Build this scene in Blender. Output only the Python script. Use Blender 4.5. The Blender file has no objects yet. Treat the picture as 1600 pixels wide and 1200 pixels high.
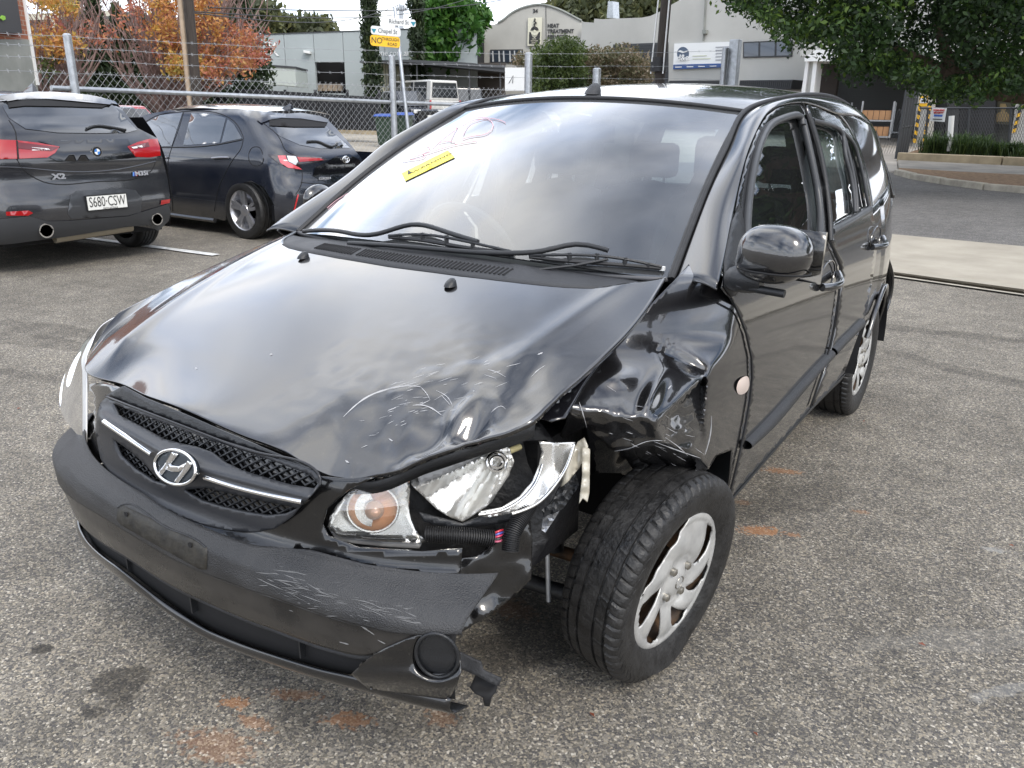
import bpy, bmesh, math, random
import numpy as np
from mathutils import Vector, Matrix, noise
from mathutils.geometry import delaunay_2d_cdt
random.seed(7); rng = np.random.default_rng(7)
scn = bpy.context.scene
col = scn.collection
PI = math.pi
# ------------------------------------------------------------------ camera
CAM = np.array([1.4314, -1.6012, 1.3817]); FPX = 1251.8
def _rot(p, y, r):
    cx, sx = math.cos(p), math.sin(p); cz, sz = math.cos(y), math.sin(y); cr, sr = math.cos(r), math.sin(r)
    return (np.array([[cz, -sz, 0], [sz, cz, 0], [0, 0, 1]]) @ np.array([[1, 0, 0], [0, cx, -sx], [0, sx, cx]])
            @ np.array([[cr, -sr, 0], [sr, cr, 0], [0, 0, 1]]))
RM = _rot(math.radians(71.2733), math.radians(33.7139), math.radians(0.6593))
cd = bpy.data.cameras.new('camera'); cam = bpy.data.objects.new('camera', cd); col.objects.link(cam)
cd.sensor_width = 36; cd.lens = FPX / 1600 * 36; cd.clip_start = 0.05; cd.clip_end = 2000
mw = Matrix([list(RM[i]) + [CAM[i]] for i in range(3)] + [[0, 0, 0, 1]]); cam.matrix_world = mw
scn.camera = cam
# ------------------------------------------------------------------ sky and sun
SUN_EL, SUN_AZ = math.radians(46), math.radians(112)
w = bpy.data.worlds.new('World'); scn.world = w; w.use_nodes = True
nt = w.node_tree; nt.nodes.clear(); N = nt.nodes; L = nt.links
out = N.new('ShaderNodeOutputWorld'); bg = N.new('ShaderNodeBackground'); bg2 = N.new('ShaderNodeBackground'); mix = N.new('ShaderNodeMixShader')
sky = N.new('ShaderNodeTexSky'); sky.sky_type = 'NISHITA'; sky.sun_disc = False; sky.sun_elevation = SUN_EL; sky.sun_rotation = SUN_AZ
sky.air_density = 1.0; sky.dust_density = 1.5
bg.inputs[1].default_value = 0.15; L.new(sky.outputs[0], bg.inputs[0])
tc = N.new('ShaderNodeTexCoord'); sep = N.new('ShaderNodeSeparateXYZ'); L.new(tc.outputs['Generated'], sep.inputs[0])
# project the view direction on a cloud layer so that clouds flatten towards the horizon
mx = N.new('ShaderNodeMath'); mx.operation = 'MAXIMUM'; L.new(sep.outputs[2], mx.inputs[0]); mx.inputs[1].default_value = 0.0
ad = N.new('ShaderNodeMath'); ad.operation = 'ADD'; L.new(mx.outputs[0], ad.inputs[0]); ad.inputs[1].default_value = 0.16
dx = N.new('ShaderNodeMath'); dx.operation = 'DIVIDE'; L.new(sep.outputs[0], dx.inputs[0]); L.new(ad.outputs[0], dx.inputs[1])
dy = N.new('ShaderNodeMath'); dy.operation = 'DIVIDE'; L.new(sep.outputs[1], dy.inputs[0]); L.new(ad.outputs[0], dy.inputs[1])
cb = N.new('ShaderNodeCombineXYZ'); L.new(dx.outputs[0], cb.inputs[0]); L.new(dy.outputs[0], cb.inputs[1])
nz = N.new('ShaderNodeTexNoise'); nz.inputs['Scale'].default_value = 1.25; nz.inputs['Detail'].default_value = 5; nz.inputs['Roughness'].default_value = 0.44; nz.inputs['Distortion'].default_value = 0.35
L.new(cb.outputs[0], nz.inputs['Vector'])
rp = N.new('ShaderNodeValToRGB'); rp.color_ramp.elements[0].position = 0.34; rp.color_ramp.elements[0].color = (0, 0, 0, 1); rp.color_ramp.elements[1].position = 0.60; rp.color_ramp.elements[1].color = (1, 1, 1, 1)
L.new(nz.outputs[0], rp.inputs[0])
nz2 = N.new('ShaderNodeTexNoise'); nz2.inputs['Scale'].default_value = 2.1; nz2.inputs['Detail'].default_value = 5
L.new(cb.outputs[0], nz2.inputs['Vector'])
rp2 = N.new('ShaderNodeValToRGB'); rp2.color_ramp.elements[0].position = 0.3; rp2.color_ramp.elements[0].color = (0.62, 0.71, 0.90, 1); rp2.color_ramp.elements[1].position = 0.68; rp2.color_ramp.elements[1].color = (1.0, 0.985, 0.955, 1)
L.new(nz2.outputs[0], rp2.inputs[0]); L.new(rp2.outputs[0], bg2.inputs[0]); bg2.inputs[1].default_value = 2.55
# haze of thin cloud near the horizon
hz = N.new('ShaderNodeMapRange'); hz.inputs[1].default_value = 0.0; hz.inputs[2].default_value = 0.32; hz.inputs[3].default_value = 0.9; hz.inputs[4].default_value = 0.0
L.new(sep.outputs[2], hz.inputs[0])
mm = N.new('ShaderNodeMath'); mm.operation = 'MAXIMUM'; L.new(rp.outputs[0], mm.inputs[0]); L.new(hz.outputs[0], mm.inputs[1])
L.new(mm.outputs[0], mix.inputs[0]); L.new(bg.outputs[0], mix.inputs[1]); L.new(bg2.outputs[0], mix.inputs[2]); L.new(mix.outputs[0], out.inputs[0])
sl = bpy.data.lights.new('sun', 'SUN'); sl.energy = 1.5; sl.angle = math.radians(16); sl.color = (1.0, 0.94, 0.85)
so = bpy.data.objects.new('sun', sl); col.objects.link(so)
sd_ = Vector((math.sin(SUN_AZ) * math.cos(SUN_EL), math.cos(SUN_AZ) * math.cos(SUN_EL), math.sin(SUN_EL)))
so.rotation_euler = sd_.to_track_quat('Z', 'Y').to_euler(); so.location = (0, 0, 30)
scn.render.engine = 'CYCLES'; scn.render.resolution_x = 1024; scn.render.resolution_y = 768
scn.view_settings.view_transform = 'Standard'; scn.view_settings.look = 'None'; scn.view_settings.gamma = 1; scn.view_settings.use_curve_mapping = False
scn.view_settings.exposure = 0.27
scn.cycles.max_bounces = 8; scn.cycles.transparent_max_bounces = 24; scn.cycles.caustics_reflective = False; scn.cycles.caustics_refractive = False

# ------------------------------------------------------------------ where a pixel of the survey photo lies in the place
def ray(u, v):
    d = RM @ np.array([(u - 800) / FPX, (600 - v) / FPX, -1.0]); return d / np.linalg.norm(d)
def at(u, v, ax, val):
    d = ray(u, v); i = 'XYZ'.index(ax); return CAM + (val - CAM[i]) / d[i] * d
def atr(u, v, r):          # at horizontal distance r
    d = ray(u, v); return CAM + d * (r / math.hypot(d[0], d[1]))
def ground_z(x, y):
    r = math.hypot(x - 1.4, y + 1.6); t = max(0.0, r - 12)
    return min(0.0006 * t * t, 0.0006 * 38 * 38 + 0.0)
def gp(u, v):
    d = ray(u, v); t = 1.0; p = CAM
    while t < 400:
        q = CAM + t * d
        if q[2] < ground_z(q[0], q[1]): break
        t += 0.02 + t * 0.003
    a, b = t - 0.02 - t * 0.004, t
    for _ in range(30):
        m = (a + b) / 2; q = CAM + m * d
        if q[2] < ground_z(q[0], q[1]): b = m
        else: a = m
    return CAM + a * d
def march(u, v, g, t0, t1, n=110):
    n = min(n, 360 if n > 510 else 110)
    """first point on the ray where g(p) turns negative"""
    d = ray(u, v); ts = np.linspace(t0, t1, n); last = t0
    for t in ts:
        if g(CAM + t * d) < 0: break
        last = t
    a, b = last, t
    for _ in range(26):
        m = (a + b) / 2
        if g(CAM + m * d) < 0: b = m
        else: a = m
    return CAM + a * d

# ------------------------------------------------------------------ mesh helpers
def tag(o, label=None, cat=None, group=None, kind=None):
    if label: o['label'] = label
    if cat: o['category'] = cat
    if group: o['group'] = group
    if kind: o['kind'] = kind
    return o
def empty(name, loc=(0, 0, 0), rz=0, label=None, cat=None, group=None):
    o = bpy.data.objects.new(name, None); col.objects.link(o); o.location = loc; o.rotation_euler = (0, 0, rz); o.empty_display_size = 0.1
    return tag(o, label, cat, group)
def mk(name, verts, faces, m=None, parent=None, smooth=False, sharp=None):
    me = bpy.data.meshes.new(name); me.from_pydata([tuple(float(c) for c in v) for v in verts], [], [tuple(int(i) for i in f) for f in faces]); me.update()
    if isinstance(m, (list, tuple)):
        for q in m: me.materials.append(q)
    elif m: me.materials.append(m)
    if smooth: me.polygons.foreach_set('use_smooth', [True] * len(me.polygons))
    o = bpy.data.objects.new(name, me); col.objects.link(o)
    if sharp is not None and smooth: me.set_sharp_from_angle(angle=math.radians(sharp))
    if parent: o.parent = parent
    return o
def solid(o, th, offset=-1, bevel=0):
    md = o.modifiers.new('solid', 'SOLIDIFY'); md.thickness = th; md.offset = offset; md.use_even_offset = False
    return o
def copy_tree(o, parent=None, mat_of=None):
    c = o.copy(); col.objects.link(c)
    if parent: c.parent = parent
    for ch in list(o.children): copy_tree(ch, c)
    return c
class MB:
    def __init__(s): s.v = []; s.f = []; s.mi = []
    def add(s, v, f, mi=0):
        k = len(s.v); s.v += [tuple(map(float, p)) for p in v]; s.f += [tuple(i + k for i in q) for q in f]; s.mi += [mi] * len(f); return s
    def box(s, c, d, R=None, mi=0):
        c = Vector(c); h = Vector(d) / 2; vs = []
        for x in (-1, 1):
            for y in (-1, 1):
                for z in (-1, 1):
                    p = Vector((x * h.x, y * h.y, z * h.z))
                    if R is not None: p = R @ p
                    vs.append(c + p)
        return s.add(vs, [(0, 1, 3, 2), (4, 6, 7, 5), (0, 4, 5, 1), (2, 3, 7, 6), (0, 2, 6, 4), (1, 5, 7, 3)], mi)
    def tube(s, pts, r, n=8, mi=0, caps=True):
        pts = [Vector(p) for p in pts]; k = len(pts); rr = r if isinstance(r, (list, tuple, np.ndarray)) else [r] * k
        vs = []; up = Vector((0, 0, 1))
        t0 = (pts[1] - pts[0]).normalized()
        if abs(t0.dot(up)) > .95: up = Vector((1, 0, 0))
        a = t0.cross(up).normalized()
        for i, p in enumerate(pts):
            t = (pts[min(i + 1, k - 1)] - pts[max(i - 1, 0)])
            t = t.normalized() if t.length > 1e-9 else t0
            a = (a - t * a.dot(t)); a = a.normalized() if a.length > 1e-6 else t.orthogonal().normalized()
            b = t.cross(a)
            for j in range(n):
                q = 2 * PI * j / n; vs.append(p + (a * math.cos(q) + b * math.sin(q)) * rr[i])
        fs = [(i * n + j, i * n + (j + 1) % n, (i + 1) * n + (j + 1) % n, (i + 1) * n + j) for i in range(k - 1) for j in range(n)]
        if caps: fs += [tuple(range(n - 1, -1, -1)), tuple((k - 1) * n + j for j in range(n))]
        return s.add(vs, fs, mi)
    def prism(s, poly, depth, fn, mi=0):
        """poly: 2D outline, fn(a,b,d)->3D"""
        n = len(poly); vs = [fn(p[0], p[1], 0) for p in poly] + [fn(p[0], p[1], depth) for p in poly]
        return s.add(vs, [tuple(range(n)), tuple(range(2 * n - 1, n - 1, -1))] + [(i, n + i, n + (i + 1) % n, (i + 1) % n) for i in range(n)], mi)
    def build(s, name, m, parent=None, smooth=False, sharp=30):
        o = mk(name, s.v, s.f, m, parent, smooth, sharp if smooth else None)
        if isinstance(m, (list, tuple)): o.data.polygons.foreach_set('material_index', s.mi)
        return o
def box(name, c, d, m, parent=None, R=None, bev=0):
    o = MB().box((0, 0, 0), d).build(name, m, parent)
    o.location = c
    if R is not None: o.rotation_euler = R.to_euler() if hasattr(R, 'to_euler') else R
    if bev:
        md = o.modifiers.new('bevel', 'BEVEL'); md.width = bev; md.segments = 2; md.limit_method = 'ANGLE'
    return o
def tube(name, pts, r, m, parent=None, n=10, smooth=True): return MB().tube(pts, r, n).build(name, m, parent, smooth, 50)
def spl(P, n=None, ts=None):
    """natural cubic spline through P, sampled evenly by chord length"""
    P = np.array(P, float); k = len(P)
    if k == 1: return np.repeat(P, n, 0)
    d = np.linalg.norm(np.diff(P, axis=0), axis=1); d = np.maximum(d, 1e-7); t = np.concatenate([[0], np.cumsum(d)])
    T = np.linspace(0, t[-1], n) if ts is None else np.array(ts) * t[-1]
    if k == 2: return P[0] + (T / t[-1])[:, None] * (P[1] - P[0])
    A = np.zeros((k, k)); B = np.zeros((k, P.shape[1])); A[0, 0] = A[-1, -1] = 1
    for i in range(1, k - 1):
        A[i, i - 1] = d[i - 1]; A[i, i] = 2 * (d[i - 1] + d[i]); A[i, i + 1] = d[i]
        B[i] = 6 * ((P[i + 1] - P[i]) / d[i] - (P[i] - P[i - 1]) / d[i - 1])
    m = np.linalg.solve(A, B); i = np.clip(np.searchsorted(t, T, 'right') - 1, 0, k - 2); h = d[i][:, None]; a = (t[i + 1] - T)[:, None]; b = (T - t[i])[:, None]
    return (m[i] * a ** 3 + m[i + 1] * b ** 3) / (6 * h) + (P[i] / h - m[i] * h / 6) * a + (P[i + 1] / h - m[i + 1] * h / 6) * b
def net(rows, nu, nv):
    R = np.array([spl(r, nu) for r in rows]); G = np.zeros((nv, nu, 3))
    dist = np.concatenate([[0], np.cumsum(np.linalg.norm(np.diff(R, axis=0), axis=2).mean(1))]); dist /= dist[-1]
    for j in range(nu):
        c = R[:, j]
        # common parameter for all columns keeps the sheet smooth
        G[:, j] = spl_t(c, dist, np.linspace(0, 1, nv))
    return G
def spl_t(P, t, T):
    k = len(P)
    if k == 2: return P[0] + T[:, None] * (P[1] - P[0])
    d = np.diff(t); A = np.zeros((k, k)); B = np.zeros((k, P.shape[1])); A[0, 0] = A[-1, -1] = 1
    for i in range(1, k - 1):
        A[i, i - 1] = d[i - 1]; A[i, i] = 2 * (d[i - 1] + d[i]); A[i, i + 1] = d[i]
        B[i] = 6 * ((P[i + 1] - P[i]) / d[i] - (P[i] - P[i - 1]) / d[i - 1])
    m = np.linalg.solve(A, B); i = np.clip(np.searchsorted(t, T, 'right') - 1, 0, k - 2); h = d[i][:, None]; a = (t[i + 1] - T)[:, None]; b = (T - t[i])[:, None]
    return (m[i] * a ** 3 + m[i + 1] * b ** 3) / (6 * h) + (P[i] / h - m[i] * h / 6) * a + (P[i + 1] / h - m[i + 1] * h / 6) * b
def sheet(name, G, m, parent=None, th=0.0, flip=False, smooth=True, sharp=None):
    nv, nu = G.shape[:2]; vs = G.reshape(-1, 3)
    fs = [(i * nu + j, i * nu + j + 1, (i + 1) * nu + j + 1, (i + 1) * nu + j) for i in range(nv - 1) for j in range(nu - 1)]
    if flip: fs = [f[::-1] for f in fs]
    o = mk(name, vs, fs, m, parent, smooth, sharp)
    if th: solid(o, th)
    return o
def mirror(o, name=None):
    """a mirrored twin across the car's middle"""
    me = o.data.copy(); n = len(me.vertices); a = np.zeros(n * 3); me.vertices.foreach_get('co', a); a[0::3] *= -1; me.vertices.foreach_set('co', a); me.flip_normals(); me.update()
    c = o.copy(); c.data = me; col.objects.link(c)
    if name: c.name = name
    return c
def inside(p, poly):
    x, y = p; c = False; n = len(poly)
    for i in range(n):
        x1, y1 = poly[i]; x2, y2 = poly[i - 1]
        if (y1 > y) != (y2 > y) and x < (x2 - x1) * (y - y1) / (y2 - y1) + x1: c = not c
    return c
def rnd(poly, step, curve=False):
    P = [np.array(p, float) for p in poly]; o = []
    if curve:
        Q = spl(P + [P[0]], max(8, int(sum(np.linalg.norm(P[i] - P[i - 1]) for i in range(len(P))) / step)) + 1)[:-1]
        return [tuple(q) for q in Q]
    for i in range(len(P)):
        a, b = P[i], P[(i + 1) % len(P)]; n = max(1, int(np.linalg.norm(b - a) / step))
        for k in range(n): o.append(tuple(a + (b - a) * k / n))
    return o
def opn(poly, step):
    o = []
    for a, b in zip(poly[:-1], poly[1:]):
        a = np.array(a, float); b = np.array(b, float); n = max(1, int(np.linalg.norm(b - a) / step)); o += [tuple(a + (b - a) * k / n) for k in range(n)]
    return o + [tuple(poly[-1])]
def patch(name, outline, fn, m, parent=None, step=6, th=0.003, holes=(), curve=False, smooth=True, sharp=None, flip=False, extra=()):
    """sheet bounded by an outline surveyed in photo pixels, each vertex dropped on the guide surface fn(u,v)->xyz"""
    out = rnd(outline, step, curve); hs = [rnd(h, step, curve) for h in holes]
    vs = [Vector(p) for p in out]; ed = [(i, (i + 1) % len(out)) for i in range(len(out))]
    for h in hs:
        k = len(vs); vs += [Vector(p) for p in h]; ed += [(k + i, k + (i + 1) % len(h)) for i in range(len(h))]
    for e in extra:
        k = len(vs); vs += [Vector(p) for p in e]; ed += [(k + i, k + i + 1) for i in range(len(e) - 1)]
    A = np.array(out); lo, hi = A.min(0), A.max(0); bd = np.array([tuple(p) for p in vs])
    row = 0; y = lo[1]
    while y < hi[1]:
        x = lo[0] + (step / 2 if row % 2 else 0)
        while x < hi[0]:
            if inside((x, y), out) and not any(inside((x, y), h) for h in hs) and np.min(np.hypot(bd[:, 0] - x, bd[:, 1] - y)) > step * .55: vs.append(Vector((x, y)))
            x += step
        y += step * .87; row += 1
    V, E_, Fc, *_ = delaunay_2d_cdt(vs, ed, [], 0, 1e-5)
    fs = []
    for f in Fc:
        c = sum((V[i] for i in f), Vector((0, 0))) / len(f)
        if inside(c, out) and not any(inside(c, h) for h in hs): fs.append(tuple(f) if flip else tuple(reversed(f)))
    P = [fn(v[0], v[1]) for v in V]
    o = mk(name, P, fs, m, parent, smooth, sharp)
    if th: solid(o, th)
    return o
def pts(fn, L_): return [fn(*p) for p in L_]
def text(s, size, m, parent, origin, ex, ey, name='lettering', depth=0.002, align='CENTER', bold=0.0, sx=1.0, shear=0.0, space=1.0):
    """letters as a mesh in the plane spanned by ex (reading direction) and ey (up)"""
    cu = bpy.data.curves.new(name, 'FONT'); cu.body = s; cu.size = size; cu.extrude = depth / 2; cu.align_x = align; cu.align_y = 'CENTER'; cu.offset = bold; cu.shear = shear; cu.space_character = space; cu.resolution_u = 3
    o = bpy.data.objects.new(name, cu); col.objects.link(o); dg = bpy.context.evaluated_depsgraph_get(); dg.update()
    me = bpy.data.meshes.new_from_object(o.evaluated_get(dg)); bpy.data.objects.remove(o)
    ex = Vector(ex).normalized(); ey = Vector(ey); ey = (ey - ex * ey.dot(ex)).normalized(); ez = ex.cross(ey)
    me.transform(Matrix([[ex[i] * sx, ey[i], ez[i], origin[i]] for i in range(3)] + [[0, 0, 0, 1]]))
    me.materials.clear(); me.materials.append(m); me.name = name
    q = bpy.data.objects.new(name, me); col.objects.link(q)
    if parent: q.parent = parent
    return q
# ------------------------------------------------------------------ materials
def S_(m, k, v):
    i = m.node_tree.nodes['Principled BSDF'].inputs
    if k in i: i[k].default_value = v
def mat(name, c, rough=0.6, metal=0.0, spec=0.5, coat=0.0, cr=0.03, ior=None, emit=None, var=0.0, vscale=8.0, c2=None, bump=0.0, bscale=60.0, rvar=0.0, alpha=None, trans=None, detail=5, stretch=None, obj=True):
    m = bpy.data.materials.new(name); m.use_nodes = True; nt = m.node_tree; b = nt.nodes['Principled BSDF']
    c = tuple(c) + (1,) if len(c) == 3 else c
    b.inputs['Base Color'].default_value = c; b.inputs['Roughness'].default_value = rough; b.inputs['Metallic'].default_value = metal
    b.inputs['Specular IOR Level'].default_value = spec; b.inputs['Coat Weight'].default_value = coat; b.inputs['Coat Roughness'].default_value = cr
    if ior: b.inputs['IOR'].default_value = ior; b.inputs['Coat IOR'].default_value = ior
    if emit: b.inputs['Emission Color'].default_value = tuple(emit[:3]) + (1,); b.inputs['Emission Strength'].default_value = emit[3]
    if trans: b.inputs['Transmission Weight'].default_value = trans
    if alpha is not None: b.inputs['Alpha'].default_value = alpha
    if var or c2 or bump or rvar:
        t = nt.nodes.new('ShaderNodeTexCoord'); src = t.outputs['Object']
        if stretch:
            mp = nt.nodes.new('ShaderNodeMapping'); mp.inputs['Scale'].default_value = stretch; nt.links.new(src, mp.inputs[0]); src = mp.outputs[0]
        n1 = nt.nodes.new('ShaderNodeTexNoise'); n1.inputs['Scale'].default_value = vscale; n1.inputs['Detail'].default_value = detail; n1.inputs['Roughness'].default_value = .6; nt.links.new(src, n1.inputs['Vector'])
        if var or c2:
            r = nt.nodes.new('ShaderNodeValToRGB'); r.color_ramp.elements[0].position = .3; r.color_ramp.elements[1].position = .7
            r.color_ramp.elements[0].color = tuple(x * (1 - var) for x in c[:3]) + (1,)
            r.color_ramp.elements[1].color = (tuple(c2) + (1,)) if c2 else tuple(min(1, x * (1 + var)) for x in c[:3]) + (1,)
            nt.links.new(n1.outputs[0], r.inputs[0]); nt.links.new(r.outputs[0], b.inputs['Base Color'])
        if rvar:
            r = nt.nodes.new('ShaderNodeMapRange'); r.inputs[1].default_value = .3; r.inputs[2].default_value = .7; r.inputs[3].default_value = max(0.01, rough - rvar); r.inputs[4].default_value = rough + rvar
            nt.links.new(n1.outputs[0], r.inputs[0]); nt.links.new(r.outputs[0], b.inputs['Roughness'])
        if bump:
            n2 = nt.nodes.new('ShaderNodeTexNoise'); n2.inputs['Scale'].default_value = bscale; n2.inputs['Detail'].default_value = 4; nt.links.new(src, n2.inputs['Vector'])
            bp = nt.nodes.new('ShaderNodeBump'); bp.inputs['Strength'].default_value = bump; bp.inputs['Distance'].default_value = 0.01
            nt.links.new(n2.outputs[0], bp.inputs['Height']); nt.links.new(bp.outputs[0], b.inputs['Normal'])
    return m
def glass(name, tint=(.7, .75, .75), dust=0.0, boost=1.0, rough=0.0, ior=1.52):
    """thin pane: fresnel mirror over a tinted clear sheet, with a little dust on it"""
    m = bpy.data.materials.new(name); m.use_nodes = True; nt = m.node_tree; nt.nodes.clear(); N = nt.nodes; L = nt.links
    o = N.new('ShaderNodeOutputMaterial'); tr = N.new('ShaderNodeBsdfTransparent'); tr.inputs[0].default_value = tint + (1,)
    gl = N.new('ShaderNodeBsdfGlossy'); gl.inputs['Roughness'].default_value = rough; gl.inputs[0].default_value = (1, 1, 1, 1)
    fr = N.new('ShaderNodeFresnel'); fr.inputs[0].default_value = ior
    mu = N.new('ShaderNodeMath'); mu.operation = 'MULTIPLY'; mu.use_clamp = True; mu.inputs[1].default_value = 1.9 * boost; L.new(fr.outputs[0], mu.inputs[0])
    mx = N.new('ShaderNodeMixShader'); L.new(mu.outputs[0], mx.inputs[0]); L.new(tr.outputs[0], mx.inputs[1]); L.new(gl.outputs[0], mx.inputs[2])
    if dust:
        df = N.new('ShaderNodeBsdfDiffuse'); df.inputs[0].default_value = (.62, .64, .66, 1); m2 = N.new('ShaderNodeMixShader')
        t = N.new('ShaderNodeTexCoord'); n = N.new('ShaderNodeTexNoise'); n.inputs['Scale'].default_value = 2.2; n.inputs['Detail'].default_value = 6; L.new(t.outputs['Object'], n.inputs['Vector'])
        r = N.new('ShaderNodeMapRange'); r.inputs[1].default_value = .3; r.inputs[2].default_value = .75; r.inputs[3].default_value = dust * .6; r.inputs[4].default_value = dust * 1.3; L.new(n.outputs[0], r.inputs[0])
        L.new(r.outputs[0], m2.inputs[0]); L.new(mx.outputs[0], m2.inputs[1]); L.new(df.outputs[0], m2.inputs[2]); L.new(m2.outputs[0], o.inputs[0])
    else: L.new(mx.outputs[0], o.inputs[0])
    return m
def paint(name, base, dust=0.04, scratch=0.0, ior=1.6, flake=0.0):
    """car paint under clear coat with road dust, orange peel and fine scratches"""
    m = mat(name, base, rough=0.25, coat=1.0, cr=0.025, spec=0.5); nt = m.node_tree; N = nt.nodes; L = nt.links; b = N['Principled BSDF']
    b.inputs['Coat IOR'].default_value = ior
    t = N.new('ShaderNodeTexCoord'); n = N.new('ShaderNodeTexNoise'); n.inputs['Scale'].default_value = 3.5; n.inputs['Detail'].default_value = 9; n.inputs['Roughness'].default_value = .7; L.new(t.outputs['Object'], n.inputs['Vector'])
    sp = N.new('ShaderNodeSeparateXYZ'); L.new(t.outputs['Object'], sp.inputs[0])
    hr = N.new('ShaderNodeMapRange'); hr.inputs[1].default_value = .15; hr.inputs[2].default_value = .8; hr.inputs[3].default_value = 2.6; hr.inputs[4].default_value = .7; L.new(sp.outputs[2], hr.inputs[0])
    mr = N.new('ShaderNodeMapRange'); mr.inputs[1].default_value = .38; mr.inputs[2].default_value = .75; mr.inputs[3].default_value = dust * .35; mr.inputs[4].default_value = dust * 2; L.new(n.outputs[0], mr.inputs[0])
    mu = N.new('ShaderNodeMath'); mu.operation = 'MULTIPLY'; mu.use_clamp = True; L.new(mr.outputs[0], mu.inputs[0]); L.new(hr.outputs[0], mu.inputs[1])
    # water spots
    vs = N.new('ShaderNodeTexVoronoi'); vs.inputs['Scale'].default_value = 55; L.new(t.outputs['Object'], vs.inputs['Vector'])
    vr = N.new('ShaderNodeMapRange'); vr.inputs[1].default_value = .05; vr.inputs[2].default_value = .14; vr.inputs[3].default_value = .16; vr.inputs[4].default_value = 0; L.new(vs.outputs['Distance'], vr.inputs[0])
    vg = N.new('ShaderNodeMath'); vg.operation = 'MULTIPLY'; L.new(vr.outputs[0], vg.inputs[0]); L.new(n.outputs[0], vg.inputs[1])
    s2 = N.new('ShaderNodeMath'); s2.operation = 'ADD'; s2.use_clamp = True; L.new(mu.outputs[0], s2.inputs[0]); L.new(vg.outputs[0], s2.inputs[1])
    mx = N.new('ShaderNodeMix'); mx.data_type = 'RGBA'; mx.inputs[6].default_value = tuple(base) + (1,); mx.inputs[7].default_value = (.30, .29, .27, 1); L.new(s2.outputs[0], mx.inputs[0]); L.new(mx.outputs[2], b.inputs['Base Color'])
    cr_ = N.new('ShaderNodeMapRange'); cr_.inputs[3].default_value = .02; cr_.inputs[4].default_value = .35; L.new(mu.outputs[0], cr_.inputs[0]); L.new(cr_.outputs[0], b.inputs['Coat Roughness'])
    n3 = N.new('ShaderNodeTexNoise'); n3.inputs['Scale'].default_value = 190; n3.inputs['Detail'].default_value = 1; L.new(t.outputs['Object'], n3.inputs['Vector'])
    bp = N.new('ShaderNodeBump'); bp.inputs['Strength'].default_value = .025; bp.inputs['Distance'].default_value = .002; L.new(n3.outputs[0], bp.inputs['Height']); L.new(bp.outputs[0], b.inputs['Coat Normal'])
    return m
M = {}
M['paint'] = paint('black_paint', (.0030, .0030, .0040), .020, ior=1.7)
M['lowpaint'] = paint('lower_black_paint', (.0025, .0025, .003), .004, ior=1.42)
M['plastic'] = mat('grey_textured_plastic', (.024, .025, .028), .48, bump=.35, bscale=420, var=.35, vscale=9, rvar=.12)
M['plasticdk'] = mat('dark_plastic', (.014, .015, .017), .42, bump=.2, bscale=300, rvar=.1)
M['rubber'] = mat('black_rubber', (.016, .016, .017), .55, var=.3, vscale=20)
M['seal'] = mat('grey_rubber_seal', (.045, .047, .05), .38, rvar=.1)
M['dark'] = mat('unlit_black', (.006, .006, .007), .8)
M['chrome'] = mat('chrome', (.80, .80, .80), .07, metal=1)
M['reflector'] = mat('lamp_reflector', (.84, .83, .80), .26, metal=.8, rvar=.1, vscale=30)
M['silver'] = mat('silver_hubcap_paint', (.44, .44, .43), .38, metal=.35, var=.15, vscale=14, c2=(.60, .595, .57))
M['rust'] = mat('rust', (.30, .13, .04), .9, var=.5, vscale=40)
M['steel'] = mat('galvanised_steel', (.42, .44, .46), .42, metal=.7, var=.2, vscale=12)
M['white'] = mat('white_paint', (.75, .75, .73), .5)
M['glass_ws'] = glass('windscreen_glass', (.66, .73, .72), dust=.07, boost=1.35)
M['glass_sd'] = glass('side_glass', (.72, .82, .82), dust=.012, boost=1.0)
M['lens'] = glass('clear_lens', (.93, .93, .92), dust=.03)
M['amber'] = mat('amber_plastic', (.85, .45, .24), .25, coat=.6)
M['redlens'] = mat('red_lens', (.42, .012, .015), .12, coat=1, emit=(.5, .01, .01, .15))
M['yellow'] = mat('yellow_sticker', (.85, .70, .08), .5)
M['fabric'] = mat('charcoal_seat_cloth', (.07, .073, .078), .9, bump=.3, bscale=200)
M['int'] = mat('interior_plastic', (.10, .10, .105), .65)
M['intlight'] = mat('interior_headlining', (.42, .41, .39), .9)
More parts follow.
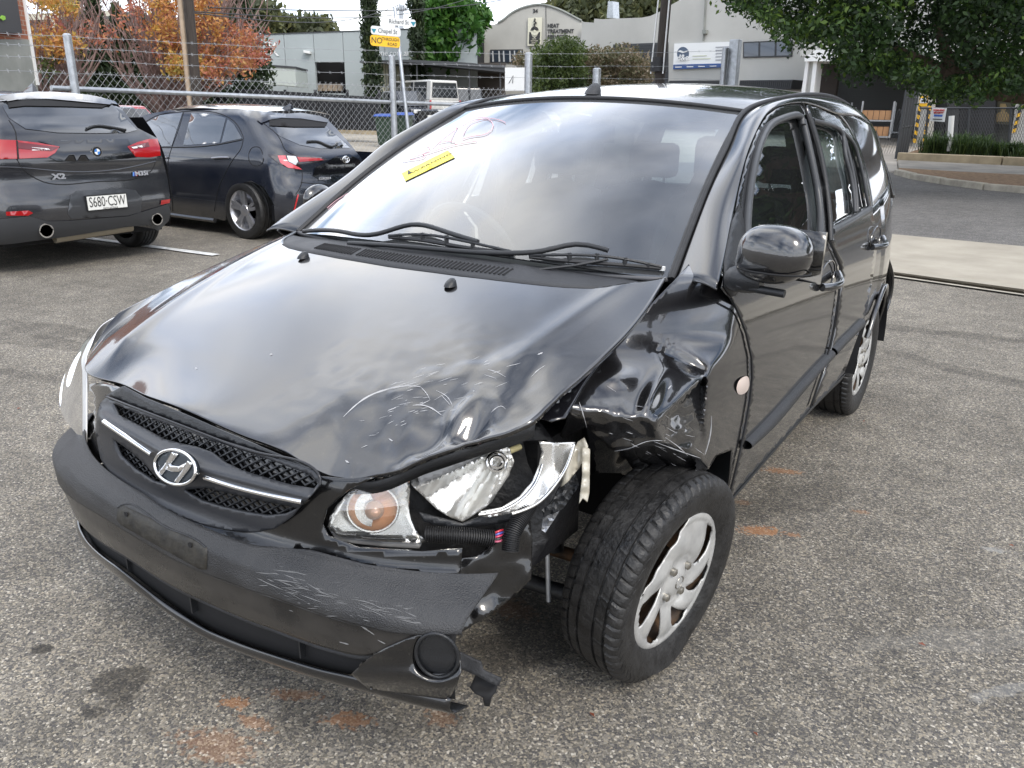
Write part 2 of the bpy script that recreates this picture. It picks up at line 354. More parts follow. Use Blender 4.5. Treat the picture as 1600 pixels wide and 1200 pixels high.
# ------------------------------------------------------------------ ground
def asphalt(name, stone=(.16, .15, .135), dark=(.030, .030, .031), sc=165.0, wear=.5, stains_shade=True):
    m = bpy.data.materials.new(name); m.use_nodes = True; nt = m.node_tree; N = nt.nodes; L = nt.links; b = N['Principled BSDF']; b.inputs['Roughness'].default_value = .82; b.inputs['Specular IOR Level'].default_value = .35
    t = N.new('ShaderNodeTexCoord'); P = t.outputs['Object']
    # warp so that the stones are irregular
    nw = N.new('ShaderNodeTexNoise'); nw.inputs['Scale'].default_value = 40; nw.inputs['Detail'].default_value = 2; L.new(P, nw.inputs['Vector'])
    va = N.new('ShaderNodeVectorMath'); va.operation = 'MULTIPLY_ADD'; L.new(nw.outputs['Color'], va.inputs[0]); va.inputs[1].default_value = (.012, .012, .012); L.new(P, va.inputs[2])
    v1 = N.new('ShaderNodeTexVoronoi'); v1.inputs['Scale'].default_value = sc; v1.inputs['Randomness'].default_value = 1; L.new(va.outputs[0], v1.inputs['Vector'])
    ve = N.new('ShaderNodeTexVoronoi'); ve.feature = 'DISTANCE_TO_EDGE'; ve.inputs['Scale'].default_value = sc; L.new(va.outputs[0], ve.inputs['Vector'])
    v2 = N.new('ShaderNodeTexVoronoi'); v2.inputs['Scale'].default_value = sc * 2.3; L.new(va.outputs[0], v2.inputs['Vector'])
    hs = N.new('ShaderNodeSeparateColor'); L.new(v1.outputs['Color'], hs.inputs[0])
    # stone tone: from dark blue stone through grey and tan to pale quartz
    r = N.new('ShaderNodeValToRGB'); e = r.color_ramp.elements; e[0].position = 0; e[0].color = tuple(dark) + (1,); e[1].position = 1; e[1].color = tuple(min(1, x * 2.1) for x in stone) + (1,)
    for p, c in ((.22, (dark[0] * 1.6, dark[1] * 1.55, dark[2] * 1.55, 1)), (.42, (stone[0] * .55, stone[1] * .54, stone[2] * .52, 1)), (.66, tuple(stone) + (1,)), (.88, (stone[0] * 1.35, stone[1] * 1.27, stone[2] * 1.12, 1))):
        k = e.new(p); k.color = c
    L.new(hs.outputs[0], r.inputs[0])
    hs2 = N.new('ShaderNodeSeparateColor'); L.new(v2.outputs['Color'], hs2.inputs[0])
    r2 = N.new('ShaderNodeValToRGB'); r2.color_ramp.elements[0].color = (dark[0] * .7, dark[1] * .7, dark[2] * .7, 1); r2.color_ramp.elements[1].color = (stone[0] * 1.2, stone[1] * 1.15, stone[2] * 1.05, 1); L.new(hs2.outputs[1], r2.inputs[0])
    # binder between stones
    eg = N.new('ShaderNodeMapRange'); eg.inputs[1].default_value = .02; eg.inputs[2].default_value = .10; L.new(ve.outputs['Distance'], eg.inputs[0])
    m1 = N.new('ShaderNodeMix'); m1.data_type = 'RGBA'; L.new(eg.outputs[0], m1.inputs[0]); L.new(r2.outputs[0], m1.inputs[6]); L.new(r.outputs[0], m1.inputs[7])
    # large patches of wear
    nl = N.new('ShaderNodeTexNoise'); nl.inputs['Scale'].default_value = .55; nl.inputs['Detail'].default_value = 6; nl.inputs['Roughness'].default_value = .62; L.new(P, nl.inputs['Vector'])
    rl = N.new('ShaderNodeMapRange'); rl.inputs[1].default_value = .3; rl.inputs[2].default_value = .7; rl.inputs[3].default_value = 1 - wear * .55; rl.inputs[4].default_value = 1 + wear * .45; L.new(nl.outputs[0], rl.inputs[0])
    nm = N.new('ShaderNodeTexNoise'); nm.inputs['Scale'].default_value = 6; nm.inputs['Detail'].default_value = 5; L.new(P, nm.inputs['Vector'])
    rm = N.new('ShaderNodeMapRange'); rm.inputs[1].default_value = .3; rm.inputs[2].default_value = .7; rm.inputs[3].default_value = .82; rm.inputs[4].default_value = 1.16; L.new(nm.outputs[0], rm.inputs[0])
    k1 = N.new('ShaderNodeMath'); k1.operation = 'MULTIPLY'; L.new(rl.outputs[0], k1.inputs[0]); L.new(rm.outputs[0], k1.inputs[1])
    sc_ = N.new('ShaderNodeVectorMath'); sc_.operation = 'SCALE'; L.new(m1.outputs[2], sc_.inputs[0]); L.new(k1.outputs[0], sc_.inputs['Scale'])
    last = sc_.outputs[0]
    if stains_shade:
        def blob(cx, cy, rx, ry, ang, colr, amt, nsc, last, th=.5):
            mp = N.new('ShaderNodeMapping'); mp.vector_type = 'TEXTURE'; mp.inputs['Location'].default_value = (cx, cy, 0); mp.inputs['Rotation'].default_value = (0, 0, ang); mp.inputs['Scale'].default_value = (rx, ry, 1); L.new(P, mp.inputs[0])
            nn = N.new('ShaderNodeTexNoise'); nn.inputs['Scale'].default_value = nsc; nn.inputs['Detail'].default_value = 6; L.new(P, nn.inputs['Vector'])
            ln = N.new('ShaderNodeVectorMath'); ln.operation = 'LENGTH'; L.new(mp.outputs[0], ln.inputs[0])
            a = N.new('ShaderNodeMath'); a.operation = 'MULTIPLY_ADD'; L.new(nn.outputs[0], a.inputs[0]); a.inputs[1].default_value = -3.4; a.inputs[2].default_value = 2.7
            s = N.new('ShaderNodeMath'); s.operation = 'SUBTRACT'; L.new(a.outputs[0], s.inputs[0]); L.new(ln.outputs['Value'], s.inputs[1])
            q = N.new('ShaderNodeMapRange'); q.inputs[1].default_value = -.15; q.inputs[2].default_value = .25; q.inputs[3].default_value = 0; q.inputs[4].default_value = amt; L.new(s.outputs[0], q.inputs[0])
            x = N.new('ShaderNodeMix'); x.data_type = 'RGBA'; L.new(q.outputs[0], x.inputs[0]); L.new(last, x.inputs[6]); x.inputs[7].default_value = tuple(colr) + (1,)
            return x.outputs[2]
        rs = (.50, .20, .055); oil_shade = (.018, .016, .014)
        for (u, v, rx, ry, an, c_, am, ns) in ((1188, 829, .085, .035, .55, rs, .8, 22), (1222, 736, .09, .03, .4, rs, .6, 22), (1240, 836, .03, .015, .5, rs, .55, 30), (1200, 700, .05, .02, .3, rs, .45, 30), (1345, 800, .04, .015, .3, rs, .4, 30), (1160, 785, .04, .02, .4, rs, .35, 30),
                                               (368, 1098, .045, .022, .3, rs, .75, 25), (545, 1125, .07, .028, .5, rs, .7, 22), (400, 1130, .06, .02, .2, rs, .5, 25), (460, 1085, .08, .02, .5, rs, .5, 25), (340, 1165, .12, .05, .3, rs, .35, 18), (750, 905, .06, .03, 0, rs, .5, 25), (800, 950, .10, .05, 0, rs, .3, 20), (690, 1120, .05, .03, 0, rs, .4, 25),
                                               (185, 1075, .11, .085, .5, oil_shade, .72, 9), (66, 1015, .035, .022, .4, oil_shade, .85, 15), (860, 990, .35, .22, .5, oil_shade, .55, 5), (780, 1000, .3, .2, 0, oil_shade, .45, 5), (600, 1120, .30, .10, .5, oil_shade, .35, 5), (1230, 780, .45, .12, 1.2, oil_shade, .35, 5),  # oil spots; broad ones under the crushed corner paint in its shadow
                                               (1480, 520, 1.2, .10, .12, oil_shade, .40, 2.5), (1530, 585, .9, .09, -.35, oil_shade, .35, 2.5), (100, 520, .8, .15, .25, oil_shade, .40, 2.5), (60, 590, .5, .05, .2, oil_shade, .35, 3), (30, 530, .9, .1, .2, oil_shade, .35, 3), (1500, 1000, .5, .05, .7, (.23, .22, .20), .3, 5), (1560, 860, .06, .02, .3, (.4, .4, .38), .5, 25), (1585, 1075, .16, .02, .9, (.30, .30, .29), .4, 15)):
            p = at(u, v, 'Z', 0); last = blob(p[0], p[1], rx * .8, ry * .9, an, c_, am * (.62 if c_ is rs else .85), ns * (3.2 if c_ is rs else 1), last)
    L.new(last, b.inputs['Base Color'])
    # height: rounded stones standing proud of the binder
    hh = N.new('ShaderNodeMath'); hh.operation = 'MULTIPLY_ADD'; L.new(eg.outputs[0], hh.inputs[0]); hh.inputs[1].default_value = .6; L.new(hs.outputs[1], hh.inputs[2])
    bp = N.new('ShaderNodeBump'); bp.inputs['Strength'].default_value = .55; bp.inputs['Distance'].default_value = .004; L.new(hh.outputs[0], bp.inputs['Height']); L.new(bp.outputs[0], b.inputs['Normal'])
    return m
M['asphalt'] = asphalt('exposed_aggregate_asphalt', stone=(.250, .230, .196), dark=(.066, .064, .062))
# ground sheet: fine rings near the car, coarse to the horizon
rr_ = [0.01, 2, 4, 6, 8, 10, 12, 14, 16, 18, 20, 23, 26, 30, 34, 38, 42, 46, 50, 60, 80, 120, 200, 400, 900]
vs = []; fs = []; na = 96
for r in rr_:
    for k in range(na):
        a = 2 * PI * k / na; x, y = 1.4 + r * math.cos(a), -1.6 + r * math.sin(a); vs.append((x, y, ground_z(x, y)))
for i in range(len(rr_) - 1):
    for k in range(na): fs.append((i * na + k, (i + 1) * na + k, (i + 1) * na + (k + 1) % na, i * na + (k + 1) % na))
g = mk('ground', vs, fs, M['asphalt'], None, True); g['kind'] = 'structure'

# ================================================================== the damaged hatchback
car = empty('damaged_hatchback', (0, 0, 0), 0, 'black five-door hatchback with a crushed front corner, smashed headlight and flat tyre', 'car')
def S(y, z):
    w = .828
    if z < .5: w -= .30 * (.5 - z) ** 1.5
    if z > .7: w -= .41 * (min(z, .96) - .7) ** 2
    if z > .96: w -= .213 * (z - .96) + .28 * (z - .96) ** 2
    if z > 1.0 and y < 1.5: w -= .035 * min(1, (z - 1.0) / .15) * min(1, (1.5 - y) / .6)
    if y < .35: w -= .075 * (.35 - y) ** 2 / .8
    if y > 2.2: w -= .16 * (y - 2.2) ** 2
    return w
def sd(u, v, off=0.0):
    return march(u, v, lambda p: p[0] - S(p[1], p[2]) - off, .6, 6.0, 520)
_pt = spl([(0, -.755), (.2, -.750), (.4, -.731), (.55, -.698), (.66, -.655), (.735, -.606), (.782, -.55), (.806, -.47), (.813, -.36), (.815, -.22)], 300); _pt[:, 0] = np.maximum.accumulate(_pt[:, 0] + np.arange(300) * 1e-7)
def plan(x): return float(np.interp(abs(x), _pt[:, 0], _pt[:, 1]))
ZO = [(-.1, .20), (.10, .125), (.16, .092), (.20, .077), (.28, .052), (.36, .025), (.43, .004), (.50, .0), (.53, .003), (.545, .016), (.562, .040), (.58, .048), (.70, .056), (.80, .090), (1.2, .3)]
def fo(z):
    return float(np.interp(z, [a[0] for a in ZO], [a[1] for a in ZO]))
def fx(x, z):
    t = max(0.0, min(1.0, (z - .50) / .06)); return fo(z) * (1 if z > .44 else 1 - .75 * min(1, (x / .76) ** 6)) + .052 * t * t * (3 - 2 * t) * (min(abs(x), .72) / .62) ** 3
def fr(u, v, off=0.0):
    return march(u, v, lambda p: (plan(p[0]) + fx(p[0], p[2]) - off) - p[1] if abs(p[0]) < .815 else 1.0, .5, 3.2, 500)
zc_ = lambda y: float(np.interp(y, [-.80, -.66, -.60, -.5, -.35, -.1, .1, .3], [.70, .765, .80, .855, .915, .993, 1.032, 1.06]))
_yy = np.linspace(-.9, .4, 60)
def zcen(y): return 1.047 + .18 * (y - .2) - .215 * (y - .2) ** 2 - (.10 * (-.45 - y) ** 2 / .2 if y < -.45 else 0)
def zside(y): return .995 + .215 * (y - .23) - .06 * (y - .23) ** 2
def H(x, y):
    a = zcen(y); b = min(zside(y), a - .012); return a - (a - b) * (abs(x) / .69) ** 2.5
def hd(u, v, off=0.0):
    return march(u, v, lambda p: p[2] - H(p[0], p[1]) - off, .5, 4, 500)
Pb = 'paint'
# ---- bonnet
FR = [(-.69, -.40, .842), (-.672, -.455, .812), (-.645, -.515, .765), (-.60, -.565, .742)]
FR = [np.array(p) for p in FR]
FRp = [(180, 597, -.59), (225, 617, -.625), (262, 630, -.642), (300, 645, -.652), (350, 668, -.655), (400, 688, -.65), (450, 708, -.64), (500, 738, -.622), (545, 748, -.60), (588, 744, -.575), (650, 720, -.535), (700, 702, -.505), (760, 682, -.455), (806, 667, -.42), (832, 655, -.392)]
FR += [at(u, v, 'Y', y) for u, v, y in FRp]
_rh = [hd(u, v) for u, v in ((660, 420), (720, 428), (780, 435), (830, 441), (880, 446), (940, 449), (1000, 449))]
def yh(x): return float(np.interp(abs(x), [abs(_rh[0][0]) - .1] + [p[0] for p in _rh] + [.66], [_rh[0][1] - .004] + [p[1] for p in _rh] + [.235]))
RR = [np.array([x, yh(x), 0]) for x in np.linspace(-.66, .66, 15)]
nu, nv = 130, 90
Fr_ = spl(FR, nu); Rr_ = spl(RR, nu)
DN = []   # dents: centre, radii, rotation, depth
def dent(u, v, ru, rv, ang, dep):
    p = hd(u, v); DN.append((p[0], p[1], ru, rv, ang, dep))
dent(668, 684, .040, .085, -.9, -.062); dent(735, 664, .045, .060, .4, -.040); dent(704, 660, .016, .07, .1, .030); dent(608, 690, .10, .055, .5, .012); dent(545, 700, .06, .09, .2, -.012)
dent(640, 640, .16, .07, .6, -.010); dent(600, 725, .05, .04, .2, -.014); dent(780, 640, .05, .09, .3, .014); dent(770, 600, .10, .06, .5, -.008); dent(700, 590, .2, .035, .75, .006); dent(660, 660, .05, .03, .3, .010); dent(560, 660, .05, .10, .7, .006); dent(810, 610, .03, .12, .2, -.008)
G = np.zeros((nv, nu, 3))
for j in range(nu):
    f = Fr_[j]; r = Rr_[j]; s = abs(r[0] / .66)
    xe = lambda t: 1.0
    for i in range(nv):
        t = i / (nv - 1); tt = t ** 1.25
        x = f[0] + (r[0] - f[0]) * tt; y = f[1] + (r[1] - f[1]) * tt
        # the sides bow out a little between the corners
        x += math.copysign(.034 * math.sin(PI * tt) * s ** 6, x)
        dz = f[2] - H(f[0], f[1]); d = math.hypot(x - f[0], y - f[1])
        z = H(x, y) + dz * math.exp(-(d / .10) ** 1.35)
        for cx, cy, a, b_, an, dp in DN:
            c, s_ = math.cos(an), math.sin(an); X = ((x - cx) * c + (y - cy) * s_) / a; Y = (-(x - cx) * s_ + (y - cy) * c) / b_
            q = X * X + Y * Y
            if q < 9: z += dp * math.exp(-q) * (1 - math.exp(-(d / .045) ** 2))
        if x > .12:   # fine crumples near the struck corner
            wgt = math.exp(-((x - .5) ** 2 / .06 + (y + .48) ** 2 / .035)); nn = noise.fractal(Vector((x * 9, y * 9, 3)), .8, 2, 3)
            z += .010 * wgt * nn + .004 * wgt * abs(noise.noise(Vector((x * 26, y * 20, 1))))
        # long soft crease lines of the pressing
        z += .006 * math.exp(-((abs(x) - (.50 + .10 * t)) / .035) ** 2) * min(1, t * 4)
        G[i, j] = (x, y, z)
bonnet = sheet('bonnet', G, M[Pb], car, .012)
# scratches on the bonnet: pale bared paint, following the dent
def on_hood(u, v, up=.002):
    d = ray(u, v); best = None
    A = (G.reshape(-1, 3) - CAM); tt = A @ d; e = np.linalg.norm(A - tt[:, None] * d, axis=1); k = int(np.argmin(e)); i, j = divmod(k, nu)
    i = min(max(i, 1), nv - 2); j = min(max(j, 1), nu - 2); n = np.cross(G[i, j + 1] - G[i, j - 1], G[i + 1, j] - G[i - 1, j]); n /= np.linalg.norm(n); n = n if n[2] > 0 else -n
    p = CAM + d * (np.dot(G[i, j] - CAM, n) / np.dot(d, n)); return p + n * up
M['scratch'] = mat('bared_scratch', (.42, .42, .43), .6)
def ribbon(name, P, wd, m, parent, nrm=None, taper=True):
    P = [Vector(p) for p in P]; vs = []; n = len(P)
    for i, p in enumerate(P):
        t = (P[min(i + 1, n - 1)] - P[max(i - 1, 0)]).normalized(); nn = Vector(nrm) if nrm else Vector(CAM) - p; a = t.cross(nn).normalized()
        w_ = wd * (math.sin(PI * (i + .3) / (n - .4)) * .8 + .2 if taper else 1) * (1 if not taper else random.uniform(.5, 1.2)) / 2
        vs += [p + a * w_, p - a * w_]
    return mk(name, vs, [(2 * i, 2 * i + 1, 2 * i + 3, 2 * i + 2) for i in range(n - 1)], m, parent)
for L_, wd in (([(537, 652), (556, 634), (580, 618), (606, 609), (632, 604), (657, 605)], .0042), ([(657, 605), (668, 618), (672, 626)], .0016), ([(645, 634), (662, 634), (680, 642), (691, 650)], .0032), ([(682, 611), (700, 622), (708, 636)], .0016), ([(690, 618), (704, 634)], .0012), ([(762, 578), (778, 583), (790, 590)], .0016), ([(757, 586), (775, 592)], .001), ([(608, 686), (614, 690)], .003), ([(540, 720), (546, 724)], .003), ([(565, 700), (575, 696)], .0015), ([(768, 645), (785, 636), (790, 640)], .0015), ([(830, 590), (840, 580), (852, 572)], .0012), ([(305, 576), (309, 577)], .005), ([(422, 555), (426, 554)], .004), ([(672, 626), (655, 634)], .0012), ([(840, 555), (848, 552)], .003)):
    ribbon('scratch', [on_hood(*p) for p in spl(L_, 14)], wd, M['scratch'], car)
# washer nozzles
for u, v in ((473, 404), (703, 448)):
    p = on_hood(u, v, 0); mb = MB()
    prof = [(0, .014, .018), (.006, .014, .017), (.013, .011, .012), (.018, .006, .006)]
    vs = []
    for z, a, b_ in prof:
        for k in range(12): q = 2 * PI * k / 12; vs.append(p + np.array([a * math.cos(q), b_ * math.sin(q) + z * .5, z + .001]))
    mb.add(vs, [(i * 12 + k, i * 12 + (k + 1) % 12, (i + 1) * 12 + (k + 1) % 12, (i + 1) * 12 + k) for i in range(3) for k in range(12)] + [tuple(36 + k for k in range(12))])
    mb.build('washer_nozzle', M['plasticdk'], car, True, 60)
# ---- windscreen
def WS(s, t):   # s -1..1 across, t 0..1 up
    xb, xt = .665, .548; x = s * (xb + (xt - xb) * t)
    yb = .245 - .155 * (1 - s * s); yt = 1.015 - .085 * (1 - s * s)
    zb = .992 + .040 * (1 - s * s); zt = 1.390 + .038 * (1 - s * s)
    b = math.sin(PI * t) * .028
    return np.array([x, yb + (yt - yb) * t - b * .45, zb + (zt - zb) * t + b * .9])
def wsg(s0, s1, t0, t1, n=24, m_=24, off=0.0):
    A = np.array([[WS(s, t) for s in np.linspace(s0, s1, n)] for t in np.linspace(t0, t1, m_)])
    if off:
        n_ = np.cross(np.gradient(A, axis=1), np.gradient(A, axis=0)); n_ /= np.linalg.norm(n_, axis=2, keepdims=True)
        if n_[..., 2].mean() < 0: n_ = -n_
        A = A + n_ * off
    return A
sheet('windscreen', wsg(-1, 1, 0, 1, 40, 30), M['glass_ws'], car)
M['frit'] = mat('windscreen_black_border', (.010, .010, .012), .25)
for a in ((-1, -.93, 0, 1), (.93, 1, 0, 1), (-.93, .93, .955, 1), (-.93, .93, 0, .05), (-.32, .16, .905, .955)):
    sheet('glass_border', wsg(*a, 18, 18, -.004), M['frit'], car)
P = [WS(-1, t) for t in np.linspace(0, 1, 16)] + [WS(s, 1) for s in np.linspace(-1, 1, 24)[1:-1]] + [WS(1, t) for t in np.linspace(1, 0, 16)]
tube('windscreen_seal', [p + np.array([0, -.002, .004]) for p in P], .0065, M['rubber'], car, 8)
def wsp(u, v, off=.003):   # pixel -> windscreen surface
    A = WSA; d = ray(u, v); q = A - CAM; tt = q @ d; e = np.linalg.norm(q - tt[:, None] * d, axis=1); k = int(np.argmin(e)); i, j = divmod(k, 60); i = min(max(i, 1), 58); j = min(max(j, 1), 58)
    B = A.reshape(60, 60, 3); n = np.cross(B[i, j + 1] - B[i, j - 1], B[i + 1, j] - B[i - 1, j]); n /= np.linalg.norm(n); n = n if n[2] > 0 else -n
    return CAM + d * (np.dot(B[i, j] - CAM, n) / np.dot(d, n)) + n * off
WSA = wsg(-1, 1, 0, 1, 60, 60).reshape(-1, 3)
o = patch('warning_sticker', [(628, 272), (700, 236), (711, 247), (634, 284)], wsp, M['yellow'], car, 8, 0)
a, b_ = wsp(634, 277, .005), wsp(705, 242, .005); up = wsp(628, 272, .005) - wsp(634, 284, .005)
M['ink'] = mat('black_ink', (.03, .03, .03), .6)
text('WARNING', .020, M['ink'], o, (a + b_) / 2 + (b_ - a) * .08, b_ - a, up, 'lettering', .0005, sx=1.5)
tri = [a + (b_ - a) * .06, a + (b_ - a) * .15, a + (b_ - a) * .105 + up * .5]; mk('warning_triangle', tri, [(0, 1, 2)], M['ink'], o)
patch('white_paper_sticker', [(543, 315), (585, 277), (611, 277), (565, 315)], lambda u, v: wsp(u, v, -.006), M['white'], car, 10, 0)
M['pink'] = mat('pink_paint_marker', (.80, .45, .50), .6)
for L_ in ([(676, 232), (690, 218), (706, 206), (716, 198)], [(685, 225), (700, 222), (712, 224)], [(716, 198), (708, 212), (704, 222)], [(724, 212), (733, 196), (748, 189), (765, 188), (771, 197), (763, 209), (740, 214), (722, 219)], [(722, 196), (742, 186), (766, 186), (784, 190), (790, 193)], [(655, 232), (668, 229), (672, 234), (660, 240), (664, 244), (650, 250), (622, 254)], [(640, 248), (670, 240), (710, 228), (745, 222)], [(512, 326), (528, 313), (545, 303)]):
    tube('marker_scribble', [wsp(u, v, .003) for u, v in spl(L_, 18)], .0011, M['pink'], car, 5)
# cowl grille strip
def cow(s, k):
    x = s * .66; y0 = yh(x); yb = .245 - .155 * (1 - s * s)
    base = np.array([x, yb - .012, WS(s, 0)[2] - .012]); fr_ = np.array([x, y0 - .012, H(x, y0) - .004]);  return base + (fr_ - base) * k
sheet('cowl', np.array([[cow(s, k) + np.array([0, 0, .006 * math.sin(PI * k)]) for s in np.linspace(-.97, .99, 40)] for k in np.linspace(0, 1, 6)]), M['plastic'], car, .002)
mb = MB()
for k in range(56):
    s = -.53 + k * .0185
    if abs(k - 15) < 1: continue
    p = cow(s, .80) + np.array([0, 0, .0065]); q = cow(s, .45) + np.array([0, 0, .0085]); mb.tube([p, q], .0028, 5)
mb.build('cowl_slot', M['dark'], car); bpy.data.objects['cowl_slot']['kind'] = 'stuff'
# ---- wipers
def wiper(armp, bladep, rodp):
    r = None
    P = [wsp(u, v, h) for u, v, h in armp]; o = tube('wiper_arm', spl(P, 30), .0068, M['plasticdk'], car, 8)
    B = [wsp(u, v, h) for u, v, h in bladep]; B = spl(B, 30)
    tube('wiper_blade', B, .0055, M['rubber'], o, 6); tube('wiper_frame', [b + np.array([0, -.002, .015 * math.sin(PI * i / 29) + .004]) for i, b in enumerate(B)], .004, M['plasticdk'], o, 6)
    for i in (3, 9, 15, 21, 26): tube('wiper_claw', [B[i], B[i] + np.array([0, 0, .018 * math.sin(PI * i / 29) + .006])], .006, M['plasticdk'], o, 6)
    e = B[-1]; box('wiper_tip', tuple(e), (.012, .010, .010), M['white'], o)
wiper([(478, 366, .012), (540, 369, .016), (600, 372, .018), (640, 362, .022), (700, 373, .024), (750, 388, .022)], [(610, 374, .008), (660, 379, .008), (720, 389, .008), (800, 399, .008)], None)
wiper([(548, 385, .012), (620, 391, .016), (700, 399, .018), (800, 404, .018), (860, 400, .022), (895, 394, .026), (950, 402, .024)], [(828, 405, .008), (880, 411, .008), (950, 416, .008), (1034, 423, .008)], None)
tube('wiper_link', [wsp(843, 426, .01), wsp(900, 420, .012), wsp(950, 414, .02)], .004, M['plasticdk'], car, 6)
# ---- roof
RW = [(1.015, .548, 1.390, 1.428), (1.18, .568, 1.424, 1.462), (1.45, .590, 1.448, 1.490), (1.85, .600, 1.452, 1.502), (2.25, .585, 1.425, 1.482), (2.65, .55, 1.375, 1.437), (2.86, .52, 1.335, 1.392)]
rows = []
for k, (y, xe, ze, zc) in enumerate(RW):
    f = 1 if k == 0 else 0
    rows.append([np.array([s * xe, y - (.085 * (1 - s * s) if f else .03 * (1 - s * s)), ze + (zc - ze) * (1 - abs(s) ** 2.2)]) for s in np.linspace(-1, 1, 11)])
roofG = net(rows, 40, 50); sheet('roof', roofG, M[Pb], car, .01)
p = np.array([0, 1.03, 1.444]); mb = MB(); vs = []
for z, a, b_ in [(0, .026, .040), (.012, .025, .036), (.028, .019, .024), (.038, .008, .008)]:
    for k in range(14): q = 2 * PI * k / 14; vs.append(p + np.array([a * math.cos(q), b_ * math.sin(q) + z * .5, z]))
mb.add(vs, [(i * 14 + k, i * 14 + (k + 1) % 14, (i + 1) * 14 + (k + 1) % 14, (i + 1) * 14 + k) for i in range(3) for k in range(14)] + [tuple(42 + k for k in range(14))]); mb.build('aerial_base', M['plastic'], car, True, 50)
# ---- pillar and cant rail: from windscreen edge / roof gutter to the door openings
INN = [WS(1, t) + np.array([.012, 0, 0]) for t in (0.0, .12, .25, .5, .75, 1.0)] + [np.array([xe + .012, y, ze - .002]) for y, xe, ze, zc in RW[1:]]
OUTp = [(1118, 452), (1127, 415), (1136, 375), (1147, 320), (1162, 252), (1180, 206), (1198, 176), (1230, 162), (1256, 161), (1300, 176)]
OUT = [sd(u + 2, v, .005) for u, v in OUTp] + [np.array([S(2.3, 1.37) - .01, 2.3, 1.37]), np.array([S(2.65, 1.30) - .01, 2.65, 1.30]), np.array([S(2.88, 1.24) - .01, 2.88, 1.24])]
I_ = spl(INN, 60); O_ = spl(OUT, 60); rws = []
for k, b in enumerate((0, .28, .62, 1)):
    rws.append([I_[i] * (1 - b) + O_[i] * b + (np.array([.010, -.004, .010]) * math.sin(PI * b)) for i in range(60)])
rail = sheet('body_rail', net(rws, 80, 16), M[Pb], car, .004, flip=True); rr2 = mirror(rail, 'body_rail')
gut = tube('roof_gutter_strip', spl(INN, 60) + np.array([-.006, 0, .004]), .008, M['rubber'], car, 8); mirror(gut)
# ---- bare black floor, engine bay and inner walls so that openings read as depth
box('floor_pan', (0, 1.70, .24), (1.44, 2.3, .06), M['dark'], car)
box('engine_bay', (-.12, -.04, .50), (.86, .60, .44), M['dark'], car)
box('bulkhead', (0, .30, .60), (1.42, .05, .66), M['dark'], car)
box('inner_arch', (.50, .16, .62), (.06, .5, .30), M['dark'], car)
# ---- front door, rear door with glass
seam = [(1254, 161), (1258, 170), (1276, 230), (1290, 292), (1295, 345), (1296, 378), (1303, 393), (1312, 415), (1313, 435), (1309, 470), (1303, 512), (1296, 545), (1286, 577), (1275, 610), (1266, 637)]
fdoor = [(1137, 783), (1148, 742), (1158, 700), (1166, 660), (1172, 625), (1175, 590), (1174, 558), (1166, 520), (1155, 490), (1142, 466), (1128, 450), (1136, 405), (1146, 350), (1154, 302), (1166, 252), (1182, 208), (1198, 181), (1214, 168), (1234, 162)] + seam
fwin = [(1160, 440), (1166, 380), (1169, 320), (1180, 252), (1192, 215), (1206, 194), (1224, 185), (1250, 182), (1254, 196), (1264, 235), (1273, 280), (1278, 330), (1278, 372), (1230, 397)]
d1 = patch('front_door', fdoor, sd, M[Pb], car, 4.6, .004, holes=[fwin])
g1 = patch('door_glass', fwin, lambda u, v: sd(u, v, -.012), M['glass_sd'], d1, 12, 0)
rdoor = [(1270, 634)] + [(u + 3, v) for u, v in seam[::-1][1:-1]] + [(1260, 162), (1285, 168), (1308, 180), (1330, 204), (1346, 240), (1354, 272), (1362, 326), (1368, 352), (1371, 380), (1368, 410), (1361, 450), (1353, 492), (1342, 520), (1332, 548), (1320, 582), (1300, 604), (1284, 621)]
rwin = [(1270, 188), (1290, 193), (1312, 203), (1320, 235), (1328, 270), (1334, 305), (1336, 331), (1300, 352), (1298, 330), (1290, 275), (1280, 225)]
qwin = [(1318, 207), (1332, 222), (1342, 248), (1350, 282), (1354, 305), (1357, 321), (1341, 330), (1338, 300), (1330, 255)]
d2 = patch('rear_door', rdoor, sd, M[Pb], car, 4.6, .004, holes=[rwin, qwin])
patch('door_glass', rwin, lambda u, v: sd(u, v, -.012), M['glass_sd'], d2, 10, 0); patch('quarter_glass', qwin, lambda u, v: sd(u, v, -.012), M['glass_sd'], d2, 8, 0)
def strip(name, P, r, m, parent, fn=sd, off=.004, n=40, nn=8, curve=True):
    Q = spl(P, n) if curve else P
    return tube(name, [fn(u, v, off) for u, v in Q], r, m, parent, nn)
M['sealm'] = M['seal']
strip('window_seal', fwin[1:9] , .012, M['seal'], d1); strip('window_seal', [(1254, 188), (1265, 235), (1274, 280), (1281, 330), (1281, 374)], .012, M['seal'], d1)
strip('belt_strip', [(1160, 446), (1220, 411), (1256, 391), (1286, 374)], .014, M['seal'], d1)
strip('pillar_trim', [(1262, 178), (1279, 232), (1290, 290), (1296, 345), (1297, 376)], .011, M['plasticdk'], d2)
strip('window_seal', rwin[0:7], .008, M['seal'], d2); strip('window_seal', [(1316, 205), (1328, 250), (1337, 300), (1339, 330)], .008, M['seal'], d2); strip('belt_strip', [(1299, 362), (1330, 345), (1359, 327)], .014, M['seal'], d2)
strip('window_seal', qwin[0:6], .007, M['seal'], d2)
strip('shut_line', opn(seam, 5), .0030, M['dark'], d1, off=.0056, curve=False); strip('shut_line', opn([(1142, 466), (1154, 490), (1165.5, 520), (1174, 558), (1175, 590), (1171.5, 625), (1165.5, 660), (1157.5, 700), (1147.5, 742), (1136.5, 785)], 5), .0030, M['dark'], d1, off=.0056, curve=False)
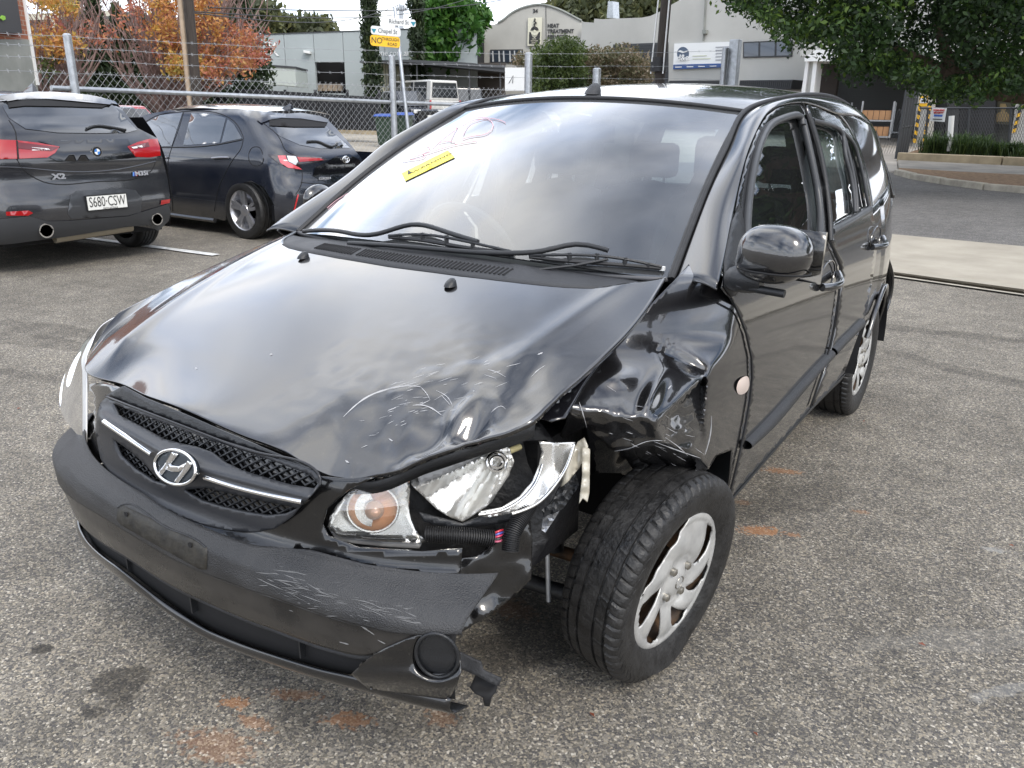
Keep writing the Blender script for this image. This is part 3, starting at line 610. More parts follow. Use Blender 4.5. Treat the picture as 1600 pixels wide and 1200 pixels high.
# rubbing strip
def mould(name, top, bot, parent):
    T = spl([sd(*p) for p in top], 24); B_ = spl([sd(*p) for p in bot], 24)
    rows = [T, T * .85 + B_ * .15 + [.014, 0, 0], T * .15 + B_ * .85 + [.014, 0, 0], B_]
    sheet(name, net(rows, 24, 10), M['plastic'], parent, 0)
mould('rubbing_strip', [(1165, 688), (1200, 652), (1250, 597), (1297, 546)], [(1164, 702), (1200, 672), (1250, 613), (1298, 559)], d1)
mould('rubbing_strip', [(1300, 543), (1322, 521), (1346, 497)], [(1301, 556), (1322, 534), (1344, 512)], d2)
# handles
def handle(c, parent, sc_=1.0):
    u, v = c; P = sd(u, v, .0); vs = []
    rim = [P + np.array([.004, .10 * sc_ * math.cos(a) - .01, .050 * sc_ * math.sin(a)]) for a in np.linspace(0, 2 * PI, 25)]
    tube('handle_recess_rim', rim, .003, M[Pb], parent, 6)
    b = [P + np.array([.012, .11 * sc_, -.010]), P + np.array([.034, .06 * sc_, -.022]), P + np.array([.036, -.05 * sc_, -.026]), P + np.array([.012, -.10 * sc_, -.024])]
    MB().tube(spl(b, 14), .0135 * sc_, 10).build('door_handle', M[Pb], parent, True, 60)
handle((1292, 430), d1); handle((1367, 372), d2)
# sill
T = spl([sd(u, v, -.002) for u, v in ((1136, 786), (1200, 712), (1266, 638), (1320, 584))], 20)
sheet('sill', np.array([T, T + [-.012, 0, -.03], T + [-.06, 0, -.055]]), M['plasticdk'], car, .003)
# ---- rear quarter built in space, beyond what the door shows
ys = np.linspace(2.04, 3.02, 34); rws = []
def archz(y):
    d = abs(y - 2.44); return (.285 + math.sqrt(max(0, .345 ** 2 - d * d))) if d < .345 else .25
edge = [sd(u, v) for u, v in rdoor[-13:]]
for y in ys:
    lo = archz(y) if y > 2.2 else archz(2.2); hi = 1.02 + .10 * (y - 2.1) - .0 * y
    rws.append([np.array([S(y, z) - (.002 if y > 2.3 else .010), y, z]) for z in np.linspace(lo, hi, 14)])
q = sheet('rear_quarter', np.array(rws), M[Pb], car, .004, flip=True)
fe = [np.array(p) for p in ([2.30, 1.02], [2.36, 1.10], [2.33, 1.22], [2.22, 1.32], [2.10, 1.37])]
def SP(y, z): return np.array([S(y, z) - .006, y, z])
A_ = [SP(*p) - np.array([.006, 0, 0]) for p in spl([(1.80, 1.40), (1.95, 1.34), (2.04, 1.24), (2.08, 1.12), (2.10, 1.0), (2.10, .92)], 16)]
B_ = [SP(*p) for p in spl([(2.9, 1.28), (2.93, 1.22), (2.96, 1.15), (2.99, 1.08), (3.0, 1.0), (3.01, .92)], 16)]
Cc = [SP(*p) for p in spl([(2.45, 1.345), (2.52, 1.29), (2.60, 1.2), (2.64, 1.1), (2.68, 1.0), (2.69, .92)], 16)]
q2 = sheet('rear_pillar', net([A_, Cc, B_], 20, 20), M[Pb], car, .004, flip=False)
P = [np.array([S(2.44 + .345 * math.cos(a), .285 + .345 * math.sin(a)) + .004, 2.44 + .345 * math.cos(a), .285 + .345 * math.sin(a)]) for a in np.linspace(-.05, PI - .5, 40)]
al = tube('arch_lip', P, .012, M[Pb], car, 8)
rws = [[np.array([S(2.44, .5) - .01 - d_, 2.44 + .34 * math.cos(a), .285 + .34 * math.sin(a)]) for a in np.linspace(0, PI, 24)] for d_ in (0, .25)]
al2 = sheet('arch_liner', np.array(rws), M['dark'], car)
# tail: hatch and bumper
rows = []
for z, yy, xx in ((.22, 3.02, .72), (.40, 3.10, .78), (.62, 3.09, .78), (.70, 3.02, .76), (1.0, 2.98, .74), (1.2, 2.93, .66), (1.36, 2.84, .54)):
    rows.append([np.array([s * xx, yy - .16 * abs(s) ** 4, z]) for s in np.linspace(-1, 1, 9)])
sheet('tailgate', net(rows[:5], 30, 24), M[Pb], car, .004, flip=True)
A_ = rows[4]; B2 = rows[5]; C2 = rows[6]; wn = net([A_, B2, C2], 30, 24); sheet('rear_window', wn[:20, 3:27], M['glass_sd'], car); sheet('rear_window_frame', wn[19:], M[Pb], car, .01); sheet('rear_window_frame', wn[:20, :4], M[Pb], car, .01); sheet('rear_window_frame', wn[:20, 26:], M[Pb], car, .01)
for o in (al, al2, q, q2): mirror(o)
# ---- crushed front wing: a creased sheet over the side surface
def pla(*P):
    A = np.array([[p[0], p[1], 1] for p in P], float); return np.linalg.solve(A, np.array([p[2] for p in P], float))
PA = pla((1036, 545, -.085), (1165, 521, .002), (1022, 662, .004)); PS = pla((1165, 521, .001), (1022, 662, .004), (1138, 690, .0)); PD = pla((1015, 478, -.112), (1036, 545, -.087), (1142, 468, -.008)); PC = pla((905, 606, -.085), (1018, 660, .0), (940, 738, -.155)); PE = pla((1062, 630, -.026), (1104, 600, -.022), (1098, 714, .010))
ev = lambda P, u, v: P[0] * u + P[1] * v + P[2]
def smin(a, b, k=.010): h = max(0, min(1, .5 + .5 * (b - a) / k)); return b + (a - b) * h - k * h * (1 - h)
def smax(a, b, k=.014): return -smin(-a, -b, k)
def woff(u, v):
    ad = smax(ev(PA, u, v), ev(PD, u, v) - max(0, 430 - v) * .0008, .020)
    # soft hollows pressed into the upper plate
    ad += .016 * math.exp(-(((u - 1018) * .93 + (v - 618) * .35) / 13) ** 2 - ((v - 622) / 32) ** 2) - .012 * math.exp(-(((u - 1078) * .45 + (v - 572) * -.9) / 12) ** 2 - ((u - 1078) / 36) ** 2) + .010 * math.exp(-((u - 962) / 30) ** 2 - ((v - 590) / 18) ** 2)
    e = ev(PE, u, v) + max(0, u - 1096) * .0028 + max(0, 1045 - u) * .0012
    e += max(0, 529 + (1165 - u) * .986 - v) * .012
    ps = max(0.0, ev(PS, u, v)) if u > 1090 else ev(PS, u, v)
    o = smin(smin(ad, ev(PC, u, v), .012), smin(ps * min(1, max(0, (1172 - u) / 30)), e, .008), .008)
    vl = float(np.interp(u, [890, 915, 958, 1000, 1040, 1098, 1110, 1140], [648, 668, 702, 697, 690, 716, 735, 900])); 
    if v > vl: o -= (v - vl) * (.0014 if u < 1085 else .0006)
    # second fold across the hanging lip
    o += .010 * math.exp(-((v - (702 - (u - 960) * .16)) / 8) ** 2) * math.exp(-((u - 1000) / 55) ** 2)
    fr_ = 1 / (1 + math.exp(-(v - 640 - (u - 1000) * .1) / 10)) * (1 if u < 1100 else 0)
    o += fr_ * (.007 * noise.noise(Vector((u / 26, v / 20, 5))) + .0035 * abs(noise.noise(Vector((u / 11, v / 9, 2)))))
    kx = math.exp(-((u - 1037) / 20) ** 2 - ((v - 546) / 13) ** 2); o += kx * .0022 * noise.noise(Vector((u / 7, v / 7, 0)))
    return o
def wing(u, v): return sd(u, v, woff(u, v))
WO = [(1052, 440), (1015, 478), (975, 525), (942, 560), (912, 600), (893, 634), (872, 690), (915, 668), (922, 700), (932, 740), (972, 744), (1010, 746), (1060, 742), (1095, 738), (1107, 733), (1120, 712), (1143, 703), (1140, 740), (1134, 789), (1136, 788), (1147, 742), (1157, 700), (1165, 660), (1171, 625), (1174, 590), (1173, 558), (1165, 520), (1154, 491), (1141, 467), (1134, 440), (1121, 402), (1098, 391), (1075, 414)]
wingo = patch('front_wing', WO, wing, M[Pb], car, 4.2, .002, smooth=True, sharp=50); wingo['label'] = 'crumpled front wing'
def wg(u, v, o_=.003): p = wing(u, v); return p + (CAM - p) / np.linalg.norm(CAM - p) * o_
patch('side_repeater', [(1151, 606), (1153, 598), (1160, 590), (1168, 588), (1171, 596), (1170, 606), (1163, 615), (1154, 616)], lambda u, v: sd(u, v, .001 + .006 * max(0, 1 - ((u - 1161) ** 2 + (v - 602) ** 2) / 260)), mat('repeater_lens', (.75, .62, .55), .2, coat=1), car, 3, 0, curve=True)
for L_ in ([(1022, 690), (1060, 704), (1095, 716)], [(1040, 684), (1060, 698), (1075, 712)], [(960, 705), (985, 700), (1010, 690), (1040, 689)], [(1112, 650), (1110, 680), (1102, 710)], [(1044, 608), (1049, 602)], [(905, 628), (912, 650), (917, 668)], [(1005, 735), (1040, 733), (1070, 730)]):
    ribbon('scratch', [wg(*p) for p in spl(L_, 12)], .0022, M['scratch'], car)
# tubular scuffs low on the wing, inner apron beside the bonnet
apr = [(1036, 441), (1050, 442), (1015, 480), (975, 527), (942, 562), (912, 602), (894, 636), (884, 652), (862, 658), (838, 652), (838, 640), (862, 618), (900, 582), (960, 520), (1000, 482)]
ap = patch('inner_apron', apr, lambda u, v: hd(u, v, -.062), M['plasticdk'], car, 8, .003); ap.data.materials[0] = mat('satin_black_steel', (.008, .008, .010), .22, coat=.5)
for u, v, r in ((885, 611, .010), (898, 599, .006), (868, 628, .008), (935, 560, .010)):
    p = hd(u, v, -.055); MB().tube([p, p + np.array([0, 0, .007])], r, 10).build('bolt', M['steel'], ap, True)
for a, b_ in (((905, 585), (935, 555)), ((912, 590), (942, 560)), ((955, 537), (985, 508)), ((925, 572), (950, 548))): ribbon('apron_rib', [hd(*a, -.057), hd(*b_, -.057)], .004, M['plastic'], ap, taper=False)
M['metalbent'] = mat('bare_bent_metal', (.30, .31, .33), .35, metal=.8, var=.3, vscale=30)
# ---- crush plane behind the broken headlight
CPa, CPb = np.array([.335, -.615, 0]), np.array([.69, -.20, 0]); cpn = np.array([CPb[1] - CPa[1], -(CPb[0] - CPa[0]), 0]); cpn /= np.linalg.norm(cpn)
if np.dot(cpn, CAM - CPa) < 0: cpn = -cpn
def cp(u, v, off=0.0, tilt=.0):
    d = ray(u, v); n = cpn + np.array([0, 0, .25]); n /= np.linalg.norm(n); q = CPa + np.array([0, 0, .66]) + n * off
    return CAM + d * (np.dot(q - CAM, n) / np.dot(d, n))
M['cavity'] = mat('grimy_black_plastic', (.007, .007, .008), .5, bump=.3, bscale=80, rvar=.2)
# dark cavity wall
patch('radiator_support', [(500, 742), (590, 745), (700, 702), (806, 667), (838, 652), (868, 690), (885, 720), (880, 790), (860, 840), (830, 890), (700, 880), (500, 860)], lambda u, v: cp(u, v, -.09 + .012 * noise.noise(Vector((u / 40, v / 40, 0)))), M['cavity'], car, 16, .004)
box('inner_arch', (.50, -.12, .54), (.16, .20, .30), M['cavity'], car)
# ---- bonnet landing band under the dented edge
Bu = [at(u, v, 'Y', y) for u, v, y in [(545, 752, -.590), (590, 750, -.565), (650, 726, -.525), (700, 708, -.495), (760, 688, -.445), (806, 673, -.41), (835, 661, -.38)]]
Bl = [p + np.array([-.01, .012, -.032]) for p in Bu]; sheet('bonnet_landing', np.array([spl(Bu, 30), spl(Bl, 30)]), M['plasticdk'], car, .004)
# ---- front panel, grille
def ffn(o): return lambda u, v: fr(u, v, o)
patch('front_panel', [(140, 700), (200, 764), (262, 805), (312, 828), (375, 854), (432, 868), (464, 860), (575, 890), (689, 903), (720, 897), (722, 858), (660, 862), (560, 856), (512, 838), (503, 820), (510, 796), (545, 765), (585, 746), (540, 748), (500, 744), (400, 694), (300, 652), (225, 622), (180, 603), (160, 597), (140, 600), (137, 680)], ffn(-.016), M['lowpaint'], car, 9, .004)
def segd(u, v, A, B):
    a = np.array(A, float); b = np.array(B, float); p = np.array([u, v]); t = np.clip(np.dot(p - a, b - a) / np.dot(b - a, b - a), 0, 1); return np.linalg.norm(p - a - t * (b - a))
def goff(u, v):
    d = min(segd(u, v, (160, 655), (250, 705)), segd(u, v, (250, 705), (310, 735)), segd(u, v, (310, 735), (480, 778)))
    e = math.hypot((u - 277) / 1.25, v - 727)
    return .004 + .022 * math.exp(-(d / 13) ** 2) + .020 * math.exp(-(e / 34) ** 2) - .012 * math.exp(-((v - (735 + (u - 276) * .36)) / 70 - .9) ** 2 * 5)
gout = [(167, 620), (157, 629), (151, 646), (150, 668), (151, 687), (157, 717), (174, 746), (192, 762), (215, 775), (245, 791), (276, 804), (310, 817), (349, 826), (375, 830), (398, 832), (430, 826), (454, 809), (481, 780), (500, 757), (500, 745), (493, 735), (420, 711), (325, 681), (260, 656), (203, 634)]
gh = [[(176, 630), (203, 641), (260, 662), (325, 686), (420, 718), (485, 742), (497, 755), (491, 763), (455, 757), (422, 748), (380, 735), (350, 721), (330, 706), (305, 697), (280, 692), (255, 685), (225, 668), (186, 648)],
      [(177, 686), (205, 706), (228, 727), (243, 745), (262, 760), (240, 753), (210, 733), (188, 712)], [(286, 766), (320, 762), (345, 768), (400, 781), (466, 794), (445, 803), (417, 806), (385, 801), (349, 793), (315, 783)]]
gr = patch('grille', gout, lambda u, v: fr(u, v, goff(u, v)), M['plastic'], car, 5, .006, holes=gh)
gr.data.materials[0] = mat('grille_satin_plastic', (.030, .032, .037), .36, bump=.1, bscale=300)
patch('grille_backing', gout, ffn(-.045), M['dark'], gr, 16, 0)
def prj(p):
    q = (np.array(p) - CAM) @ RM; return 800 + FPX * q[0] / -q[2], 600 - FPX * q[1] / -q[2]
mb = MB()
for sgn in (-1, 1):
    for k in range(-60, 60):
        run = []
        for i in range(-90, 91):
            x = i * .0062; z = .66 + sgn * (x * .62) + k * .0165
            if .52 < z < .80:
                p = np.array([x, plan(x) + fx(x, z) + .012 - (.003 if sgn > 0 else 0), z]); uv = prj(p)
                if any(inside(uv, h) for h in gh): run.append(p); continue
            if len(run) > 1: mb.tube(run, .0021, 4)
            run = []
        if len(run) > 1: mb.tube(run, .0021, 4)
o = mb.build('grille_mesh', M['plasticdk'], gr); o['kind'] = 'stuff'
strip('chrome_bar', [(163, 659), (185, 674), (210, 691), (238, 710)], .0066, M['chrome'], gr, lambda u, v, o: fr(u, v, goff(u, v) + o), .003); strip('chrome_bar', [(320, 745), (360, 758), (420, 773), (473, 784)], .0066, M['chrome'], gr, lambda u, v, o: fr(u, v, goff(u, v) + o), .003)
strip('gloss_edge', gout[-7:] + [gout[0]], .0028, M['chrome'], gr, lambda u, v, o: fr(u, v, .006), 0)
bpy.data.objects['gloss_edge'].data.materials[0] = M['frit']
patch('bonnet_lip_trim', [(163, 619), (192, 603), (225, 621), (262, 636), (300, 652), (350, 674), (400, 695), (450, 716), (496, 738), (493, 734), (420, 710), (325, 680), (260, 655), (203, 633), (172, 620)], ffn(-.004), M['plasticdk'], gr, 6, .004)
# emblem
ec = fr(274, 730, .052); en = np.array([0, -1, .30]); en /= np.linalg.norm(en)
def pl(c, n): return lambda u, v, o=0: (lambda d: CAM + d * (np.dot(c + n * o - CAM, n) / np.dot(d, n)))(ray(u, v))
ep = pl(ec, en)
ring = [(274 + 33 * math.cos(a) * math.cos(.42) - 26 * math.sin(a) * math.sin(.42), 730 + 33 * math.cos(a) * math.sin(.42) + 26 * math.sin(a) * math.cos(.42)) for a in np.linspace(0, 2 * PI, 41)]
em = patch('badge', ring[:-1], lambda u, v: ep(u, v, -.002), M['frit'], gr, 6, .01)
em.data.materials[0] = mat('badge_field', (.05, .06, .07), .3, metal=.6)
tube('badge_ring', [ep(*p) for p in ring], .0036, M['chrome'], em, 8)
for P in ([(268, 706), (277, 710), (268, 722), (262, 729), (252, 742), (247, 738), (256, 727), (262, 717)], [(293, 720), (300, 724), (293, 735), (284, 746), (277, 755), (272, 752), (280, 741), (286, 732)], [(262, 722), (268, 727), (279, 729), (291, 723), (288, 732), (279, 737), (268, 737), (258, 733)]):
    patch('badge_letter', P, lambda u, v: ep(u, v, .0025), M['chrome'], em, 3, .004)
# ---- bumper: belts around the nose
def zline(px, *ex):
    a = []
    for u, v in px:
        p = fr(u, v)
        if abs(p[1] - plan(p[0]) - fx(p[0], p[2])) < .004 and abs(p[0]) < .80: a.append((p[0], p[2]))
    a = sorted(a + list(ex)); xs = [p[0] for p in a]; zs = [p[1] for p in a]
    return lambda x: float(np.mean(np.interp(x + np.linspace(-.05, .05, 11), xs, zs)))
def belt(name, zt, zb, q0, q1, m, parent, offs=(0, 0), nx=90, nz=14, th=.004, bulge=0.0, ex=0.0, dmg=None):
    G_ = []
    for k in np.linspace(0, 1, nz):
        row = []
        for q in np.linspace(q0, q1, nx):
            x = .8149 * math.sin(PI / 2 * q); a, b_ = zt(x), zb(x); z = a + (b_ - a) * k; o_ = offs[0] + (offs[1] - offs[0]) * k + bulge * math.sin(PI * k)
            if dmg: o_ += dmg(x, z)
            tp_ = max(0, .42 - z); row.append(np.array([x * (1 + o_ * .3 - .05 * tp_ * tp_ / .2), plan(x) + fx(x, z) - o_, z]))
        G_.append(row)
    return sheet(name, np.array(G_), m, parent, th, flip=False)
top_px = [(146, 712), (157, 724), (200, 757), (240, 781), (262, 797), (312, 821), (375, 846), (432, 860), (464, 852), (500, 862), (575, 882), (650, 891), (686, 896)]
bot_px = [(147, 797), (182, 819), (212, 837), (270, 872), (320, 894), (375, 914), (450, 939), (475, 949), (550, 972), (612, 987), (650, 993), (675, 987)]
zt_, zb_ = zline(top_px, (-.79, .56), (-.62, .572)), zline(bot_px, (-.79, .37), (-.62, .45))
def ledge(x): return .49 + .0 * x
def scuff(x, z):
    return .0018 * noise.noise(Vector((x * 20, z * 30, 0))) * (1 if x > .2 else .2)
bs = belt('bumper_strip', zt_, zb_, -1, .64, M['plastic'], car, nx=150, nz=20, dmg=scuff)
bs.data.materials[0] = mat('scuffed_grey_plastic', (.022, .023, .026), .42, bump=.45, bscale=380, var=.3, vscale=7, rvar=.12, c2=(.040, .040, .041))
low_px = [(150, 827), (190, 864), (262, 912), (325, 942), (400, 974), (450, 989), (460, 997), (512, 1012), (572, 1029), (600, 1020), (632, 1000)]
zl_ = zline(low_px[1:], (-.79, .315), (-.62, .34))
lb = belt('bumper_skin', lambda x: zb_(x) - .004, zl_, -1, .56, M[Pb], car, (-.008, -.004), nx=110, nz=12)
lb.data.materials[0] = mat('dusty_black_plastic', (.016, .0155, .016), .30, coat=.25, cr=.15, var=.4, vscale=12, c2=(.034, .031, .028), rvar=.1)
lip_px = [(127, 809), (150, 843), (190, 886), (262, 943), (325, 983), (387, 1008), (450, 1028), (525, 1050), (552, 1053)]
zp_ = zline(lip_px[2:], (-.79, .265), (-.62, .26)); bt_px = [(140, 845), (190, 900), (270, 955), (325, 994), (450, 1042), (500, 1058), (575, 1078)]; zq_ = zline(bt_px[1:], (-.79, .235), (-.62, .222))
belt('intake_slat', lambda x: zl_(x) + .002, lambda x: zl_(x) - .016, -1, .50, M['plastic'], car, (-.016, -.006), nz=6)
belt('intake_back', lambda x: zl_(x) + .01, lambda x: zp_(x) - .012, -1, .60, M['dark'], car, (-.05, -.012), nz=4)
belt('bumper_lip', zp_, lambda x: min(zq_(x), zp_(x) - .022), -1, .60, M['lowpaint'], car, (.002, .0), nz=10, bulge=.010)
belt('bumper_underside', lambda x: min(zq_(x), zp_(x) - .022), lambda x: min(zq_(x), zp_(x) - .022) - .03, -1, .60, M['plasticdk'], car, (0, -.05), nz=4)
for u in (470, 300, 200): 
    p = fr(u, np.interp(u, [200, 300, 470], [872, 935, 1003]), -.02); box('intake_divider', tuple(p + np.array([0, .02, -.012])), (.004, .05, .05), M['plasticdk'], car)
# number plate recess with screw holes
plt = [(184, 792), (190, 788), (310, 845), (323, 855), (322, 890), (312, 890), (188, 820), (182, 812)]
pr = patch('plate_mount', plt, ffn(.006), M['plastic'], car, 7, .003, curve=False); pr.data.materials[0] = mat('grimy_plastic', (.013, .013, .013), .6, var=.5, vscale=25, c2=(.040, .036, .028), bump=.3)
for u, v in ((198, 803), (298, 851)):
    p = fr(u, v, .006); MB().tube([p, p + np.array([0, -.003, 0])], .006, 8).build('screw_hole', M['dark'], pr)
strip('plate_edge', [(184, 793), (190, 789), (250, 818), (310, 846), (322, 856)], .0022, M['plastic'], pr, lambda u, v, o: fr(u, v, o), .005)
M['gouge'] = mat('gouged_plastic', (.30, .30, .29), .85, var=.4, vscale=60)
patch('gouge', [(668, 922), (675, 919), (680, 928), (679, 938), (676, 945), (674, 957), (667, 950), (661, 943), (662, 932)], ffn(.004), M['gouge'], car, 4, .001)
for L_ in ([(425, 912), (470, 925), (510, 938)], [(418, 902), (450, 914), (495, 925)], [(440, 882), (470, 888), (492, 897)], [(530, 1003), (545, 1007)], [(560, 975), (585, 992)], [(478, 900), (520, 912)], [(400, 895), (440, 905)], [(590, 1000), (602, 1006)], [(330, 870), (345, 878)], [(565, 905), (580, 903)], [(415, 918), (460, 935)], [(500, 905), (540, 918)], [(620, 945), (640, 950)]):
    ribbon('scuff', [fr(u, v, .0035) for u, v in spl(L_, 8)], .0028, mat('scuff', (.13, .13, .13), .8) if 'scuff' not in bpy.data.materials else bpy.data.materials['scuff'], car)
rs2 = random.Random(5)
def scuffs(name, n, box_, fn, ang, ln, wd, m, parent):
    mb = MB()
    for i in range(n):
        u = rs2.uniform(box_[0], box_[2]); v = rs2.uniform(box_[1], box_[3]) + (u - box_[0]) * ang; L_ = rs2.uniform(*ln); a = math.atan(ang) + rs2.gauss(0, .12); Q = [fn(u + math.cos(a) * L_ * t, v + math.sin(a) * L_ * t + rs2.gauss(0, .15)) for t in (0, .33, .66, 1)]
        w0 = rs2.uniform(*wd); vs = []
        for k, p in enumerate(Q):
            t = Q[min(k + 1, 3)] - Q[max(k - 1, 0)]; b = np.cross(t, CAM - p); b = b / np.linalg.norm(b) * w0 * (.25 if k in (0, 3) else 1) / 2; vs += [p + b, p - b]
        mb.add(vs, [(2 * k, 2 * k + 1, 2 * k + 3, 2 * k + 2) for k in range(3)])
    o = mb.build(name, m, parent); o['kind'] = 'stuff'; return o
scuffs('strip_scuffs', 90, (395, 868, 660, 915), lambda u, v: fr(u, v, .0062), .24, (8, 46), (.0005, .0016), bpy.data.materials['scuff'], car)
scuffs('strip_scuffs', 50, (430, 905, 640, 950), lambda u, v: fr(u, v, .0062), .16, (4, 22), (.0004, .0013), bpy.data.materials['scuff'], car)
scuffs('bonnet_scratches', 34, (600, 590, 800, 655), on_hood, -.25, (4, 26), (.0004, .0010), M['scratch'], car); scuffs('bonnet_scratches', 22, (560, 640, 760, 700), on_hood, -.3, (3, 16), (.0004, .0011), M['scratch'], car)
scuffs('wing_scratches', 26, (930, 590, 1090, 690), wg, .5, (4, 18), (.0004, .0011), M['scratch'], car)
# corner of the skirt with the blanked fog lamp
co = [(548, 1054), (572, 1031), (600, 1014), (632, 1000), (655, 992), (680, 989), (702, 998), (716, 1020), (720, 1050), (714, 1072), (704, 1088), (690, 1099), (660, 1102), (620, 1092), (575, 1076)]
def coff(u, v):
    e = math.hypot((u - 684) / 40, (v - 1027) / 40); return .004 + .018 * math.exp(-((v - 1062 - (u - 640) * .02) / 22) ** 2) - .02 * (1 / (1 + math.exp((e - .85) * 14)))
sc = patch('skirt_corner', co, lambda u, v: fr(u, v, coff(u, v)), M['lowpaint'], car, 4.5, .004)
el = [(683 + 36 * math.cos(a) * math.cos(.9) - 31 * math.sin(a) * math.sin(.9), 1024 + 36 * math.cos(a) * math.sin(.9) + 31 * math.sin(a) * math.cos(.9)) for a in np.linspace(0, 2 * PI, 31)]
patch('fog_lamp_blank', el[:-1], lambda u, v: fr(u, v, .000), M['plasticdk'], sc, 6, .003); tube('blank_rim', [fr(u, v, .006) for u, v in el], .0035, M['plasticdk'], sc, 8)
# torn strip and hanging flap
tp = pl(at(700, 1020, 'Y', -.44), np.array([.5, -.8, .3]) / np.linalg.norm([.5, -.8, .3]))
patch('torn_trim', [(677, 985), (688, 990), (718, 1018), (752, 1034), (755, 1046), (768, 1052), (783, 1060), (780, 1072), (772, 1070), (745, 1056), (722, 1046), (712, 1020), (696, 1000)], lambda u, v: tp(u, v, .006 * math.sin(u / 9) + .005 * noise.noise(Vector((u / 15, v / 15, 0)))), M['plastic'], car, 5, .003)
patch('torn_flap', [(745, 1052), (760, 1058), (779, 1067), (775, 1080), (768, 1090), (765, 1104), (757, 1103), (754, 1090), (742, 1083), (734, 1074)], lambda u, v: tp(u, v, -.02 - .01 * math.sin(v / 7)), M['dark'], car, 6, .003)
# crushed liner panel between bumper and wheel
lp = pl(at(760, 900, 'Y', -.42), np.array([.85, -.45, .15]) / np.linalg.norm([.85, -.45, .15]))
patch('liner_panel', [(690, 985), (688, 930), (690, 900), (722, 872), (745, 868), (790, 830), (828, 800), (832, 850), (830, 905), (800, 935), (750, 970), (715, 992)], lambda u, v: lp(u, v, .022 * noise.noise(Vector((u / 60, v / 55, 2))) + .004 * noise.noise(Vector((u / 22, v / 22, 7)))), M['lowpaint'], car, 5, .003)
box('crash_bar', (.02, -.58, .50), (.8, .08, .10), M['plasticdk'], car)
# ---- broken left headlight
hl = patch('broken_headlight', [(513, 822), (516, 806), (528, 788), (547, 770), (568, 757), (592, 748), (618, 744), (636, 750), (641, 765), (638, 790), (642, 812), (650, 832), (668, 846), (620, 842), (560, 836), (525, 832)], lambda u, v: cp(u, v, -.022 + .014 * ((u - 582) ** 2 + (v - 795) ** 2) / 5000), M['reflector'], car, 7, .003)
hl['label'] = 'broken headlight with torn reflector'
M['housing'] = mat('grey_lamp_edge', (.25, .25, .25), .25, coat=.6)
patch('lamp_rim', [(513, 824), (560, 838), (620, 845), (660, 848), (655, 857), (600, 854), (550, 849), (524, 842)], lambda u, v: cp(u, v, .004), M['housing'], hl, 6, .004)
am = [(582 + 40 * math.cos(a), 795 + 36 * math.sin(a)) for a in np.linspace(0, 2 * PI, 29)[:-1]]
patch('indicator_bowl', am, lambda u, v: cp(u, v, -.016 + .018 * ((u - 582) ** 2 + (v - 795) ** 2) / 1400), M['amber'], hl, 5, 0)
patch('indicator_reflector', [(548, 792), (556, 776), (575, 765), (588, 790), (580, 825), (560, 822)], lambda u, v: cp(u, v, -.006), M['reflector'], hl, 4, 0, smooth=False)
tube('indicator_ring', [cp(u, v, .006) for u, v in am + am[:1]], .003, M['reflector'], hl, 6)
bc = cp(585, 797, .004); bm = bmesh.new(); bmesh.ops.create_uvsphere(bm, u_segments=18, v_segments=12, radius=.020); me = bpy.data.meshes.new('indicator_bulb'); bm.to_mesh(me); bm.free(); me.materials.append(mat('bulb_glass', (.80, .50, .36), .1, coat=1)); me.polygons.foreach_set('use_smooth', [True] * len(me.polygons)); o = bpy.data.objects.new('indicator_bulb', me); col.objects.link(o); o.parent = hl; o.location = bc
patch('lens', [(512, 824), (516, 804), (545, 768), (590, 746), (622, 742), (640, 752), (640, 800), (652, 832), (668, 848), (600, 846), (530, 838)], lambda u, v: cp(u, v, .012 + .012 * math.exp(-((u - 580) ** 2 + (v - 795) ** 2) / 2500)), M['lens'], hl, 7, .002)
def facet(u, v):
    e = ((u - 725) ** 2 + (v - 745) ** 2) / 9000; a = math.atan2(v - 700, 790 - u); k = math.floor(a * 7 / PI * 1.6); f = a * 7 / PI * 1.6 - k; r_ = math.hypot(u - 790, v - 700)
    return -.03 + .020 * e + .00016 * r_ * (((k * 5) % 3) - 1) * (1 - abs(2 * f - 1)) * 1.6 + .0016 * math.sin((u + v * .6) / 2.2) * (1 if k % 2 else .2)
patch('main_reflector', [(641, 752), (650, 742), (655, 738), (700, 722), (760, 700), (782, 690), (797, 702), (802, 722), (796, 742), (784, 760), (768, 785), (745, 800), (722, 815), (704, 809), (682, 795), (664, 778), (650, 765)], lambda u, v: cp(u, v, facet(u, v)), mat('main_lamp_bowl', (.80, .79, .75), .22, metal=.6, rvar=.1, vscale=30), hl, 4, .003, smooth=True, sharp=24)
patch('lens_shard', [(650, 736), (700, 716), (760, 693), (790, 683), (782, 692), (760, 706), (720, 730), (680, 748), (655, 756)], lambda u, v: cp(u, v, .010), M['housing'], hl, 6, .003)
for u, v, r in ((776, 722, 15), (776, 722, 9)): tube('bulb_holder', [cp(u + r * math.cos(a), v + r * .95 * math.sin(a), -.01 + (.012 if r < 12 else 0)) for a in np.linspace(0, 2 * PI, 19)], .004, M['chrome'], hl, 6)
tube('lamp_adjuster', [cp(795, 705, -.02), cp(812, 698, -.04)], .007, mat('yellowed_plastic', (.55, .48, .25), .5), hl, 8)
ch = [(842, 690), (866, 692), (899, 691), (894, 712), (884, 732), (868, 757), (850, 778), (826, 793), (795, 803), (760, 808), (748, 806), (752, 800), (785, 793), (812, 776), (832, 752), (842, 728), (847, 706)]
patch('chrome_bezel', ch, lambda u, v: cp(u, v, .03 + .012 * math.sin((u + v) / 26) + .010 * math.exp(-((u - 860) / 14) ** 2)), M['reflector'], hl, 5, .004)
strip('bezel_edge', [(748, 804), (785, 797), (815, 780), (838, 752), (848, 725)], .0035, M['chrome'], hl, lambda u, v, o: cp(u, v, .045), 0)
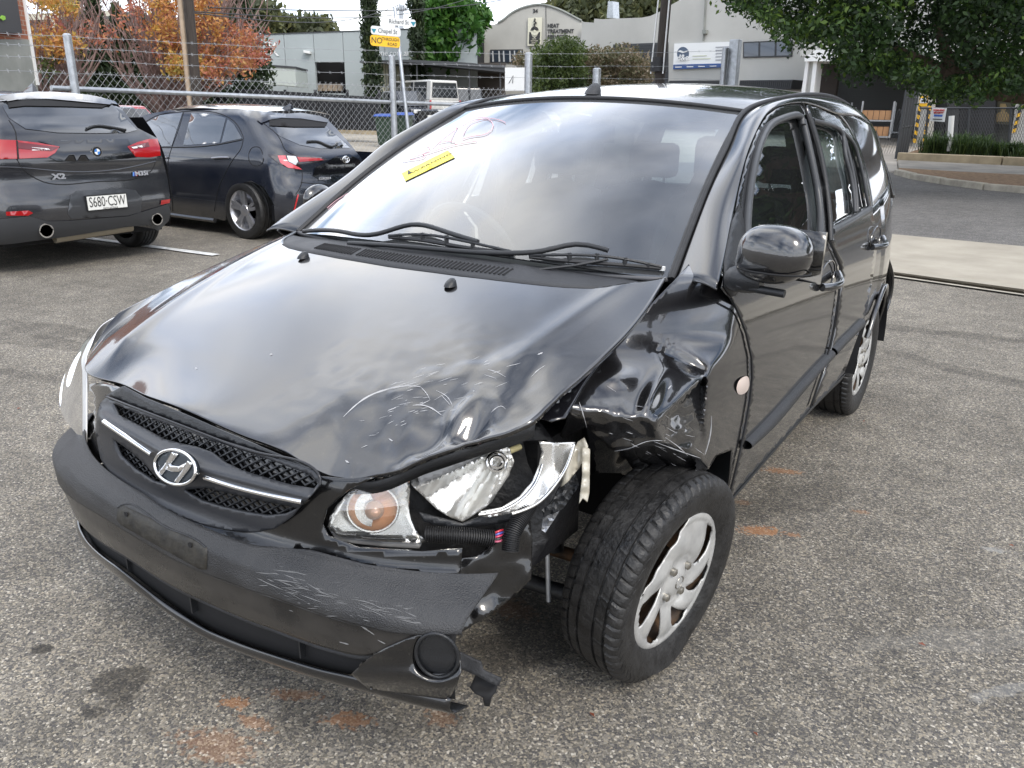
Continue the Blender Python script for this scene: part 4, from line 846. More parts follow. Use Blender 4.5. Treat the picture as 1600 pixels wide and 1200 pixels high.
strip('bezel_edge', [(897, 694), (886, 728), (868, 757), (840, 786), (800, 803)], .0035, M['chrome'], hl, lambda u, v, o: cp(u, v, .045), 0)
sh = mat('broken_clear_plastic', (.40, .37, .30), .25, coat=.6, var=.3, vscale=30)
patch('lens_shard', [(903, 690), (912, 684), (918, 698), (906, 730), (888, 752), (875, 762), (880, 740), (892, 715)], lambda u, v: cp(u, v, .035 + .01 * math.sin(u / 5)), sh, hl, 5, .003)
patch('lens_shard', [(910, 700), (916, 698), (922, 702), (921, 770), (918, 784), (911, 778), (905, 787), (910, 745)], lambda u, v: cp(u, v, .045 + .004 * math.sin(v / 4)), sh, hl, 5, .004)
patch('torn_bracket', [(874, 762), (900, 740), (905, 758), (880, 795), (850, 808), (846, 797), (862, 785)], lambda u, v: cp(u, v, .01 + .012 * noise.noise(Vector((u / 8, v / 8, 0)))), M['plasticdk'], car, 5, .003, smooth=False)
patch('torn_bracket', [(862, 800), (878, 792), (866, 812), (852, 832), (846, 828), (848, 812)], lambda u, v: cp(u, v, .0 + .012 * noise.noise(Vector((u / 8, v / 8, 3)))), M['metalbent'], car, 5, .003, smooth=False)
patch('inner_cover', [(655, 800), (700, 812), (722, 818), (770, 800), (820, 795), (812, 812), (760, 822), (700, 826), (662, 815)], lambda u, v: cp(u, v, .0 + .006 * math.sin(u / 16)), M['plasticdk'], car, 6, .003)
# folded tip of the wing that juts over the lamp, lit like a blade
for k, (u, v) in enumerate(((822, 640 + 44), (798, 725), (815, 700))): pass
# corrugated wiring conduits with cut wires
def conduit(px, r, offs):
    P = spl([cp(u, v, o_) for (u, v), o_ in zip(px, offs)], 120); rr = [r * (1 + .13 * (1 if (i // 2) % 2 else -1)) for i in range(120)]
    return MB().tube(P, rr, 12).build('wiring_conduit', M['rubber'], car, True, 40)
conduit([(664, 835), (695, 836), (735, 838), (770, 841)], .0155, (.01, .02, .03, .03)); conduit([(828, 786), (815, 808), (802, 832), (797, 860)], .0165, (.0, .02, .035, .04))
for k, c_ in enumerate(((.55, .03, .05), (.10, .12, .45), (.6, .05, .12), (.05, .05, .05), (.55, .12, .2))):
    tube('wire', spl([cp(770, 834 + k * 3, .03), cp(779, 830 + k * 4, .034), cp(786, 828 + k * 3.4, .02)], 8), .0022, mat('wire_cover', c_, .35), car, 6)
# ---- right headlight, sound
LR = [[(-.585, -.60, .54), (-.65, -.582, .553), (-.70, -.578, .575), (-.745, -.56, .62), (-.772, -.51, .69), (-.778, -.45, .73)], [(-.595, -.580, .62), (-.66, -.565, .635), (-.71, -.548, .66), (-.75, -.515, .70), (-.776, -.46, .74), (-.782, -.41, .765)], [(-.61, -.555, .725), (-.66, -.525, .745), (-.70, -.485, .765), (-.74, -.445, .785), (-.768, -.40, .80), (-.775, -.36, .81)]]
h2 = sheet('headlight', net(LR, 30, 20), mat('bright_lamp_bowl', (.80, .80, .80), .35, metal=.25), car, .002); sheet('lens', net(LR, 30, 20) * [1.01, 1, 1] + [0, -.010, .002], M['lens'], h2)
# ---- sound wing, other side
rws = []
for y in np.linspace(-.40, .47, 24):
    lo = .285 + math.sqrt(max(0, .345 ** 2 - y * y)) if abs(y) < .345 else .26
    ze = H(.69, y) - .006; row = [np.array([-(.695 if y < .2 else .69), y, ze]), np.array([-.735, y, ze - .018]), np.array([-.775, y, ze - .06])]
    for z in np.linspace(ze - .11, lo, 7): row.append(np.array([-S(y, z), y, z]))
    rws.append(spl(row, 22))
rw = sheet('front_wing', np.array(rws), M[Pb], car, .004, flip=True)
m1 = mirror(d1, 'front_door'); m2 = mirror(d2, 'rear_door')
for o_, mo in ((d1, m1), (d2, m2)):
    for ch_ in list(o_.children):
        if ch_.name.split('.')[0] in ('door_glass', 'quarter_glass'): c_ = mirror(ch_); c_.parent = mo
# ---- wheels
def plate2(name, out_, holes, fn, m, parent, step, th): return patch(name, out_, fn, m, parent, step, th, holes=holes)
def polar(r, a): return (r * math.cos(a) * 1000, r * math.sin(a) * 1000)
def make_wheel(c, toe, camber, R0=.288, missing=None, floor=None, side=1, steps=300):
    n_ = np.array([math.cos(toe) * math.cos(camber) * side, math.sin(toe) * math.cos(camber), math.sin(camber)]); a_ = np.cross([0, 0, 1.], n_); a_ /= np.linalg.norm(a_); b_ = np.cross(n_, a_); c = np.array(c, float)
    T = lambda x, r, q: c + n_ * x + r * (math.cos(q) * a_ + math.sin(q) * b_)
    # tyre
    prof = [(.062, .181), (.074, .186), (.083, .205), (.0885, .232), (.0880, .255), (.0845, .270), (.0780, .2795), (.0690, .2845), (.0560, .2865), (.0555, .2800), (.0480, .2800), (.0475, .2872), (.0270, .2880), (.0265, .2815), (.0190, .2815), (.0185, .2880), (0, .2882)]
    prof = prof + [(-x, r) for x, r in prof[-2::-1]]; k = R0 / .288; V = []; F = []; nP = len(prof)
    for i in range(steps):
        q = 2 * PI * i / steps
        for j, (x, r) in enumerate(prof):
            r *= k if r > .2 else 1; sk = 0
            if abs(x) > .05 and r > .268 * k:
                if i % 5 == 0: r -= .0048
            elif .02 < abs(x) < .05 and (i + int(abs(x) * 100)) % 10 < 1: r -= .0035
            elif abs(x) < .017 and i % 15 == 0: r -= .003
            p = T(x, r, q + (abs(x) * 1.2 if r > .25 else 0))
            if floor is not None and p[2] < floor + .055:
                t = min(1.3, (floor + .055 - p[2]) / .055)
                if r < .262 * k: p = p + n_ * math.copysign(.020 * t, x) * (1 if r > .19 else .2)
                if p[2] < floor: p[2] = floor + (p[2] - floor) * .02
                elif r > .19: p[2] = p[2]
            V.append(p)
    for i in range(steps):
        for j in range(nP - 1): F.append((i * nP + j, i * nP + j + 1, ((i + 1) % steps) * nP + j + 1, ((i + 1) % steps) * nP + j))
    def lathe(name, prof_, m, parent, n=64):
        V_2 = [T(x, r, 2 * PI * i / n) for i in range(n) for x, r in prof_]; k2 = len(prof_)
        F_2 = [(i * k2 + j, i * k2 + j + 1, ((i + 1) % n) * k2 + j + 1, ((i + 1) % n) * k2 + j) for i in range(n) for j in range(k2 - 1)]
        return mk(name, V_2, F_2, m, parent, True, 40)
    rim = lathe('wheel', [(.066, .186), (.070, .190), (.064, .184), (.052, .176), (.045, .170), (.030, .160), (-.02, .155), (-.03, .12), (-.01, .07), (.02, .065), (.03, .0001)], M['rimsteel'], car)
    ty = mk('tyre', V, F, M['tyre'], rim, True, 35)
    # cover
    ns = 7; out_ = []
    for i in range(110):
        q = 2 * PI * i / 110; r = .198
        if missing and missing[0] < math.degrees(q) < missing[1]: r = .196 * math.cos(math.radians((missing[1] - missing[0]) / 2)) / math.cos(q - math.radians((missing[0] + missing[1]) / 2)) + .003 * math.sin(i * .9)
        out_.append(polar(r, q))
    holes = []
    for i in range(ns):
        q0 = 2 * PI * i / ns + .2; h = []
        if missing and missing[0] - 8 < math.degrees(q0 + .3) % 360 < missing[1] - 5: continue
        for r, w_ in ((.078, .03), (.096, .17), (.126, .25), (.152, .27), (.166, .21), (.170, .0)): h.append(polar(r, q0 + w_ + (r - .08) * 5.0))
        for r, w_ in ((.168, -.14), (.157, -.21), (.130, -.19), (.100, -.12), (.084, -.05)): h.append(polar(r, q0 + w_ + (r - .08) * 5.0))
        holes.append(h)
    def cf(a, b):
        r = math.hypot(a, b) / 1000; q = math.atan2(b, a); w_ = (q - .2 - (r - .08) * 5.0) * ns / (2 * PI); w_ -= math.floor(w_); rid = abs(w_ - .5) * 2
        h = .070 + .006 * (1 - (r / .19) ** 2) - (.012 * math.exp(-((r - .055) / .022) ** 2)) - .010 * max(0, (r - .178) / .012) ** 2
        if .07 < r < .168: h += .009 * (1 - rid) * math.sin(PI * (r - .07) / .098) - .004
        return T(h, r, q)
    cap = patch('hubcap', out_, cf, M['silver'], rim, 6.5, .004, holes=holes)
    for i in range(4):
        q = 2 * PI * i / 4 + .6; MB().tube([T(.055, .050, q) * 1 + 0 * n_, T(.078, .050, q), T(.081, .050, q)], [.0105, .0105, .006], 10).build('wheel_bolt', M['boltm'], rim, True, 40)
    lathe('cap_boss', [(.062, .036), (.072, .034), (.078, .026), (.080, .0001)], M['silver'], rim, 28)
    tube('cap_emblem', [T(.0805, .017, 2 * PI * i / 20) + 0 for i in range(21)], .0014, M['boltm'], rim, 5)
    return rim
M['tyre'] = mat('worn_tyre', (.012, .012, .013), .5, var=.5, vscale=26, c2=(.026, .025, .024), bump=.3, bscale=120, rvar=.15)
M['rimsteel'] = mat('dull_wheel_steel', (.075, .07, .062), .6, metal=.5, var=.6, vscale=18, c2=(.16, .085, .04)); M['boltm'] = mat('wheel_bolt_steel', (.38, .36, .32), .3, metal=.9)
fw = make_wheel((.742, .088, .284), math.radians(-8.2), math.radians(-5.8), R0=.282, missing=(86, 174), floor=.0); fw['label'] = 'wheel with a flat tyre and broken hubcap'
make_wheel((.700, 2.44, .272), math.radians(-1), 0, R0=.286); make_wheel((-.70, 0, .28), 0, 0, side=-1); make_wheel((-.70, 2.44, .28), 0, 0, side=-1)
# brake and strut seen through the gap
tube('suspension_strut', [(.50, .0, .30), (.47, .03, .75)], .028, M['plasticdk'], car); tube('drive_shaft', [(.1, .02, .27), (.62, .05, .27)], .018, M['rimsteel'], car)
tube('control_arm', [(.25, -.05, .20), (.60, .02, .17)], .022, M['plasticdk'], car); tube('drop_link', [(.56, -.12, .23), (.53, -.10, .52)], .006, M['steel'], car)
# ---- door mirror
def mirror_unit():
    c = at(1210, 401, 'X', .945); mb = MB(); n1, n2 = 26, 18; V = []; 
    Rz = Matrix.Rotation(math.radians(-14), 3, 'Z')
    for j in range(n2 + 1):
        ph = -PI / 2 + PI * j / n2
        for i in range(n1):
            th = 2 * PI * i / n1; e = .78
            sg = lambda t, p: math.copysign(abs(t) ** p, t)
            x = .080 * sg(math.cos(ph), e) * sg(math.cos(th), e); y = .055 * sg(math.cos(ph), e) * sg(math.sin(th), e); z = .068 * sg(math.sin(ph), .8)
            if z < 0: z *= .86
            x -= .018 * (z < 0) * (-z / .08); p = Rz @ Vector((x, y, z)); V.append(np.array(p) + c)
    F = [(j * n1 + i, j * n1 + (i + 1) % n1, (j + 1) * n1 + (i + 1) % n1, (j + 1) * n1 + i) for j in range(n2) for i in range(n1)]
    h = mk('door_mirror', V, F, M[Pb], car, True, 60)
    a = [c + np.array(Rz @ Vector((  .082 * math.cos(t), .057 * math.sin(t), -.028))) for t in np.linspace(0, 2 * PI, 30)]; tube('mirror_seam', a, .0022, M['dark'], h, 5)
    box('mirror_glass', tuple(c + np.array(Rz @ Vector((0, .060, 0)))), (.16, .006, .11), M['chrome'], h, Rz)
    b = sd(1150, 425, .0); tube('mirror_arm', spl([b, b + np.array([.03, -.01, -.005]), c + np.array([-.06, 0, -.055]), c + np.array([-.02, 0, -.055])], 12), [.036 - .001 * i for i in range(12)], M['plasticdk'], h, 14)
    tube('mirror_base', [c + np.array([-.07, -.01, -.070]), c + np.array([.035, -.015, -.074])], .009, M['plasticdk'], h, 8)
    return h
mu_ = mirror_unit()
sail = patch('mirror_sail', [(1145, 345), (1156, 318), (1164, 350), (1168, 400), (1169, 432), (1150, 462), (1143, 464), (1133, 448), (1132, 410)], lambda u, v: sd(u, v, .008), M['plasticdk'], mu_, 8, .004)
bm = bmesh.new(); bmesh.ops.create_uvsphere(bm, u_segments=20, v_segments=14, radius=1); me = bpy.data.meshes.new('door_mirror'); bm.to_mesh(me); bm.free(); me.transform(Matrix.Translation((-.835, .50, 1.075)) @ Matrix.Diagonal((.03, .07, .05, 1))); me.materials.append(M[Pb]); me.polygons.foreach_set('use_smooth', [True] * len(me.polygons)); o = bpy.data.objects.new('door_mirror', me); col.objects.link(o); o.parent = car; o['label'] = 'door mirror folded back'
# ---- cabin
dk = M['int']
rows = [[np.array([s * .66, y + .10 * s * s, z]) for s in np.linspace(-1, 1, 9)] for y, z in ((.13, 1.0), (.34, .985), (.52, .975), (.62, .93), (.64, .70))]
sheet('dashboard', net(rows, 30, 20), dk, car, .01)
st = MB(); c = np.array([-.36, .80, .90]); tl = Matrix.Rotation(math.radians(-62), 3, 'X')
st.tube([c + np.array(tl @ Vector((.185 * math.cos(t), .185 * math.sin(t), 0))) for t in np.linspace(0, 2 * PI, 37)], .015, 8, caps=False); st.tube([c, c + np.array([.17, .0, 0])], .018, 6); st.tube([c, c - np.array([.17, 0, 0])], .018, 6); st.tube([c, c + np.array([0, -.12, -.09])], .035, 8); st.tube([c, c + np.array(tl @ Vector((0, -.17, 0)))], .018, 6)
st.build('steering_wheel', dk, car, True)
def seat(x, y, w_, h):
    P = [np.array([x, y, .38]), np.array([x, y + .05, .55]), np.array([x, y + .16, .95]), np.array([x, y + .20, h - .04]), np.array([x, y + .21, h])]
    vs = []; n = 16; F = []
    for i, (p, a, b_) in enumerate(zip(P, (w_, w_, w_ * .95, w_ * .8, .02), (.09, .09, .07, .05, .01))):
        for k in range(n):
            t = 2 * PI * k / n; vs.append(p + np.array([a * math.copysign(abs(math.cos(t)) ** .5, math.cos(t)), b_ * math.copysign(abs(math.sin(t)) ** .7, math.sin(t)), 0]))
    F = [(i * n + k, i * n + (k + 1) % n, (i + 1) * n + (k + 1) % n, (i + 1) * n + k) for i in range(4) for k in range(n)]
    o = mk('seat', vs, F, M['fabric'], car, True, 60)
    box('headrest', (x, y + .23, h + .10), (.25, .10, .17), M['fabric'], o, bev=.035); tube('headrest_post', [(x - .06, y + .22, h - .02), (x - .06, y + .23, h + .06)], .006, M['steel'], o); tube('headrest_post', [(x + .06, y + .22, h - .02), (x + .06, y + .23, h + .06)], .006, M['steel'], o)
    box('seat_cushion', (x, y - .22, .45), (w_ * 2, .5, .16), M['fabric'], o, bev=.05)
seat(-.36, 1.22, .25, 1.12); seat(.36, 1.22, .25, 1.12); seat(-.33, 2.10, .30, 1.06); seat(.33, 2.10, .30, 1.06)
box('rear_view_mirror', (0, 1.0, 1.315), (.22, .02, .06), M['plasticdk'], car, bev=.008)
sheet('headlining', net([[p + np.array([0, 0, -.035]) for p in r] for r in [list(roofG[k][::6]) for k in (0, 16, 33, 49)]], 14, 14), M['intlight'], car)
for x in (-1, 1):
    for y, xx in ((1.42, .70), (2.25, .70)): box('inner_pillar', (x * (xx - .05), y, 1.17), (.05, .12, .50), M['int'], car, Matrix.Rotation(math.radians(-14 * x), 3, 'Y'))
    tube('seat_belt', [(x * .66, 1.36, 1.30), (x * .60, 1.34, .6)], .012, M['fabric'], car, 6)
box('parcel_shelf', (0, 2.72, .95), (1.2, .45, .03), M['int'], car)
# ================================================================== other cars
M['navy'] = paint('dark_blue_black_paint', (.003, .006, .015), .03, ior=1.5)
M['charc'] = paint('charcoal_paint', (.010, .011, .015), .03, ior=1.55)
M['gl_dark'] = glass('dark_car_glass', (.16, .18, .19), dust=.02, boost=1.6)
M['alloy'] = mat('silver_alloy', (.50, .50, .52), .28, metal=.8)
M['platebg'] = mat('number_plate_white', (.72, .72, .68), .45)
M['redp'] = paint('red_paint', (.35, .012, .012), .06); M['whitep'] = paint('white_vehicle_paint', (.62, .61, .57), .05); M['silverp'] = paint('silver_green_paint', (.40, .42, .38), .05)
def wheel_simple(parent, c, R, wd, side, spokes, name='wheel', face=None, double=True, segs=48):
    """alloy wheel on a road car, local frame: axle along x, side=+1 faces +x"""
    c = Vector(c); T = lambda x, r, q: c + Vector((x * side, r * math.cos(q), r * math.sin(q)))
    def lathe(nm, prof, m, par):
        V = [T(x, r, 2 * PI * i / segs) for i in range(segs) for x, r in prof]; k = len(prof)
        return mk(nm, V, [(i * k + j, i * k + j + 1, ((i + 1) % segs) * k + j + 1, ((i + 1) % segs) * k + j) for i in range(segs) for j in range(k - 1)], m, par, True, 40)
    h = wd / 2; ri = R * .68
    w_ = lathe(name, [(h - .012, ri), (h - .005, ri + .004), (h - .02, ri - .008), (-.02, ri - .025), (-.04, ri * .5), (-.04, .001)], M['alloy'] if face is None else face, parent)
    pr = [(h - .02, ri), (h - .002, ri + .012), (h + .004, R * .84), (h - .004, R * .95), (h - .022, R * .992)]
    xs = [h - .03, h - .052, h - .053, h - .061, h - .062, h - .09, h - .091, h - .099, h - .10]
    for i, x in enumerate(xs):
        if x > 0.005: pr.append((x, R - (.008 if i in (2, 3, 6, 7) else 0)))
    pr += [(0.0, R)] + [(-x, r) for x, r in pr[::-1]]
    lathe('tyre', pr, M['tyre'], w_)
    sp = MB()
    for k in range(spokes):
        for d_ in ((-.13, .13) if double else (0,)):
            q = 2 * PI * k / spokes + .3; a = T(h - .028, R * .16, q + d_ * 1.6); b = T(h - .012, ri - .004, q + d_); t = (b - a).normalized(); n_ = Vector((side, 0, 0)); s = t.cross(n_).normalized()
            w0, w1 = R * .05, R * .062
            vs = [a + s * w0, a - s * w0, b - s * w1, b + s * w1]; sp.add(vs + [v - n_ * .03 for v in vs], [(0, 1, 2, 3), (4, 7, 6, 5), (0, 3, 7, 4), (1, 5, 6, 2), (0, 4, 5, 1), (3, 2, 6, 7)])
    sp.build('spokes', M['alloy'], w_)
    lathe('hub_cap', [(h - .04, R * .22), (h - .022, R * .19), (h - .015, R * .1), (h - .013, .001)], M['alloy'], w_)
    return w_
def local(root):
    mwi = root.matrix_basis.inverted()
    return mwi
# a car in its own frame: x right, y forward (rear bumper at y=0), z up. Sections: stations along y with (z, halfwidth) outlines
class Car:
    def __init__(s, root): s.root = root; bpy.context.view_layer.update(); s.mw = root.matrix_basis.copy(); s.inv = s.mw.inverted(); s.c = np.array(s.inv @ Vector(CAM)); s.R3 = s.inv.to_3x3()
    def ray(s, u, v): d = np.array(s.R3 @ Vector(ray(u, v))); return d / np.linalg.norm(d)
    def at(s, u, v, ax, val):
        d = s.ray(u, v); i = 'xyz'.index(ax); return s.c + d * ((val - s.c[i]) / d[i])
    def fn(s, g, t0, t1, n=110):
        def f(u, v, off=0.0):
            d = s.ray(u, v); ts = np.linspace(t0, t1, n); G_ = [g(s.c + t * d) - off for t in ts]
            k = next((i for i, q in enumerate(G_) if q < 0), None)
            if k is None or k == 0: return s.c + ts[int(np.argmin(G_))] * d
            a, b = ts[k - 1], ts[k]
            for _ in range(22):
                m = (a + b) / 2
                if g(s.c + m * d) - off < 0: b = m
                else: a = m
            return s.c + a * d
        return f
def rounded(W, T, R_):
    """body skin: side half width W(y,z), tail line T(z), corner radius R_"""
    def g(p):
        a = abs(p[0]) - W(p[1], p[2]) + R_; b = T(p[2], p[0]) - p[1] + R_
        return math.hypot(a, b) - R_ if a > 0 and b > 0 else max(a, b) - R_
    return g
I_p = lambda xs, ys: (lambda t: float(np.interp(t, xs, ys)))
def smooth_tab(P, n=80):
    Q = spl(P, n); return lambda t: float(np.interp(t, Q[:, 0], Q[:, 1]))
# ---------------------------------------------------------------- charcoal crossover, tail towards us
X2 = empty('crossover_car', (-5.72, 2.44, 0), PI / 2, 'charcoal crossover parked tail towards us, plate S680 CSW, at the left edge', 'car')
K = Car(X2)
t_ = smooth_tab([(.20, .20), (.30, .08), (.40, .02), (.55, .0), (.72, .03), (.82, .05), (.95, .045), (1.08, .09), (1.18, .15), (1.30, .30), (1.42, .44), (1.5, .62), (1.56, 1.2)])
w_ = smooth_tab([(.2, .84), (.35, .89), (.6, .91), (.85, .91), (1.0, .885), (1.15, .80), (1.35, .69), (1.47, .60), (1.56, .40)])
g2 = rounded(lambda y, z: w_(z), lambda z, x: t_(z) + .10 * (abs(x) / .9) ** 2.5, .16); F2 = K.fn(g2, 5.5, 10.5, 120)
o2 = lambda off: (lambda u, v: F2(u, v, off))
body = patch('body', [(-75, 160), (-20, 152), (20, 146), (60, 143), (110, 145), (150, 150), (180, 158), (190, 170), (215, 200), (246, 216), (252, 240), (262, 280), (267, 318), (264, 342), (246, 358), (205, 352), (110, 366), (20, 378), (-75, 385)], o2(0), M['charc'], X2, 9, 0)
gl2 = patch('rear_window', [(4, 166), (12, 157), (60, 153), (120, 154), (170, 159), (178, 166), (214, 203), (200, 207), (150, 208), (90, 207), (40, 201), (14, 184)], o2(.006), M['gl_dark'], X2, 9, 0)
patch('spoiler', [(0, 152), (20, 147), (80, 143), (140, 148), (178, 158), (172, 163), (120, 158), (75, 154), (40, 153), (12, 158)], o2(.035), M['charc'], X2, 8, 0)
patch('spoiler_underside', [(12, 160), (40, 155), (75, 156), (120, 160), (168, 164), (160, 168), (100, 166), (40, 165), (14, 168)], o2(.018), M['dark'], X2, 8, 0)
rl_ = mat('tail_lamp_red', (.30, .008, .010), .1, coat=1, emit=(.5, .01, .01, .04)); rl2 = mat('tail_lamp_dark_red', (.10, .004, .005), .1, coat=1)
def lamp(K_, name, out_, fn, subs, root):
    o = patch(name, out_, fn(.012), rl_, root, 6, 0)
    for P, m_ in subs: patch('lamp_bar', P, fn(.016), m_, o, 4, 0)
    return o
lamp(K, 'tail_lamp', [(-60, 214), (0, 218), (25, 219), (60, 223), (93, 229), (86, 239), (74, 246), (28, 248), (-60, 250)], o2, [([(28, 222), (60, 226), (92, 230), (80, 236), (28, 232)], rl2), ([(50, 230), (75, 232), (82, 234), (50, 235)], M['white']), ([(25, 219), (28, 220), (30, 248), (27, 248)], M['dark'])], X2)
lamp(K, 'tail_lamp', [(199, 229), (215, 222), (233, 217), (246, 217), (250, 230), (251, 243), (235, 246), (212, 245)], o2, [([(202, 229), (232, 222), (234, 229), (210, 233)], rl2), ([(205, 230), (222, 227), (223, 230), (209, 232)], M['white'])], X2)
patch('fog_reflector', [(9, 331), (45, 329), (52, 333), (44, 337), (10, 337)], o2(.012), rl_, X2, 6, 0); patch('fog_reflector', [(252, 313), (266, 311), (265, 317), (251, 320)], o2(.012), rl_, X2, 5, 0)
patch('tailgate_panel', [(58, 220), (200, 217), (205, 229), (214, 246), (160, 251), (90, 252), (78, 246), (94, 230)], o2(.009), M['dark'], X2, 9, 0).data.materials[0] = mat('gloss_black_trim', (.006, .006, .008), .08, coat=1)
patch('plate_recess', [(110, 305), (120, 298), (190, 294), (212, 297), (222, 310), (220, 332), (200, 337), (112, 342), (106, 335)], o2(.003), mat('recess_charcoal', (.030, .032, .036), .3, coat=.5), X2, 8, 0)
dif = patch('diffuser', [(-60, 345), (5, 342), (45, 338), (75, 346), (110, 345), (200, 338), (262, 319), (267, 330), (264, 345), (247, 361), (232, 352), (200, 354), (110, 369), (20, 381), (-60, 388)], o2(.010), mat('diffuser_grey', (.040, .042, .046), .4), X2, 8, 0)
MB().tube([F2(85, 372, -.06), F2(205, 354, -.06)], .045, 12).build('silencer', mat('silencer_steel', (.35, .31, .24), .45, metal=.6), X2, True)
for u, v, r in ((70, 360, .062), (243, 342, .058)):
    p = F2(u, v, .0); e = MB().tube([p + [0, .12, 0], p + [0, -.03, 0], p + [0, -.03, 0], p + [0, .05, 0]], [r, r, r * .82, r * .8], 20, caps=False).build('exhaust_tip', M['chrome'], X2, True, 40); MB().tube([p + [0, .03, 0], p + [0, .04, 0]], r * .8, 16).build('exhaust_bore', M['dark'], e)
pc = (F2(134, 305) + F2(195, 325)) / 2 + np.array([0, -.02, 0]); plt_ = box('number_plate', tuple(pc), (.385, .012, .135), M['dark'], X2); pb = box('plate_face', (0, -.008, 0), (.368, .006, .118), M['platebg'], plt_)
text('S680·CSW', .125, M['ink'], plt_, (0, -.0125, .004), (1, 0, 0), (0, 0, 1), 'lettering', .001, sx=.62, bold=.0); text('SOUTH AUSTRALIA', .020, M['ink'], plt_, (.02, -.0125, -.052), (1, 0, 0), (0, 0, 1), 'lettering', .001, sx=.8)
bp_ = F2(151, 237, .01)
def disc(name, c, r, m_, par, y=-.004, n=24, a0=0, a1=2 * PI):
    return mk(name, [tuple(np.array(c) + [0, y, 0])] + [tuple(np.array(c) + [r * math.cos(a0 + (a1 - a0) * i / n), y, r * math.sin(a0 + (a1 - a0) * i / n)]) for i in range(n + 1)], [(0, i + 1, i + 2) for i in range(n)], m_, par)
MB().tube([bp_, bp_ + np.array([0, -.008, 0])], .046, 24).build('badge', M['chrome'], X2, True, 40); bdg = bpy.data.objects['badge.001'] if 'badge.001' in bpy.data.objects else bpy.data.objects['badge']
blu = mat('badge_blue', (.05, .20, .55), .3)
disc('badge_ring', bp_, .042, M['dark'], bdg, -.0095); 
for k in range(4): disc('badge_quarter', bp_, .026, blu if k % 2 else M['white'], bdg, -.0105, 8, k * PI / 2 + .1, (k + 1) * PI / 2 + .1)
text('X2', .062, M['alloy'], X2, F2(92, 276, .012), (1, 0, 0), (0, .1, 1), 'model_badge', .006, bold=.003, sx=1.5); text('M35i', .055, M['alloy'], X2, F2(221, 271, .012), (1, .12, 0), (0, .1, 1), 'model_badge', .006, bold=.002, sx=1.3)
for k, c_ in enumerate(((.10, .25, .6), (.10, .08, .35), (.6, .03, .04))):
    p = F2(208 + k * 2.6, 272, .012); mk('badge_stripe', [p + [-.006, 0, -.018], p + [.008, 0, -.018], p + [.014, 0, .018], p + [0, 0, .018]], [(0, 1, 2, 3)], mat('stripe', c_, .3), X2)
def strip2(name, P, r, m, root, fn, off=.002, n=30): return tube(name, [fn(u, v, off) for u, v in spl(P, n)], r, m, root, 6)
strip2('shut_line', [(14, 188), (24, 205), (27, 250), (45, 272), (70, 285), (150, 284), (215, 278), (240, 262), (243, 247)], .005, M['dark'], X2, F2, 0)
strip2('crease', [(-50, 262), (30, 262), (100, 268), (200, 262), (243, 252)], .006, M['charc'], X2, F2, 0)
strip2('rear_wiper', [(135, 201), (142, 198), (170, 198), (197, 203)], .011, M['plasticdk'], X2, F2, .02)
# roof, sides and nose out of sight behind the tail
rows = []
for y, h, wd in ((.46, 1.45, .60), (1.0, 1.515, .62), (1.9, 1.52, .64), (2.6, 1.46, .62), (3.2, 1.10, .68)): rows.append([np.array([s * wd, y, h - .045 * abs(s) ** 3]) for s in np.linspace(-1, 1, 9)])
sheet('roof', net(rows, 20, 20), M['charc'], X2)
for s in (-1, 1):
    rows = [[np.array([s * (w_(z) - .02 - (.15 * max(0, y - 3.4) ** 2)), y, z]) for z in (.25, .5, .8, .95)] + [np.array([s * (.70 if y < 3 else .78), y, 1.30 if y < 3 else 1.0])] for y in (.3, 1.0, 2.0, 3.0, 3.8, 4.3)]
    sheet('side_panel', net(rows, 12, 20), M['charc'], X2)
fp = K.at(39, 138, 'x', 0.0)
def fin(root, p, m, h=.075):
    vs = []; 
    for y, z, w0 in ((-.02, 0, .024), (-.01, .7, .012), (.01, 1, .004), (.10, .45, .010), (.16, 0, .022)): vs += [p + [-w0, y, z * h], p + [w0, y, z * h]]
    return mk('aerial_fin', vs, [(0, 1, 3, 2), (2, 3, 5, 4), (4, 5, 7, 6), (6, 7, 9, 8), (0, 2, 4, 6, 8), (1, 9, 7, 5, 3)], m, root)
fin(X2, np.array([0.0, .85, 1.512]), M['charc'])
box('underfloor', (0, 2.1, .32), (1.5, 3.6, .18), M['dark'], X2)
for s in (-1, 1):
    for y in (.86, 3.50): wheel_simple(X2, (s * .79, y, .335), .335, .225, s, 5)
# ---------------------------------------------------------------- dark blue hatchback, its left side and tail
CO = empty('hatchback_car', (-5.33, 5.13, 0), PI / 2, 'dark blue hatchback with alloy wheels parked between the crossover and the fence', 'car')
K = Car(CO)
tc = smooth_tab([(.18, .12), (.30, .03), (.45, .0), (.62, .02), (.72, .06), (.86, .08), (.98, .16), (1.12, .38), (1.28, .60), (1.36, .75), (1.42, 1.1)])
wc = smooth_tab([(.15, .82), (.3, .875), (.55, .89), (.75, .885), (.90, .855), (1.0, .81), (1.15, .74), (1.30, .67), (1.38, .60), (1.43, .45)])
gc = rounded(lambda y, z: wc(z) - .05 * max(0, 1.0 - y) ** 2 * (z > .9), lambda z, x: tc(z) + .12 * (abs(x) / .9) ** 2.5, .20); F3 = K.fn(gc, 6.5, 12.5, 130)
o3 = lambda off: (lambda u, v: F3(u, v, off))
arch = [(430, 348), (428, 318), (412, 292), (392, 282), (372, 288), (357, 308), (352, 345)]
body = patch('body', [(150, 215), (205, 187), (232, 178), (270, 171), (320, 169), (370, 170), (420, 175), (470, 180), (513, 188), (525, 200), (548, 226), (562, 244), (572, 262), (577, 292), (560, 325), (530, 345), (480, 356), (450, 354)] + arch + [(335, 341), (262, 333), (150, 322)], o3(0), M['navy'], CO, 8, 0)
